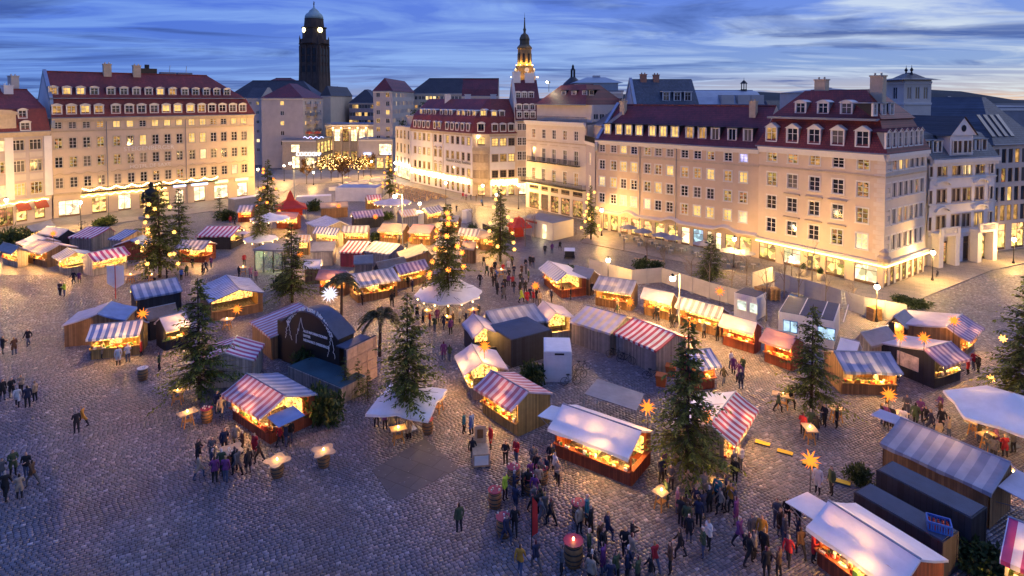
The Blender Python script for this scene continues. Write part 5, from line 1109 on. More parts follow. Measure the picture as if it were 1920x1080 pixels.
for i, (u, v) in enumerate(((602, 337), (621, 340), (634, 333), (653, 334), (672, 338), (682, 332), (695, 330), (642, 346), (575, 345))):
    p = G(u, v); e = thing('autumn_tree', 'street tree with brown leaves'+(' and fairy lights' if i < 6 else '')+' in front of the lit gallery', 'tree', p, i*1.1, 'brown street trees'+(' with fairy lights' if i < 6 else '')); OB('branches', DRY[0], e); OB('foliage', DRY[1], e)
    if i < 6: o = OB('fairy_light', FAIRY, e); o['kind'] = 'stuff'
# palms
def palm(u, v, h, label):
    p = G(u, v); e = thing('palm_tree', label, 'palm', p); t = MB(); t.tube((0, 0, 0), (.1, 0, h), .16, .12, 8); t.obj('trunk', M_bark, e); rs = np.random.RandomState(int(u)); P, D, S, T = [], [], [], []
    for k in range(42):
        a = rs.rand()*6.28; el = rs.uniform(.1, 1.2); L = rs.uniform(1.7, 2.4)
        for i in range(24):
            f = (i+1)/24; d_ = np.array([math.cos(a)*math.cos(el), math.sin(a)*math.cos(el), math.sin(el)]); c = np.array([.1, 0, h])+d_*L*f+np.array([0, 0, -1.3*L*.55*f*f]); sd = np.array([-math.sin(a), math.cos(a), 0.])
            for s in (-1, 1): dd = sd*s*.55*(1-.6*f)+d_*.3+np.array([0, 0, -.3]); P.append(c); D.append(dd*.8); S.append(np.array([0, 0, .035])+d_*.03); T.append(rs.rand())
    OB('fronds', blades('fronds', np.array(P), np.array(D), np.array(S), T, M_palm), e)
palm(640, 606, 4.6, 'taller palm tree by the tall white star'); palm(712, 668, 3.9, 'palm tree behind the crate wall of the arched sign')
# ================================================================== MARKET STALLS
ST = {'pw': stripes('violet_white_stripes', (.40, .05, .17), (.72, .69, .74), .72), 'bw': stripes('blue_white_stripes', (.13, .19, .42), (.70, .70, .74), .6), 'gw': stripes('grey_white_stripes', (.24, .24, .30), (.58, .56, .58), .7), 'rw': stripes('red_white_stripes', (.52, .06, .08), (.76, .72, .70), .62),
 'ow': stripes('peach_white_stripes', (.66, .42, .28), (.74, .66, .58), .55), 'pk': stripes('faded_pink_stripes', (.44, .15, .18), (.64, .54, .58), .62), 'yw': stripes('pale_yellow_stripes', (.70, .56, .38), (.58, .52, .62), .8), 'pu': stripes('violet_grey_stripes', (.16, .11, .26), (.40, .34, .46), .6), 'bg': stripes('blue_grey_stripes', (.12, .18, .34), (.30, .36, .52), .8),
 'gf': stripes('faded_grey_stripes', (.27, .28, .34), (.42, .42, .46), .9), 'bf': stripes('thin_blue_stripes', (.13, .17, .36), (.68, .68, .74), .5), 'lil': mat('lilac_canvas', (.58, .53, .60), .65, .22, .9, .5, 2.5, trans=.16), 'wh': mat('white_canvas', (.78, .76, .76), .6, .14, .8, .25, 2.2, trans=.07), 'nv': mat('navy_roof_felt', (.050, .065, .11), .55, .3, .8, .3, 30), 'gr': mat('grey_tarpaulin', (.27, .26, .27), .7, .25, .9, .4, 4), 'tn': mat('tan_canvas', (.42, .33, .26), .75, .22, .9, .5, 3, trans=.1),
 'tl': mat('teal_roof_felt', (.035, .085, .11), .5, .35, .6, .3, 20), 'bs': mat('weathered_board_roof', (.20, .16, .14), .8, .35, 1.5, .4, 10), 'blu': mat('blue_canvas', (.20, .30, .55), .6, .22, .9, .5, 2.5, trans=.16), 'pi': mat('dusky_pink_canvas', (.42, .24, .26), .7, .2, .9, .5, 3, trans=.12)}
def planks(name, c, pitch=.16):
    m, n, l, b = nodes_of(name); tc = n.new('ShaderNodeTexCoord'); sp = n.new('ShaderNodeSeparateXYZ'); l.new(tc.outputs['Object'], sp.inputs[0]); ad = n.new('ShaderNodeMath'); ad.operation = 'ADD'; l.new(sp.outputs[0], ad.inputs[0]); l.new(sp.outputs[1], ad.inputs[1])
    dv = n.new('ShaderNodeMath'); dv.operation = 'DIVIDE'; l.new(ad.outputs[0], dv.inputs[0]); dv.inputs[1].default_value = pitch; fr = n.new('ShaderNodeMath'); fr.operation = 'FRACT'; l.new(dv.outputs[0], fr.inputs[0]); fl = n.new('ShaderNodeMath'); fl.operation = 'FLOOR'; l.new(dv.outputs[0], fl.inputs[0])
    wn_ = n.new('ShaderNodeTexWhiteNoise'); wn_.noise_dimensions = '1D'; l.new(fl.outputs[0], wn_.inputs['W']); r = n.new('ShaderNodeValToRGB'); r.color_ramp.elements[0].color = (*[x*.62 for x in c], 1); r.color_ramp.elements[1].color = (*[min(1, x*1.15) for x in c], 1); l.new(wn_.outputs['Value'], r.inputs[0])
    g = n.new('ShaderNodeMath'); g.operation = 'GREATER_THAN'; g.inputs[1].default_value = .07; l.new(fr.outputs[0], g.inputs[0]); mx = n.new('ShaderNodeMix'); mx.data_type = 'RGBA'; mx.inputs[6].default_value = (*[x*.25 for x in c], 1); l.new(g.outputs[0], mx.inputs[0]); l.new(r.outputs[0], mx.inputs[7])
    nz = n.new('ShaderNodeTexNoise'); nz.inputs['Scale'].default_value = 2.5; nz.inputs['Detail'].default_value = 6; l.new(tc.outputs['Object'], nz.inputs['Vector']); m2 = n.new('ShaderNodeMix'); m2.data_type = 'RGBA'; m2.blend_type = 'MULTIPLY'; m2.inputs[0].default_value = .5; l.new(mx.outputs[2], m2.inputs[6]); l.new(nz.outputs[0], m2.inputs[7]); l.new(m2.outputs[2], b.inputs['Base Color']); b.inputs['Roughness'].default_value = .75
    bp = n.new('ShaderNodeBump'); bp.inputs['Strength'].default_value = .5; bp.inputs['Distance'].default_value = .02; l.new(g.outputs[0], bp.inputs['Height']); l.new(bp.outputs[0], b.inputs['Normal']); return m
WL = {'wd': planks('brown_boards', (.36, .20, .09)), 'rd': planks('red_boards', (.40, .09, .035)), 'wt': planks('white_boards', (.66, .60, .54), .25), 'dk': planks('black_boards', (.035, .037, .05), .3), 'yl': planks('yellow_boards', (.60, .38, .12)), 'gy': planks('weathered_boards', (.40, .35, .31)), 'mg': planks('maroon_boards', (.26, .03, .08)), 'bl': planks('blue_grey_boards', (.24, .26, .36)), 'cr': planks('cream_boards', (.55, .46, .34), .3)}
GOODC = [mat('goods_'+n_, c, .5, .3, 6) for n_, c in (('red', (.6, .06, .03)), ('gold', (.7, .42, .08)), ('wood', (.5, .28, .1)), ('white', (.8, .75, .65)), ('green', (.08, .2, .06)), ('brown', (.2, .09, .03)))]
M_goodl = emit('glowing_goods', (1, .52, .12), 1.7, .85, 7, True)  # shelf wares emit light themselves, imitating the bright stall interior
WID = {}
def stall(R1, R2, E1, fm, bm, wall_, label, back=1.6, zr=3.05, ze=2.2, zb=None, open_='f', of=None, ends='', pw=380, lit=True, name='market_stall', group=None, eps=0, nogoods=False, cat='stall', run=None):
    """stall from photo pixels: ridge ends R1, R2 at height zr and the eave corner E1 beside R1 at height ze"""
    r1, r2, e1 = G(*R1, zr), G(*R2, zr), G(*E1, ze); ax = (r2-r1); ax.z = 0; w = max(1.4, ax.length); ax.normalize(); pn = Vector((ax.y, -ax.x, 0)); s = (e1-r1).dot(pn)
    if s < 0: pn = -pn; s = -s
    run = run or min(max(s, .9), 4.8); xx = Vector((-pn.y, pn.x, 0)); rz = math.atan2(xx.y, xx.x); c = (r1+r2)/2; zb = ze if zb is None else zb
    e = thing(name, label, cat, (c.x, c.y, 0), rz, group); hw = w/2; of = (.75 if 'f' in open_ else .18) if of is None else of; yf = -run+of; yb = back-(.6 if 'b' in open_ else .15); R_ = random.Random(int(R1[0]*7+R1[1]))
    for nm, m_, y1, z1, sg in (('roof', fm, -run, ze, -1), ('back_roof', bm or fm, back, zb, 1)):
        b = MB(); nx = max(3, int(w/.8)); ny = 4; P = []
        for j in range(ny+1):
            f = j/ny
            for i in range(nx+1):
                x = -hw+w*i/nx; sag = .055*math.sin(math.pi*f)*(1+.6*math.sin(i*1.7+R1[0])) + R_.uniform(-.012, .012); P.append((x, y1*f, zr+(z1-zr)*f-sag))
        n = nx+1; F_ = [(j*n+i, j*n+i+1, (j+1)*n+i+1, (j+1)*n+i) for j in range(ny) for i in range(nx)]
        if sg > 0: F_ = [f[::-1] for f in F_]
        b.raw(P, F_); val = [(p[0], p[1]+sg*.02, p[2]-.2-.05*math.sin(k*2.1)) for k, p in enumerate(P[ny*n:])]; b.raw(P[ny*n:]+val, [(i, i+1, n+i+1, n+i) for i in range(nx)])
        for i0 in (0, nx):                                          # hem down both gable edges
            ed = [P[j*n+i0] for j in range(ny+1)]; b.raw(ed+[(p[0], p[1], p[2]-.12) for p in ed], [(k, k+1, ny+2+k, ny+1+k) for k in range(ny)])
        b.obj(nm, m_, e, smooth=False)
    b = MB(); b.tube((-hw, 0, zr+.02), (hw, 0, zr+.02), .05, n=6); b.obj('ridge_pole', M_zinc, e)
    W = WL[wall_]; zf = zr+(ze-zr)*(-yf/run)-.08; zk = zr+(zb-zr)*(yb/back)-.08
    for k, sx in (('l', -1), ('r', 1)):
        b = MB(); x0, x1 = sorted((sx*(hw-.12), sx*(hw-.18)))
        for x in (x0, x1): 
            if k in ends: b.face([(x, yf, 0), (x, yb, 0), (x, yb, .95), (x, yf, .95)]); b.face([(x, yb-.5, .95), (x, yb, .95), (x, yb, zk), (x, yb-.5, min(zk+.1, zr-.1))])
            else: b.face([(x, yf, 0), (x, yb, 0), (x, yb, zk), (x, 0, zr-.06), (x, yf, zf)])
        if k in ends: b.box(min(x0, x1)-.12, yf, .95, max(x0, x1)+.12, yb, 1.0)
        b.obj('end_wall', W, e)
    for nm, y, z1, key, sg in (('counter', yf, zf, 'f', -1), ('back_wall', yb, zk, 'b', 1)):
        b = MB(); y0, y1 = (y, y+.06) if sg < 0 else (y-.06, y)
        if key in open_:
            b.box(-hw+.2, y0, 0, hw-.2, y1, .95); b.box(-hw+.12, min(y0, y0+sg*.3), .95, hw-.12, max(y1, y1+sg*.3), 1.02)
            fa = MB(); fa.box(-hw+.2, y0, z1-.22, hw-.2, y1, z1); fa.obj('fascia', W, e)
        else: b.box(-hw+.2, y0, 0, hw-.2, y1, z1)
        o = b.obj(nm if key in open_ else ('front_wall' if key == 'f' else 'back_wall'), W, e)
        if key in open_:
            for sx in (-1, 1): q = MB(); q.box(sx*(hw-.2)-.06, y0, .95, sx*(hw-.2)+.06, y1, z1); q.obj('post', W, o)
            if lit:
                nb = int(w/.32); q = MB(); yb_ = -run+.1 if sg < 0 else back-.1; ze_ = (ze if sg < 0 else zb)-.16
                for i in range(nb): x = -hw+.2+(w-.4)*i/max(1, nb-1); q.lathe([(.01, -.07), (.055, 0), (.01, .07)], 5, (x, yb_, ze_+R_.uniform(-.05, .03)))
                q.obj('string_light', M_bulb, o)['kind'] = 'stuff'
                if not nogoods:
                    q = MB(); n_ = int(w*7)
                    for i in range(n_):
                        x = R_.uniform(-hw+.3, hw-.3); yy = y + sg*R_.uniform(-.1, .22); s_ = R_.uniform(.05, .16); hh = R_.uniform(.05, .3); q.box(x-s_, yy-s_*.6, 1.021, x+s_, yy+s_*.6, 1.02+hh, R_.randrange(6))
                    for i in range(int(w*4)): x = R_.uniform(-hw+.3, hw-.3); s_ = R_.uniform(.04, .12); zz = z1-R_.uniform(.25, .7); q.box(x-s_, y-sg*.3-s_*.4, zz, x+s_, y-sg*.3+s_*.4, zz+R_.uniform(.15, .4), R_.randrange(6))
                    q.obj('goods', GOODC, o)['kind'] = 'stuff'
                    q = MB(); ym = (yf+yb)/2*.6+(.35*(yb if sg < 0 else yf)); q.box(-hw+.3, min(ym, ym+.25), 1.1, hw-.3, max(ym, ym+.25), min(z1, 2.1)); q.obj('glow_shelf', M_goodl, o)['kind'] = 'stuff'
                lamp(e, (0, (y-sg*.55), min(z1, 2.2)-.12), pw, (1, .48, .11), .25)
                if w > 4.5: lamp(e, (-w*.3, (y-sg*.55), min(z1, 2.2)-.12), pw*.6, (1, .48, .11), .25)
                lamp(e, (hw*.3, -run+.4 if sg < 0 else back-.4, ze_-.28), pw*1.15, (1, .48, .11), .08)
    WID[e.name] = w
    if ends: q = MB(); q.box(-hw*.3, yf+.4, 1.0, hw*.1, yb-.4, 1.9); q.obj('glow_shelf', M_goodl, e)
    if 'l' in ends or 'r' in ends: lamp(e, ((-hw if 'l' in ends else hw)*.6, 0, ze-.25), pw, (1, .48, .11), .2)
    return e
def end_awning(e, side, y0, y1, z0, z1, out, m_):
    w = WID[e.name]; b = MB(); b.slab([(side*w/2, y0, z0), (side*(w/2+out), y0, z1), (side*(w/2+out), y1, z1), (side*w/2, y1, z0)][::(1 if side > 0 else -1)], .05); b.obj('end_awning', m_, e)
    for y in (y0+.1, y1-.1): q = MB(); q.tube((side*(w/2-.1), y, 1.3), (side*(w/2+out-.1), y, z1-.05), .025, n=4); q.obj('awning_strut', M_zinc, e)
S_ = ST
D_ = [
 ((50,425),(95,413),(53,436),'gr','gr','yl','grey roofed lit stall beside the left hedge',.8,'f',''),
 ((64,438.5),(88,446),(37,457),'lil','lil','cr','pale grey roofed stall behind the peach striped stall at the left',1.8,'f',''),
 ((71,449),(112,458),(41.5,467),'ow','lil','wd','peach striped stall with a wide awning and lit garland counter',2.4,'f',''),
 ((126,464),(142,472),(97,480),'gw','blu','cr','small grey striped stall beside the peach striped stall',2.4,'f','r'),
 ((163,475),(233,461.5),(175,490),'pw','pw','wt','white hut with broad violet striped awning and open textile counter',1.7,'f',''),
 ((164,425),(207,426.5),(133,444.5),'pw','pw','gy','closed cream hut with violet striped roof and blue side wall',1.0,'',''),
 ((234,430),(258,432),(197,447),'bw','blu','cr','closed hut with thin blue striped roof behind the violet striped hut',1.6,'',''),
 ((243,450),(268,440),(215,459),'lil','blu','rd','red hut with lilac roof and a glowing counter left of the star spruce',2.0,'b','l'),
 ((387,424),(452,424),(369,442.5),'pw','pw','dk','dark backed hut with violet striped roof and red end wall',1.6,'b','r'),
 ((340,450),(394,451),(336,466),'gw','lil','rd','orange lit stall with grey striped roof right of the star spruce',1.8,'f','r'),
 ((244,535),(331.5,520),(252,561),'bg','bg','dk','black backed hut under a long blue grey striped roof',1.0,'b',''),
 ((209,564),(182.5,588),(262,570),'blu','lil','wd','hut with bright blue roof and a lilac striped side awning',3.0,'',''),
 ((170,609.5),(268.7,600),(150,637.8),'bw','blu','yl','yellow lit food stall under a blue and white striped awning',2.0,'f','l'),
 ((299,596),(347,584),(308,621),'lil','lil','dk','small lilac roofed stall with red lights beside the yellow food stall',1.5,'f',''),
 ((272,580),(329,568),(291,595),'bs','bs','dk','low shed with weathered board roof between the blue roofed huts',.6,'',''),
 ((424,515),(449,542),(368,532),'bf','bf','wd','large hut with thin blue stripes over a steep roof and an open lit gable',2.6,'','r'),
 ((445,629),(421,660),(500,638),'pw','pw','wt','white walled hut with violet striped roof beside the arched sign',2.6,'',''),
 ((558,566),(600,592),(466,604),'pk','pk','wd','pink striped hut tucked behind the arched sign',1.0,'',''),
 ((461.7,700),(535,741.7),(413,736.7),'pk','bg','rd','orange stall with pink striped front roof and blue striped back roof',2.6,'f','r'),
 ((886,587),(907.6,613),(865,604),'lil','lil','dk','small lilac roofed stall with lit underside near the wide canopy',1.9,'','r'),
 ((910,584),(1003,569),(936,616),'gf','lil','gy','long hut with slate grey striped roof above the navy container',.9,'b',''),
 ((1018,563),(1042,585),(1003,577),'lil','lil','cr','lilac gabled stall with red striped lit gable beside the long grey striped hut',2.2,'','r'),
 ((884,644),(904,679),(848,657),'lil','lil','gy','lilac roofed stall with glowing counter under an orange star',2.2,'f','r'),
 ((919.6,693.7),(991,734.5),(887,725),'pk','pk','yl','yellow wooden hut with faded red striped roof and a slanted fruit display',2.4,'f',''),
 ((1055,757),(1203,808),(1038,807),'wh','wh','rd','long white canvas stall with red counters and green garlands',1.9,'f','r'),
 ((1186.7,595),(1268,627),(1150,623),'rw','rw','gy','long grey boarded hut with red and white striped roof and bicycles against it',2.2,'b',''),
 ((1098,571.7),(1175,593),(1071.7,603),'yw','yw','gy','grey boarded hut with pale yellow striped roof and a plastic sheet',2.0,'b',''),
 ((1286,660),(1333,653),(1287,696),'bw','bw','rd','open canopy stall with blue and white striped awning behind the broad spruce',1.0,'f',''),
 ((1380,733),(1331,795),(1421,771),'rw','wh','cr','stall with red and white striped awning hung with wares and a white rear slope',2.6,'f',''),
 ((1027,488),(1062,512),(1007,500),'bw','wh','rd','red hut with blue striped left slope and white right slope by the crowd',2.8,'f','r'),
 ((1123,517),(1194,527),(1115,541),'gf','gw','wd','stall hung with straw goods under a short grey striped awning',1.0,'f',''),
 ((1207,538),(1264,550),(1193,552.5),'lil','lil','wd','stall of glowing lanterns under a plain lilac awning',1.2,'f',''),
 ((1273,555),(1357,577),(1254,568.5),'gw','gw','wd','long toy stall with lilac striped roof and a yellow star',1.6,'f',''),
 ((1355,587),(1420,604),(1336,603.5),'lil','lil','rd','red stall with creased lilac awning and candles on the ground',1.4,'f',''),
 ((1437,613),(1494,631),(1412,632.5),'pi','lil','rd','red counter stall with dusky pink awning beside the white cabin',1.6,'f',''),
 ((1563,658),(1670,661),(1570,696),'bg','tn','wd','wide orange counter stall with blue striped awning and tan rear roof',2.2,'f',''),
 ((1731.5,654.5),(1784,640),(1774,686),'pu','lil','dk','dark stall with violet striped front awning and a picture poster on its side',3.8,'f',''),
 ((1614,624),(1665,611),(1668,640),'gr','gr','gy','grey boarded shed behind the poster stall',.6,'',''),
 ((1676,593),(1697,579),(1716,603),'gr','gr','dk','small dark shed with a red lit doorway at the hoarding end',.6,'','l'),
 ((1804.6,588.7),(1775,613),(1847,613.7),'pu','lil','wd','orange boarded hut with violet awning over a lit counter of balls',4.6,'f',''),
 ((1688,783),(1895,867),(1657,834),'gf','lil','wd','long market hut with weathered grey striped roof beside the navy roofs',1.2,'b',''),
 ((1553,938),(1727,1049),(1517,992),'wh','wh','rd','long white canvas stall next to the navy roof with a bottle crate',2.3,'f',''),
 ((1890,969),(1985,1006),(1827,1028),'pw','pw','wt','stall with bold violet and white striped awning beside the fir heap',1.6,'f',''),
 ((448,385),(476,384),(446,397),'gw','gw','rd','orange lit stall with grey striped roof behind the round parasol',1.2,'f',''),
 ((600,380),(652,377),(597,388),'tn','tn','wd','long brown roofed stall with a bright counter behind the blue striped hut',1.4,'f',''),
 ((610,403.5),(638,414),(570,416),'bw','bw','cr','cream hut with big blue and white striped roof among the rear stalls',1.6,'','l'),
 ((592,424),(637,428),(583,434),'bw','bw','cr','bright stall under a narrow blue and white striped awning',1.2,'f',''),
 ((587,454),(630,453),(585,471),'gr','gr','wt','white boarded hut with flat grey roof beside the red striped hut',.8,'',''),
 ((653,451),(694,452.5),(640,472),'rw','rw','mg','closed maroon hut with red and white striped roof',1.4,'b',''),
 ((701.7,451.7),(751,457.5),(682,470.5),'gw','gw','bl','closed blue grey hut with grey and white striped roof next to the maroon hut',1.6,'b',''),
 ((642,423.5),(692,423),(638,435),'gw','lil','wd','bright stall with grey striped awning facing the maroon hut',1.2,'f',''),
 ((717,418),(764,420),(711,433),'tn','tn','wd','bright stall with plain tan awning left of the tall lamp pole',1.2,'f',''),
 ((774,420),(815,422),(767,435),'pi','pi','wd','bright stall with dusky pink awning right of the tall lamp pole',1.2,'f',''),
 ((659,397),(715,392),(661,409),'pu','pu','dk','dark hut with violet striped roof between the rear stalls',.9,'b',''),
 ((746,394),(778,391),(757,405.5),'ow','ow','bl','small hut with cream striped roof by the lamp behind the tall pole',1.0,'',''),
 ((795,390),(824,385),(793,402),'gw','gw','cr','pale striped hut by the beer garden lamp',1.2,'f',''),
 ((686,366),(714,364),(684,375),'pk','pk','wd','far hut with pink striped roof beside the round parasol',1.2,'f',''),
 ((862,427),(902,430),(857,439),'gw','gw','wd','bright stall with lilac striped awning right of the canopy spruce',1.2,'f',''),
 ((598,505),(650,508),(589,520),'pi','lil','wd','pink roofed stall with a lit side near the palms',1.8,'f',''),
 ((660,514),(737,502),(687,535),'gw','lil','wd','long brightly lit stall with brown grey striped awning near the palms',1.6,'f','l'),
 ((740,497),(797,486),(755,512),'pu','wh','wd','brightly lit stall with violet striped awning left of the canopy spruce',2.0,'f',''),
 ((790,457),(803,470),(753,485),'tn','tn','wd','tan canvas shelter behind the brightly lit stalls',.8,'',''),
 ((900,432),(935,436),(893,444),'tn','tn','wd','small tan roofed stall left of the crowd spruce',1.0,'f',''),
 ((705,492),(758,481),(716,503),'bs','bs','dk','low dark shed with board roof beside the brightly lit stalls',.8,'',''),
 ((868,452),(893,454),(865,461),'tn','tn','wd','small wooden booth right of the orange star spruce',.8,'f',''),
 ((571,487),(603,486),(560,497),'wh','wh','wd','white awning booth below the white boarded hut',.8,'f',''),
 ((518,397),(560,399),(514,407),'pi','pi','rd','red lit booth in front of the red pagoda tent',1.0,'f',''),
 ((1078,498),(1114,506),(1066,513),'gr','wh','wd','grey canvas shelter between the red hut and the straw goods stall',1.4,'',''),
 ((1576,632),(1612,641),(1566,646),'wh','wh','wt','small white tent behind the wide orange counter stall',1.2,'',''),
 ((6,454),(36,462),(-6,468),'gr','lil','cr','lit grey roofed stall half out of view beside the peach striped stall',1.2,'f',''),
 ((830,402),(862,405),(826,412),'gr','gr','wd','small grey roofed booth behind the orange star spruce',.8,'f',''),
 ((88,424),(128,430),(82,439),'lil','lil','dk','dark hut with lilac roof behind the left row',1.2,'',''),
 ((663,480),(700,478),(668,490),'gr','gr','gy','low grey hut between the closed huts and the bright stalls',.8,'',''),
 ((560,440),(582,440),(556,448),'ow','ow','wd','little glowing booth left of the white boarded hut',.7,'f',''),
 ((820,445),(846,447),(816,455),'gw','gw','wd','glowing booth behind the canopy spruce trunk',.7,'f',''),
]
STALLS = []
for i, (r1, r2, e1, fm, bm, wl_, lb, bk, op, en) in enumerate(D_):
    STALLS.append(stall(r1, r2, e1, S_[fm], S_[bm], wl_, lb, bk, open_=op, ends=en, group='market stalls'))
SL = {o['label']: o for o in STALLS}
e = next(o for l, o in SL.items() if l.startswith('orange stall with pink')); end_awning(e, 1, -1.4, .6, 2.1, 1.9, 1.5, S_['blu'])
e = next(o for l, o in SL.items() if l.startswith('dark backed hut with violet')); end_awning(e, 1, -1.0, .8, 2.1, 1.9, 1.2, S_['lil'])
e = next(o for l, o in SL.items() if l.startswith('long white canvas stall with')); end_awning(e, -1, -1.0, .8, 2.3, 2.2, 1.4, S_['wh'])
e = next(o for l, o in SL.items() if l.startswith('long white canvas stall next')); end_awning(e, -1, -1.0, .8, 2.3, 2.2, 1.8, S_['wh'])
e = next(o for l, o in SL.items() if l.startswith('long market hut')); end_awning(e, -1, -.2, 1.2, 2.6, 2.5, 1.8, S_['lil']); end_awning(e, 1, -1.8, 1.0, 2.3, 2.0, 2.4, S_['lil'])
# ================================================================== LAMPS, PARASOLS, CONTAINERS, SMALL THINGS
WARM = (1, .55, .14); LP = 2.3
def street_lamp(u, vb, z, label, power, mast=None, group='street lamps', head=.28):
    p = G(u, vb); e = thing('street_lamp', label, 'lamp', p, 0, group); q = MB()
    if mast: q.tube((0, 0, 0), (0, 0, z+.5), .10, .05, 8); q.tube((0, 0, z+.3), (mast, 0, z+.3), .04, n=6); hx = mast; q.lathe([(.16, 0), (.12, .9), (.07, 1.0)], 8)
    else: q.lathe([(.2, 0), (.17, .25), (.09, .5), (.055, 1.0), (.045, z-.35), (.1, z-.3)], 8); hx = 0
    q.obj('post', M_iron if not mast else M_zinc, e); b = MB(); b.lathe([(.02, z-.3), (head*.8, z-.2), (head, z), (head*.7, z+.2), (.02, z+.28)], 10, (hx, 0, 0)); b.obj('globe', M_bulbw, e, smooth=True)
    b = MB(); b.lathe([(head*.75, z+.24), (head*.5, z+.4), (.03, z+.5)], 10, (hx, 0, 0)); b.obj('cap', M_iron, e); lamp(e, (hx, -.42, z-.38), power*LP, WARM, .14); return e
for a in (((755, 482), 9.3, 'tall mast lamp rising between the bright tan and pink stalls', 6500, -1.1), ((1273, 640), 6.3, 'tall mast lamp behind the broad spruce by the toy stall', 2200, -.7), ((552, 372), 8.5, 'tall mast lamp beside the red pagoda tent', 6000, -.9)): street_lamp(*a[0], a[1], a[2], a[3], a[4], 'tall mast lamps', .3)
for u, vb, z, pw, l in ((484, 352, 5.0, 1500, 'at the hotel corner'), (533, 340, 4.6, 1500, 'before the corner store'), (588, 347, 3.6, 900, 'between the mast and the brown trees'), (647, 333, 6.2, 2200, 'among the brown trees'), (697, 333, 5.0, 2000, 'before the street pavilion'), (152, 430, 5.0, 1700, 'before the brightest hotel shop'), (787, 418, 3.8, 900, 'behind the cream striped hut'), (836, 386, 5.2, 1900, 'at the middle of the white mansard house'), (905, 386, 4.6, 1100, 'below the round balcony bay'), (931, 400, 4.0, 700, 'left of the crowd spruce'), (972, 393, 5.4, 1300, 'at the balcony house corner'), (1128, 443, 4.6, 1300, 'beside the slender lit spruce'), (1140, 540, 3.6, 500, 'behind the straw goods stall'), (1484, 532, 3.4, 1300, 'before the corner house shops'), (1643, 603, 3.8, 1300, 'behind the hoarding near its ladder'), (1748, 527, 3.8, 1000, 'at the foot of the corner house side'), (1900, 495, 3.6, 1100, 'before the slate roofed house'), (1376, 503, 4.2, 900, 'standing in for the lit shop canopy at the cafe terrace'), (742, 352, 5.0, 1700, 'before the modern annex'), (14, 452, 7.0, 4800, 'before the panelled house')):  # the cafe terrace lamp is added in place of a lit shop canopy
    street_lamp(u, vb, z, 'bright street lamp '+l, pw)
# paper stars on wires and poles
for u, v, z, l in ((100, 438, 4.2, 'above the peach striped stall'), (268, 588, 4.0, 'on the yellow food stall'), (445, 580, 2.0, 'at the steep blue striped hut'), (908, 650, 3.9, 'on the lilac roofed stall'), (1004, 536, 3.2, 'beside the crowd'), (1214, 764, 3.6, 'at the end of the white stall by the broad spruce'), (1323, 780, 3.2, 'in front of the red striped awning'), (1520, 862, 3.4, 'standing free above the yellow ramps'), (1667, 740, 3.0, 'above the standing guests'), (1789, 601, 3.9, 'on the violet awning hut'), (1688, 631, 4.0, 'on the grey shed'), (1733, 634, 4.1, 'on the poster stall'), (1350, 546, 3.8, 'at the hoarding by the toy stall'), (1181, 566, 1.7, 'in front of the straw goods'), (1297, 607, 1.6, 'in front of the toy stall'), (562, 477, 2.4, 'in the lit corner by the white hut'), (635, 386, 3.6, 'above the long brown roofed stall'), (704, 406, 3.4, 'on the dark violet hut'), (770, 449, 2.2, 'between the bright rear stalls')):
    p = G(u, v, z); star(p, 'orange paper star lantern '+l, STARO, 'orange paper stars', 0 if z > 2.9 else None, 60)
p = G(618, 552, 4.0); star(p, 'large white spiky star on a pole beside the taller palm', star_mesh(.95, 3, M_starw, .3, 40), None, 0, 20, (.8, .85, 1))
# parasols
def parasol(u, v, z, r, apex, label, m, n=8, vb=None, sag=.22, rot=0.0):
    p = G(u, v, z); e = thing('parasol', label, 'parasol', (p.x, p.y, 0), rot, 'big parasols'); q = MB(); k = 6; rings = []
    for j in range(k+1):
        f = j/k; ring = []
        for i in range(n*4):
            a = 2*math.pi*i/(n*4); ck = 1-abs(math.cos(n*a/2)); sc_ = 1+f*(math.cos(math.pi/n)/math.cos((a % (2*math.pi/n))-math.pi/n)-1)-.03*f*ck; zz = z+apex*((1-f)**1.15)-sag*math.sin(math.pi*f)*.5+ck*f*(.22 if n == 4 else .06); ring.append((r*(.03+.97*f)*sc_*math.cos(a), r*(.03+.97*f)*sc_*math.sin(a), zz))
        rings.append(ring)
    N = n*4; q.raw([p_ for r_ in rings for p_ in r_], [(j*N+i, (j+1)*N+i, (j+1)*N+(i+1) % N, j*N+(i+1) % N) for j in range(k) for i in range(N)]); q.raw(rings[-1]+[(x*1.005, y*1.005, zz-.18) for x, y, zz in rings[-1]], [(i, N+i, N+(i+1) % N, (i+1) % N) for i in range(N)]); q.obj('canopy', m, e, smooth=True)
    q = MB(); q.tube((.25, 0, 0), (.25, 0, z+apex*.8), .05, n=6); q.box(-.1, -.3, 0, .6, .3, .1); q.obj('pole', M_zinc, e)
    for i in range(n): a = 2*math.pi*i/n; q = MB(); q.tube((0, 0, z+apex*.45), (r*.93*math.cos(a), r*.93*math.sin(a), z-.12), .02, n=4); q.obj('rib', M_zinc, e)
    return e, p
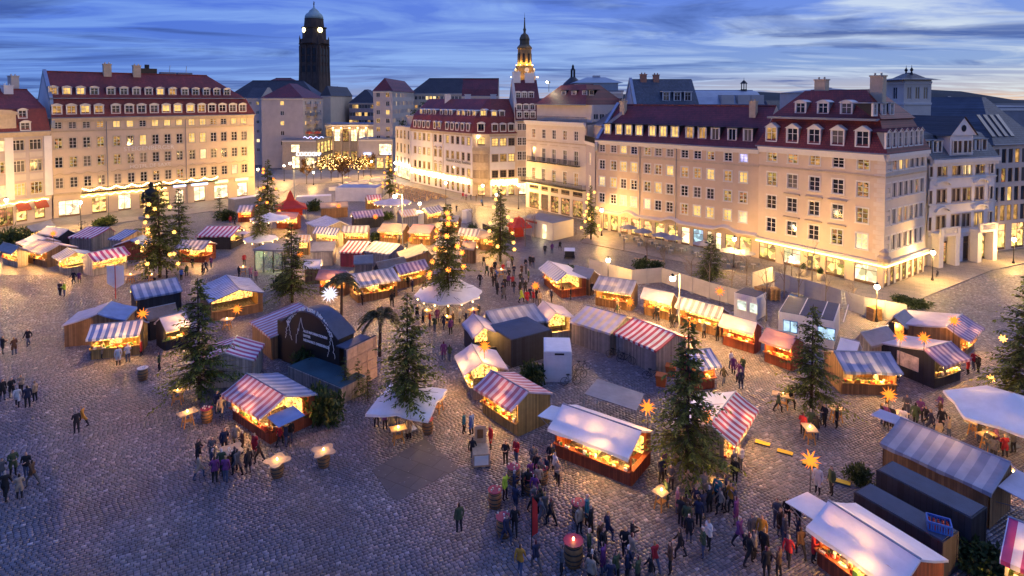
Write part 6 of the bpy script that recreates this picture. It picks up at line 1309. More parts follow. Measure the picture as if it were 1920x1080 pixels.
for a in ((841, 549, 2.6, 3.75, 2.4, 'wide white canopy round the trunk of the orange star spruce', 10, 60), (736, 379, 3.0, 3.9, .9, 'round pinkish parasol below the tall mast lamp', 10, 40), (506, 409, 2.9, 3.4, 1.0, 'round white parasol near the red pagoda tent', 8, 40), (489, 447, 2.9, 2.55, 1.0, 'white parasol beside the glass pavilion', 8, 40), (765, 752, 2.2, 3.2, 1.35, 'white square parasol round a spruce beside the paved slab', 4, 18), (1895, 770, 2.5, 3.9, 1.3, 'large white tent canopy at the right edge', 6, 50)):
    e, p = parasol(a[0], a[1], a[2], a[3], a[4], a[5], S_['wh'] if '736' not in str(a[0]) else S_['lil'], a[6], rot=.6 if a[6] == 4 else .2)
    q = MB()
    for i in range(int(a[3]*4)): an = 6.283*i/int(a[3]*4); q.lathe([(.01, -.09), (.075, 0), (.01, .09)], 5, (a[3]*.93*math.cos(an), a[3]*.93*math.sin(an), a[2]-.28))
    if a[6] not in (4, 6): q.obj('string_light', M_bulb, e)['kind'] = 'stuff'
    for an in (3.9, 5.2, 1.5): lamp(e, (a[3]*.55*math.cos(an), a[3]*.55*math.sin(an), a[2]-.3), a[7], WARM, .15)
for i, (u, v) in enumerate(((1178, 452), (1205, 460), (1240, 468), (1262, 474), (1318, 486), (1370, 500), (1395, 505))):
    p = G(u, v); e = thing('cafe_parasol', 'small grey cafe parasol on the terrace of the long peach house', 'parasol', p, i, 'cafe parasols'); q = MB(); q.tube((0, 0, 0), (0, 0, 2.7), .035); q.obj('pole', M_zinc, e); q = MB(); q.lathe([(1.6, 2.3), (.8, 2.6), (.05, 2.85)], 8); q.obj('canopy', S_['gr'], e)
    for k in range(3):
        a = k*2.1; p2 = p+Vector((1.3*math.cos(a), 1.3*math.sin(a), 0)); f = thing('cafe_table', 'little round cafe table with chairs on the terrace', 'table', p2, a, 'cafe tables'); q = MB(); q.tube((0, 0, 0), (0, 0, .72), .03); q.tube((0, 0, .72), (0, 0, .75), .35, n=10); q.obj('table_top', M_trim, f)
        for s in (-1, 1): q = MB(); q.box(s*.6-.2, -.2, .42, s*.6+.2, .2, .46); q.box(s*.8-.02, -.2, .46, s*.8+.02, .2, .85); [q.box(s*.6+dx, dy, 0, s*.6+dx+.03, dy+.03, .42) for dx in (-.19, .16) for dy in (-.19, .16)]; q.obj('chair', M_zinc, f)
# ---- containers and cabins
def cabin(c0, c1, zt, D, label, m, mr, name='site_container', doors=0, wins=(), ribs=True, cat='container', top=False):
    A, B = G(*c0, zt if top else 0), G(*c1, zt if top else 0); A.z = B.z = 0; d = B-A; L = d.length; rz = math.atan2(d.y, d.x); e = thing(name, label, cat, A, rz); q = MB(); q.box(.03, .03, .05, L-.03, D-.03, zt-.05); q.obj('body', m, e)
    for nm, a in (('frame', [(0, 0, 0, .12, .12, zt), (L-.12, 0, 0, L, .12, zt), (0, D-.12, 0, .12, D, zt), (L-.12, D-.12, 0, L, D, zt), (.12, 0, zt-.14, L-.12, .1, zt), (.12, D-.1, zt-.14, L-.12, D, zt), (0, .12, zt-.14, .1, D-.12, zt), (L-.1, .12, zt-.14, L, D-.12, zt), (.12, 0, 0, L-.12, .1, .14)]),):
        q = MB(); [q.box(*b_) for b_ in a]; q.obj(nm, m, e)
    q = MB(); q.box(.08, .08, zt-.03, L-.08, D-.08, zt+.04); q.obj('roof', mr, e)
    if ribs:
        q = MB(); n = int(L/.22); [q.box(.2+i*.22, -.005, .2, .28+i*.22, .03, zt-.2) for i in range(n-1)]; n2 = int(D/.22); [q.box(-.005, .2+i*.22, .2, .03, .28+i*.22, zt-.2) for i in range(n2-1)]; [q.box(L-.03, .2+i*.22, .2, L+.005, .28+i*.22, zt-.2) for i in range(n2-1)]; q.obj('corrugation', m, e)['kind'] = 'stuff'
    for x, w, z0, z1, mm in wins:
        q = MB(); q.box(x-.07, -.06, z0-.07, x+w+.07, .02, z1+.07); o = q.obj('window', mat('blue_window_frame', (.08, .22, .5), .5) if mm is M_coolb else M_trim, e); q = MB(); q.face([(x, -.07, z0), (x+w, -.07, z0), (x+w, -.07, z1), (x, -.07, z1)]); q.obj('pane', mm or M_glass, o)
    return e
M_contw = mat('white_container_paint', (.70, .69, .70), .45, .12, 1.5); M_contg = mat('grey_container_paint', (.33, .32, .32), .5, .2, 1.5)
M_cool = emit('cool_window', (.85, .95, .8), .9, .6, 1.5); M_coolb = emit('blue_cool_window', (.55, .8, 1), .8, .5, 1.5)
w_ = cabin((1020, 716), (1072, 717), 2.6, 3.1, 'white steel storage container with bicycles leaning beside it', M_contw, M_contw)
A = G(1020, 716); q = MB(); q.box(.25, -.03, .25, 2.2, .0, 2.2); q.box(2.0, -.06, 1.0, 2.05, -.03, 1.3); q.obj('door', M_contw, w_); q = MB(); q.box(.9, -.02, 2.33, 1.7, .02, 2.48); q.obj('name_plate', M_black, w_)
cabin((958, 690), (1035, 668), 2.5, 4.2, 'navy roofed dark container behind the white container', WL['dk'], S_['nv'], ribs=False)
oc = cabin((1459, 634), (1563, 655), 2.7, 6.0, 'large office cabin with dark panelled roof and blue framed windows', M_contw, S_['nv'], 'office_cabin', wins=[(.5, .55, .9, 1.95, M_coolb), (1.15, .55, .9, 1.95, M_coolb), (3.6, 1.4, .9, 1.95, M_coolb)], cat='cabin')
cabin((1376, 592), (1418, 603), 2.6, 2.6, 'small white site cabin with lit windows behind the red stalls', M_contw, S_['nv'], 'office_cabin', wins=[(.4, 1.0, .9, 1.9, M_cool), (1.8, .8, .9, 1.9, M_cool)], cat='cabin')
q = MB(); [q.box(1.9*k-.04, .1, 2.75, 1.9*k+.04, 5.9, 2.80) for k in (1, 2, 3)]; q.obj('roof_seam', M_contw, oc)
e = cabin((974, 437), (1037, 452), 3.0, 5.2, 'grey ticket kiosk with a lit doorway in front of the balcony house', M_greyw, M_lead, 'ticket_kiosk', wins=[(1.5, .8, 1.6, 2.3, M_litd)], ribs=False, cat='kiosk'); q = MB(); q.box(5.9, -.08, .1, 6.7, .0, 2.5); q.obj('door', M_shopw, e); lamp(e, (6.4, -1.0, 1.0), 80, (1, .75, .35)); q = MB(); q.box(1.6, -.04, 2.35, 4.4, -.01, 2.7); q.obj('sign_band', mat('sign_red', (.5, .1, .06), .6), e)
cabin((440, 397), (497, 388), 2.6, 2.5, 'grey storage container with black front near the hotel shops', M_contg, M_contw)
cabin((556, 392), (621, 389), 2.6, 2.5, 'long white container behind the brown roofed stall', M_contw, M_contw)
cabin((629, 377), (706, 378), 3.2, 5.5, 'big white tent box with pale blue roof among the rear stalls', S_['wh'], S_['blu'], 'tent_box', ribs=False, cat='tent')
cabin((757, 421), (794, 421), 2.2, 2.6, 'small white box tent behind the bright rear stalls', S_['wh'], S_['wh'], 'tent_box', ribs=False, cat='tent'); cabin((866, 418), (875, 419), 2.4, 2.2, 'narrow white cabin beside the canopy spruce', M_contw, M_contw)
e = cabin((1643, 881), (1822, 973), 2.3, 1.75, 'long dark shed with navy felt roof below the grey striped roof', WL['dk'], S_['nv'], 'market_shed', ribs=False, cat='shed', top=True)
e = cabin((1601, 923), (1768, 1018), 2.1, 1.6, 'long dark shed with navy felt roof carrying a blue bottle crate', WL['dk'], S_['nv'], 'market_shed', ribs=False, cat='shed', top=True)
p = G(1760, 992, 2.15); e = thing('bottle_crate', 'blue plastic bottle crate on the navy shed roof', 'crate', (p.x, p.y, 2.14), -.5); mcr = mat('blue_plastic', (.03, .12, .45), .4); q = MB(); q.box(-.5, -.35, 0, .5, .35, .05); [q.box(-.5+i*.11, s*.35-.02, .05, -.44+i*.11, s*.35+.02, .42) for i in range(10) for s in (-1, 1)]; [q.box(s*.5-.02, -.35+i*.12, .05, s*.5+.02, -.28+i*.12, .42) for i in range(6) for s in (-1, 1)]; [q.box(-.52, s*.35-.03, .40, .52, s*.35+.03, .5) for s in (-1, 1)]; [q.box(s*.5-.03, -.32, .40, s*.5+.03, .32, .5) for s in (-1, 1)]; q.obj('crate_frame', mcr, e); q = MB(); [q.tube((-.38+i*.19, -.24+j*.16, .05), (-.38+i*.19, -.24+j*.16, .36), .05, n=6) for i in range(5) for j in range(4)]; q.obj('bottle', GOODC[0], e)['kind'] = 'stuff'
q = MB(); A_ = [G(*p_, 2.0) for p_ in ((1095, 738), (1193, 770), (1208, 738), (1120, 710))]; q.slab([tuple(x) for x in A_], .06); o = thing('tarpaulin_shelter', 'flat grey tarpaulin shelter behind the long white stall', 'shelter', (A_[0].x, A_[0].y, 0)); q = MB(); q.slab([tuple(x-Vector((A_[0].x, A_[0].y, 0))) for x in A_], .06); q.obj('roof', S_['gr'], o)
for x in A_: q = MB(); y = x-Vector((A_[0].x, A_[0].y, 0)); q.tube((y.x, y.y, 0), (y.x, y.y, 1.95), .04); q.obj('post', M_zinc, o)
# red pagodas and glass pavilion
for u, v, r_, h_, l in ((545, 408, 3.0, 5.6, 'red pagoda tent with a pointed roof behind the round parasol'), (973, 447, 1.7, 4.0, 'small red pagoda tent in the smoke by the crowd spruce')):
    p = G(u, v); e = thing('pagoda_tent', l, 'tent', p, .4); q = MB(); q.lathe([(r_*1.41, 2.3), (r_*.9, 2.75), (r_*.4, 3.6), (r_*.12, h_-.4), (.02, h_)], 4); q.lathe([(r_*1.41, 2.0), (r_*1.42, 2.3)], 4); q.obj('roof', mat('red_canvas', (.55, .05, .03), .6, .2, 1, .3, 3, trans=.25), e, rz=.785)
    for s in ((-1, -1), (1, -1), (1, 1), (-1, 1)): q = MB(); q.tube((s[0]*r_*.95, s[1]*r_*.95, 0), (s[0]*r_*.95, s[1]*r_*.95, 2.4), .06); q.obj('post', M_zinc, e)
    q = MB(); q.box(-r_*.8, r_*.6, 0, r_*.8, r_*.8, 2.2); q.obj('back_panel', MATS['red_canvas'], e); lamp(e, (0, 0, 2.1), 45*r_, (1, .25, .1), .2)
p = G(515, 505); e = thing('glass_pavilion', 'small glass pavilion lit green inside with a flat grey roof', 'pavilion', p, -.12); q = MB(); q.box(-2.2, -1.8, 3.0, 2.2, 1.8, 3.25); q.obj('roof', M_lead, e)
for x in (-2, -.7, .7, 2):
    for y in (-1.6, 1.6): q = MB(); q.box(x-.05, y-.05, 0, x+.05, y+.05, 3.0); q.obj('mullion', M_iron, e)
def glasspane():
    m, n, l, b = nodes_of('clear_pane'); b.inputs['Base Color'].default_value = (.75, .85, .75, 1); b.inputs['Roughness'].default_value = .03; t = n.new('ShaderNodeBsdfTransparent'); mx = n.new('ShaderNodeMixShader'); mx.inputs[0].default_value = .25; l.new(t.outputs[0], mx.inputs[1]); l.new(b.outputs[0], mx.inputs[2]); l.new(mx.outputs[0], n['Material Output'].inputs[0]); MATS['clear_pane'] = m; return m
M_clear = glasspane()
for k in range(3): x0 = (-2, -.7, .7)[k]; q = MB(); q.box(x0+.06, -1.62, .1, x0+1.24, -1.6, 2.95); q.obj('pane', M_clear, e)
q = MB(); q.box(-2.02, -1.5, .1, -2.0, 1.5, 2.95); q.obj('pane', M_clear, e); lamp(e, (0, 0, 2.4), 220, (.75, 1, .35), .3)
# ---- arched sign and its stage
A, B = G(529, 676), G(637, 716); d = B-A; L = d.length; rz = math.atan2(d.y, d.x); e = thing('arched_sign', 'black arched stage wall with white lettering above the navy roofed shed', 'stage', A, rz); M_sign = mat('black_sign_board', (.018, .015, .014), .5, .4, 1.2, .2, 8)
q = MB(); n = 20; zs_, zt_ = 3.1, 5.3; arc = [(L*i/n, zs_+(zt_-zs_)*math.sin(math.pi*(.08+.84*i/n))) for i in range(n+1)]; q.face([(0, 0, 0), (L, 0, 0)] + [(x, 0, z) for x, z in reversed(arc)]); q.face([(L, 1.6, 0), (0, 1.6, 0)] + [(x, 1.6, z) for x, z in arc]); q.face([(0, 0, 0), (0, 0, arc[0][1]), (0, 1.6, arc[0][1]), (0, 1.6, 0)]); q.face([(L, 0, 0), (L, 1.6, 0), (L, 1.6, arc[-1][1]), (L, 0, arc[-1][1])]); q.obj('wall', M_sign, e)
q = MB()
for (x, z), (x2, z2) in zip(arc, arc[1:]): q.face([(x, -.12, z+.02), (x2, -.12, z2+.02), (x2, 1.9, z2+.02), (x, 1.9, z+.02)]); q.face([(x, -.12, z-.1), (x2, -.12, z2-.1), (x2, -.12, z2+.02), (x, -.12, z+.02)])
q.obj('vault_roof', S_['nv'], e); q = MB(); q.box(-.75, .1, 0, -.01, 1.7, 3.6); q.obj('side_pillar', M_sign, e)
M_let = mat('white_letters', (.85, .85, .82), .5, .05); word = 'ADVENT AUF DEM NEUMARKT'; R0 = L*.40; cz = 2.25
for i, ch in enumerate(word):
    if ch == ' ': continue
    a = math.radians(152-124*i/(len(word)-1)); o = text_mesh('letter', ch, .50 if i not in (0, 15) else .62, M_let, e, (L*.5+R0*math.cos(a), -.04, cz+R0*.98*math.sin(a)), 0, depth=.012, bold=.018); o.rotation_euler = (math.pi/2, math.pi/2-a, 0)
for i, t_ in enumerate(('ALLE INFORMATIONEN', 'UNTER', 'NEUMARKT-DRESDEN.DE')): text_mesh('lettering', t_, .30, M_let, e, (L*.40, -.04, 3.35-.40*i), 0, depth=.012, align='LEFT', bold=.010)
def polyline(pts, w, nm):
    q = MB(); [q.tube((x, -.04, z), (x2, -.04, z2), w*.75, n=4) for (x, z), (x2, z2) in zip(pts, pts[1:])]; q.obj(nm, M_let, e)
polyline([(L*.27, 2.1), (L*.275, 2.9), (L*.30, 3.0), (L*.305, 3.5), (L*.32, 3.3), (L*.33, 3.9), (L*.345, 4.1), (L*.36, 4.55), (L*.375, 4.1), (L*.39, 3.75), (L*.41, 3.6)], .028, 'church_outline')
rs_ = random.Random(3)
for cx_ in (.13, .87):
    for s in (-1, 1):
        pts = [(L*cx_+s*(.02+.42*f)+rs_.uniform(-.1, .1), 3.75-(1.5*f if cx_ < .5 else 1.9*f)) for f in [k/14 for k in range(15)]]; polyline(pts, .03, 'tree_outline')
    polyline([(L*cx_-.2, 3.75), (L*cx_+.2, 3.75)], .03, 'tree_star'); polyline([(L*cx_, 3.55), (L*cx_, 4.0)], .03, 'tree_star')
def deck(c, zt, D, m, mr, label, nm):
    return cabin(c[0], c[1], zt, D, label, m, mr, nm, ribs=False, cat='shed')
deck(((540, 716), (640, 760)), 1.35, 2.6, WL['gy'], S_['tl'], 'low shed with teal felt roof in front of the arched sign', 'market_shed')
A, B = G(651, 738), G(708, 706); d = B-A; L = d.length; rz = math.atan2(d.y, d.x); e = thing('crate_wall', 'high pale wooden crate wall beside the arched sign', 'wall', A, rz); zt_ = 3.6
q = MB(); q.box(-.02, .1, 0, L, .3, zt_); q.obj('backing', WL['dk'], e); rs_ = random.Random(8)
for j in range(4):
    x = 0
    while x < L-.2:
        w_ = min(rs_.choice((.5, .7, .9)), L-x); q = MB(); q.box(x+.02, rs_.uniform(-.03, .02), j*.9+.03, x+w_-.02, .1, j*.9+.87); q.obj('crate', mat('pale_crate_wood', (.46, .31, .22), .8, .3, 3, .3, 20, rnd=.2), e); x += w_
q = MB(); q.box(.6, .3, zt_-.35, L, 1.9, zt_-.25); q.obj('deck', S_['nv'], e)
# ---- hoarding fences
def hoarding(pts, h, m, label, foot=True):
    e = None; n_ = 0
    for a, b in zip(pts, pts[1:]):
        A, B = G(*a), G(*b); d = B-A; L = d.length; k = max(1, round(L/2.4)); rz = math.atan2(d.y, d.x)
        if e is None: O = A; e = thing('site_hoarding', label, 'fence', A)
        for i in range(k): p = A+d*(i/k)-O; q = MB(); q.box(.03, -.03, .08, L/k-.03, .03, h); q.obj('panel', m, e, tuple(p), rz); q = MB(); q.tube((0, .06, 0), (0, .06, h+.1), .035); q.box(-.2, -.25, 0, .2, .35, .12); q.obj('post', M_zinc, e, tuple(p), rz)
    return e
M_hoard = mat('hoarding_white', (.52, .48, .43), .7, .2, .7); M_hoardg = mat('hoarding_grey', (.34, .34, .37), .6, .2, .7)
hoarding([(1104, 512), (1185, 535), (1240, 530), (1330, 560), (1400, 580)], 2.0, M_hoard, 'white site hoarding running behind the straw and toy stalls')
hoarding([(1410, 540), (1448, 528)], 2.0, M_hoard, 'short white hoarding return by the pallet stack'); hoarding([(1452, 540), (1540, 565), (1620, 592), (1700, 608)], 2.1, M_hoardg, 'grey site hoarding behind the large office cabin'); hoarding([(905, 430), (965, 455)], 1.1, M_black, 'low dark fence beside the beer garden')
for u, v, l, rot in ((1427, 560, 'pallet stack leaning at the grey hoarding', .2), (1451, 562, 'taller pallet stack beside the blue bags', .1), (1640, 600, 'upright pallets by the hoarding gate', .3)):
    p = G(u, v); e = thing('pallet_stack', l, 'pallets', p, rot, 'wooden pallets')
    for k in range(9):
        q = MB(); z = k*.16; [q.box(-.6, -.4+.2*i, z+.1, .6, -.27+.2*i, z+.13) for i in range(5)]; [q.box(-.6+.55*i, -.4, z, -.5+.55*i, .53, z+.1) for i in range(3)]; q.obj('pallet', mat('pallet_wood', (.46, .27, .11), .8, .3, 3, rnd=.2), e)
p = G(1486, 565); e = thing('rubbish_bags', 'blue rubbish bags heaped by the pallets', 'bags', p); [MB().lathe([(.02, 0), (.4, .1), (.42, .4), (.2, .6), (.02, .7)], 8, (dx, dy, 0)).obj('bag', mcr, e, smooth=True) for dx, dy in ((0, 0), (.6, .2), (.2, .7))]
p = G(1587, 592); e = thing('step_ladder', 'aluminium step ladder leaning against the grey hoarding', 'ladder', p, .35); q = MB(); [q.tube((s*.25, 0, 0), (s*.2, .6, 2.6), .03) for s in (-1, 1)]; [q.tube((-.24, .6*f, 2.6*f), (.24, .6*f, 2.6*f), .02) for f in (.1, .22, .34, .46, .58, .7, .82)]; q.obj('ladder_frame', M_zinc, e)
for u, v, l in ((1506, 518, 'left of the shop door'), (1538, 527, 'right of the shop door')):
    p = G(u, v); e = thing('flower_pot', 'tall stone flower pot with a lit shrub '+l, 'pot', p); q = MB(); q.lathe([(.28, 0), (.45, .9), (.48, 1.0), (.4, 1.0)], 12); q.obj('pot', M_greyw, e, smooth=True); o = OB('shrub', BUSH[0], e, (0, 0, .9)); o.scale = (.45, .45, .9)
# ---- paving details
sl = [G(*p_) for p_ in ((698, 882), (741, 942), (860, 878), (795, 822))]; q = MB(); q.slab([(p_.x, p_.y, .012) for p_ in sl], .04); o = q.obj('paved_slab', paving_mat('dark_slabs', (.12, .12, .135), (.095, .095, .11), 2.0, 1.2, (.05, .05, .05), .75, .5)); o['kind'] = 'structure'
pv = [G(*p_) for p_ in ((1104, 437), (1420, 497), (1652, 556), (1742, 512), (1960, 484), (1960, 470), (1860, 474), (1735, 505), (1652, 536), (1420, 484), (1117, 428))]
pv = [G(*p_) for p_ in ((1090, 455), (1420, 520), (1640, 585), (1700, 572), (1858, 508), (1960, 486), (1960, 462), (1860, 478), (1737, 500), (1654, 536), (1420, 481), (1110, 424))]; q = MB(); q.slab([(p_.x, p_.y, .10) for p_ in pv], .12); o = q.obj('pavement', M_slab); o['kind'] = 'structure'
pv = [G(*p_) for p_ in ((760, 352), (890, 384), (1000, 400), (1105, 440), (1118, 427), (985, 384), (968, 363), (887, 364), (742, 328), (700, 318), (520, 318), (478, 365), (101, 408), (-80, 440), (-80, 460), (110, 432), (490, 385), (560, 345), (700, 340))]; q = MB(); q.slab([(p_.x, p_.y, .06) for p_ in pv], .08); o = q.obj('pavement', M_slab); o['kind'] = 'structure'
for u, v in ((1430, 832), (1472, 849), (1520, 872), (1578, 905)):
    p = G(u, v); e = thing('cable_ramp', 'yellow lidded cable ramp on the cobbles near the free standing star', 'cable ramp', p, -.55, 'yellow cable ramps'); q = MB(); q.raw([(-.5, -.3, 0), (.5, -.3, 0), (.5, .3, 0), (-.5, .3, 0), (-.5, -.14, .08), (.5, -.14, .08), (.5, .14, .08), (-.5, .14, .08)], [(0, 1, 5, 4), (1, 2, 6, 5), (2, 3, 7, 6), (3, 0, 4, 7)]); q.obj('ramp', M_black, e); q = MB(); q.box(-.48, -.2, .07, .48, .2, .10); q.obj('lid', mat('yellow_plastic', (.75, .50, .03), .5), e)
# ---- barrels and standing tables
M_oak = mat('barrel_oak', (.32, .17, .07), .7, .35, 4, .3, 20); M_top = mat('table_top_wood', (.50, .34, .20), .6, .25, 4); M_wine = mat('wine_red_top', (.30, .03, .06), .5, .2, 3)
q = MB(); q.lathe([(.30, 0), (.37, .25), (.40, .5), (.37, .75), (.31, .98)], 14); BARREL = q.mesh('barrel', M_oak, True); q = MB(); [q.lathe([(r_, z), (r_, z+.06)], 14) for r_, z in ((.36, .16), (.405, .36), (.405, .6), (.35, .82))]; HOOPS = q.mesh('hoop', mat('worn_hoop_iron', (.10, .09, .08), .5, .3, 4, 0, 20, .6))
q = MB(); q.lathe([(.01, -.0), (.05, .02), (.06, .08), (.03, .14), (.01, .17)], 8); CAND = q.mesh('candle_lantern', M_bulb)
def barrel(u, v, label, top='r', candle=False, s=1.02):
    p = G(u, v); e = thing('barrel_table', label, 'barrel', p, R.random()*6, 'barrel tables'); o = OB('barrel', BARREL, e); o.scale = (s, s, s); h = OB('hoop', HOOPS, o); q = MB(); z = .98*s
    if top == 'c': q.slab([(r_*math.cos(a), r_*math.sin(a), z+.06) for i in range(24) for a in [6.283*i/24] for r_ in [.72+.16*math.cos(4*a)]], .05); q.obj('table_top', M_top, e)
    else: q.lathe([(.40*s, z), (.42*s, z+.05)], 16); q.obj('table_top', M_wine if top == 'r' else M_trim, e)
    if candle: f = OB('candle_lantern', CAND, None, (p.x, p.y, z+.06)); tag(f, 'little candle lantern on '+label[:60], 'lantern', 'candle lanterns'); lamp(f, (0, 0, .28), 16 if s < 1.2 else 4, WARM, .08)
    else:
        q = MB(); rs = random.Random(int(u)); [q.lathe([(.035, 0), (.045, .1)], 6, (rs.uniform(-.28, .28), rs.uniform(-.28, .28), z+.06)) for _ in range(6)]; q.obj('mug', M_trim, e)['kind'] = 'stuff'
for a in ((268, 712, 'white topped oak barrel standing alone by the yellow food stall', 'w'), (388, 791, 'red topped barrel under the drooping spruce', 'r'), (520, 893, 'clover topped barrel table with a candle on the open cobbles', 'c', 1), (607, 874, 'clover topped barrel table with a candle near the paved slab', 'c', 1), (434, 872, 'clover topped barrel table in the group by the orange stall', 'c'), (802, 812, 'wide barrel with red top under the white square parasol', 'r'), (963, 905, 'barrel with wine red top beside the couple in black and red', 'r'), (928, 950, 'wine red topped barrel beside the lime jacket', 'r'), (944, 1003, 'wine red topped barrel with the two men in black', 'r'), (1075, 1058, 'large barrel with a glowing lamp on top at the lower edge', 'r', 1, 1.25), (994, 925, 'barrel crowded with mugs amid the black coats', 'r'), (1016, 905, 'barrel with violet lit top behind the black coats', 'r'), (1085, 975, 'barrel behind the yellow hat', 'r')): barrel(*a)
q = MB(); q.box(-.5, -.4, 1.0, .5, .4, 1.06); TOPM = q.mesh('table_top', M_top); q = MB(); [q.tube((sx*.35, sy*.25, 0), (sx*.2, sy*.15, 1.0), .045, n=4) for sx in (-1, 1) for sy in (-1, 1)]; q.box(-.28, -.2, .4, .28, .2, .44); LEGM = q.mesh('trestle', mat('orange_pine', (.52, .25, .07), .6, .3, 4))
def standing_table(u, v, label, candle=True, rz=0.0, L=1.0):
    p = G(u, v); e = thing('standing_table', label, 'table', p, rz, 'wooden standing tables'); o = OB('table_top', TOPM, e); o.scale = (L, 1, 1); OB('trestle', LEGM, e)
    if candle: f = OB('candle_lantern', CAND, None, (p.x, p.y, 1.06)); tag(f, 'little candle lantern on the '+label[:60], 'lantern', 'candle lanterns'); lamp(f, (0, 0, .25), 22, WARM, .08)
for a in ((352, 799, 'pine trestle table under the drooping spruce', 1, .9, 1.3), (333, 757, 'rear pine trestle table under the drooping spruce', 1, .2, 1.2), (747, 830, 'pine trestle table at the front of the white square parasol', 1, .4, 1.1), (822, 772, 'pine trestle table at the side of the white square parasol', 1, 1.2, 1.1), (1240, 953, 'pine standing table left of the broad spruce', 1, .7, 1.0), (1345, 935, 'pine standing table right of the broad spruce', 1, -.6, 1.2), (1518, 829, 'pine standing table before the ring of tables', 1, 1.5, 1.2), (1468, 765, 'pine standing table with the couple at the ring of tables', 1, -.5, 1.6), (1568, 790, 'pine standing table behind the ring of tables', 1, 0, 1.0), (1826, 815, 'pine table under the large white tent', 1, .5, 1.2), (1851, 842, 'front pine table under the large white tent', 1, .3, 1.2), (1687, 800, 'pine standing table below the star with many guests', 1, .4, 1.0), (285, 530, 'pine table under the star hung spruce', 1, 0, 1.6), (245, 530, 'pine table by the blue grey striped roof', 1, 0, 1.4), (456, 515, 'pine table by the glass pavilion', 1, .4, 1.0), (838, 612, 'pine table in front under the wide canopy', 1, 0, 1.0), (800, 600, 'pine table at the side of the wide canopy', 1, .6, 1.0), (887, 598, 'pine table at the far side of the wide canopy', 1, .6, 1.0), (426, 617, 'round topped table before the steep blue striped hut', 1, 0, 1.2), (940, 520, 'pine table inside the crowd', 1, 0, 1.2)): standing_table(*a)
# ---- beer garden rows
q = MB(); q.box(-1.1, -.25, .72, 1.1, .25, .76); q.box(-.9, -.2, 0, -.84, .2, .72); q.box(.84, -.2, 0, .9, .2, .72); BT = q.mesh('table_top', M_top); q = MB(); q.box(-1.1, -.13, .43, 1.1, .13, .46); q.box(-.9, -.1, 0, -.85, .1, .43); q.box(.85, -.1, 0, .9, .1, .43); BB = q.mesh('bench', M_top)
dv = (G(886, 367.5)-G(771, 341)); dv.normalize(); nv = Vector((-dv.y, dv.x, 0)); o0 = G(771, 341)
for i in range(11):
    for j in range(5):
        p = o0+dv*(1.0+i*2.9)-nv*(7+j*2.6); u, v = px(p)
        if not (735 < u < 872) or v > 392: continue
        e = thing('beer_table', 'beer garden table with two benches before the white mansard house', 'table', p, math.atan2(dv.y, dv.x)+(i*j % 3-1)*.03, 'beer garden tables'); OB('table_top', BT, e); OB('bench', BB, e, (0, -.6, 0)); OB('bench', BB, e, (0, .6, 0))
for i, (u, v) in enumerate(((645, 352), (662, 348), (682, 344), (704, 340), (627, 357))):
    p = G(u, v); e = thing('white_planter', 'white planter box in the row before the beer garden', 'planter', p, .4, 'white planters'); q = MB(); q.box(-1.4, -.4, 0, 1.4, .4, .9); q.obj('box', M_white, e)
# ---- statue, banner, cart, bicycles, posters
p = G(286, 470); e = thing('statue', 'dark bronze statue of a robed figure on a stone pedestal behind the star spruce', 'statue', p); q = MB(); q.box(-1.6, -1.6, 0, 1.6, 1.6, .6); q.box(-1.0, -1.0, .6, 1.0, 1.0, 5.2); q.box(-1.3, -1.3, 5.2, 1.3, 1.3, 5.6); q.obj('pedestal', M_stone, e); q = MB(); q.lathe([(1.25, 5.6), (1.2, 6.2), (.85, 7.6), (1.0, 8.6), (1.15, 9.3), (.95, 9.7), (.35, 9.95), (.25, 10.05), (.38, 10.3), (.40, 10.6), (.25, 10.85), (.02, 10.95)], 14, sy=.75); q.tube((-.95, -.2, 9.3), (-1.15, -.5, 8.2), .3, .25, 8); q.tube((-1.15, -.5, 8.2), (-.5, -1.0, 7.9), .24, .18, 8); q.tube((.95, -.2, 9.3), (1.2, -.3, 8.0), .3, .22, 8); q.obj('figure', mat('dark_bronze', (.035, .035, .028), .45, .3, 2, 0, 20, .6), e, smooth=True)
p = G(217, 560); e = thing('banner', 'white pointed banner on a red pole at the edge of the stalls', 'banner', p); q = MB(); q.tube((0, 0, 0), (0, 0, 4.3), .05); q.obj('pole', mat('red_paint', (.45, .04, .03), .5), e); q = MB(); q.slab([(0, 0, 0)]*0 or [(-1.05, .05, 4.0), (1.05, .05, 4.0), (1.05, .08, 4.0), (-1.05, .08, 4.0)], .02); q.raw([(-1.05, .06, 3.98), (-1.05, .06, 1.8), (0, .06, 1.2), (1.05, .06, 1.8), (1.05, .06, 3.98)], [(0, 1, 2, 3, 4)]); q.obj('cloth', S_['wh'], e)
p = G(997, 1030); e = thing('red_flag', 'narrow red flag standing beside the barrels', 'flag', p); q = MB(); q.tube((0, 0, 0), (0, 0, 2.9), .03); q.obj('pole', M_iron, e); q = MB(); q.raw([(0, 0, 2.9), (.3, .05, 2.5), (.33, .02, .9), (0, 0, .7)], [(0, 1, 2, 3)]); q.obj('cloth', mat('red_cloth', (.5, .03, .03), .7), e)
p = G(902, 872); e = thing('vending_cart', 'small pale wooden cart with an upright menu board', 'cart', p, .12); q = MB(); q.box(-.55, -.4, .12, .55, 1.0, .95); q.obj('body', M_top, e); q = MB(); q.box(-.45, -.43, .25, .45, -.40, .85); q.obj('panel', M_trim, e); q = MB(); q.box(-.4, .9, .95, .4, 1.0, 2.1); q.obj('menu_board', M_top, e); q = MB(); q.box(-.2, .87, 1.3, .2, .9, 1.9); q.obj('menu', GOODC[5], e); [MB().tube((s*.5, y, .12), (s*.56, y, .12), .12, n=10).obj('wheel', M_black, e) for s in (-1, 1) for y in (-.2, .8)]
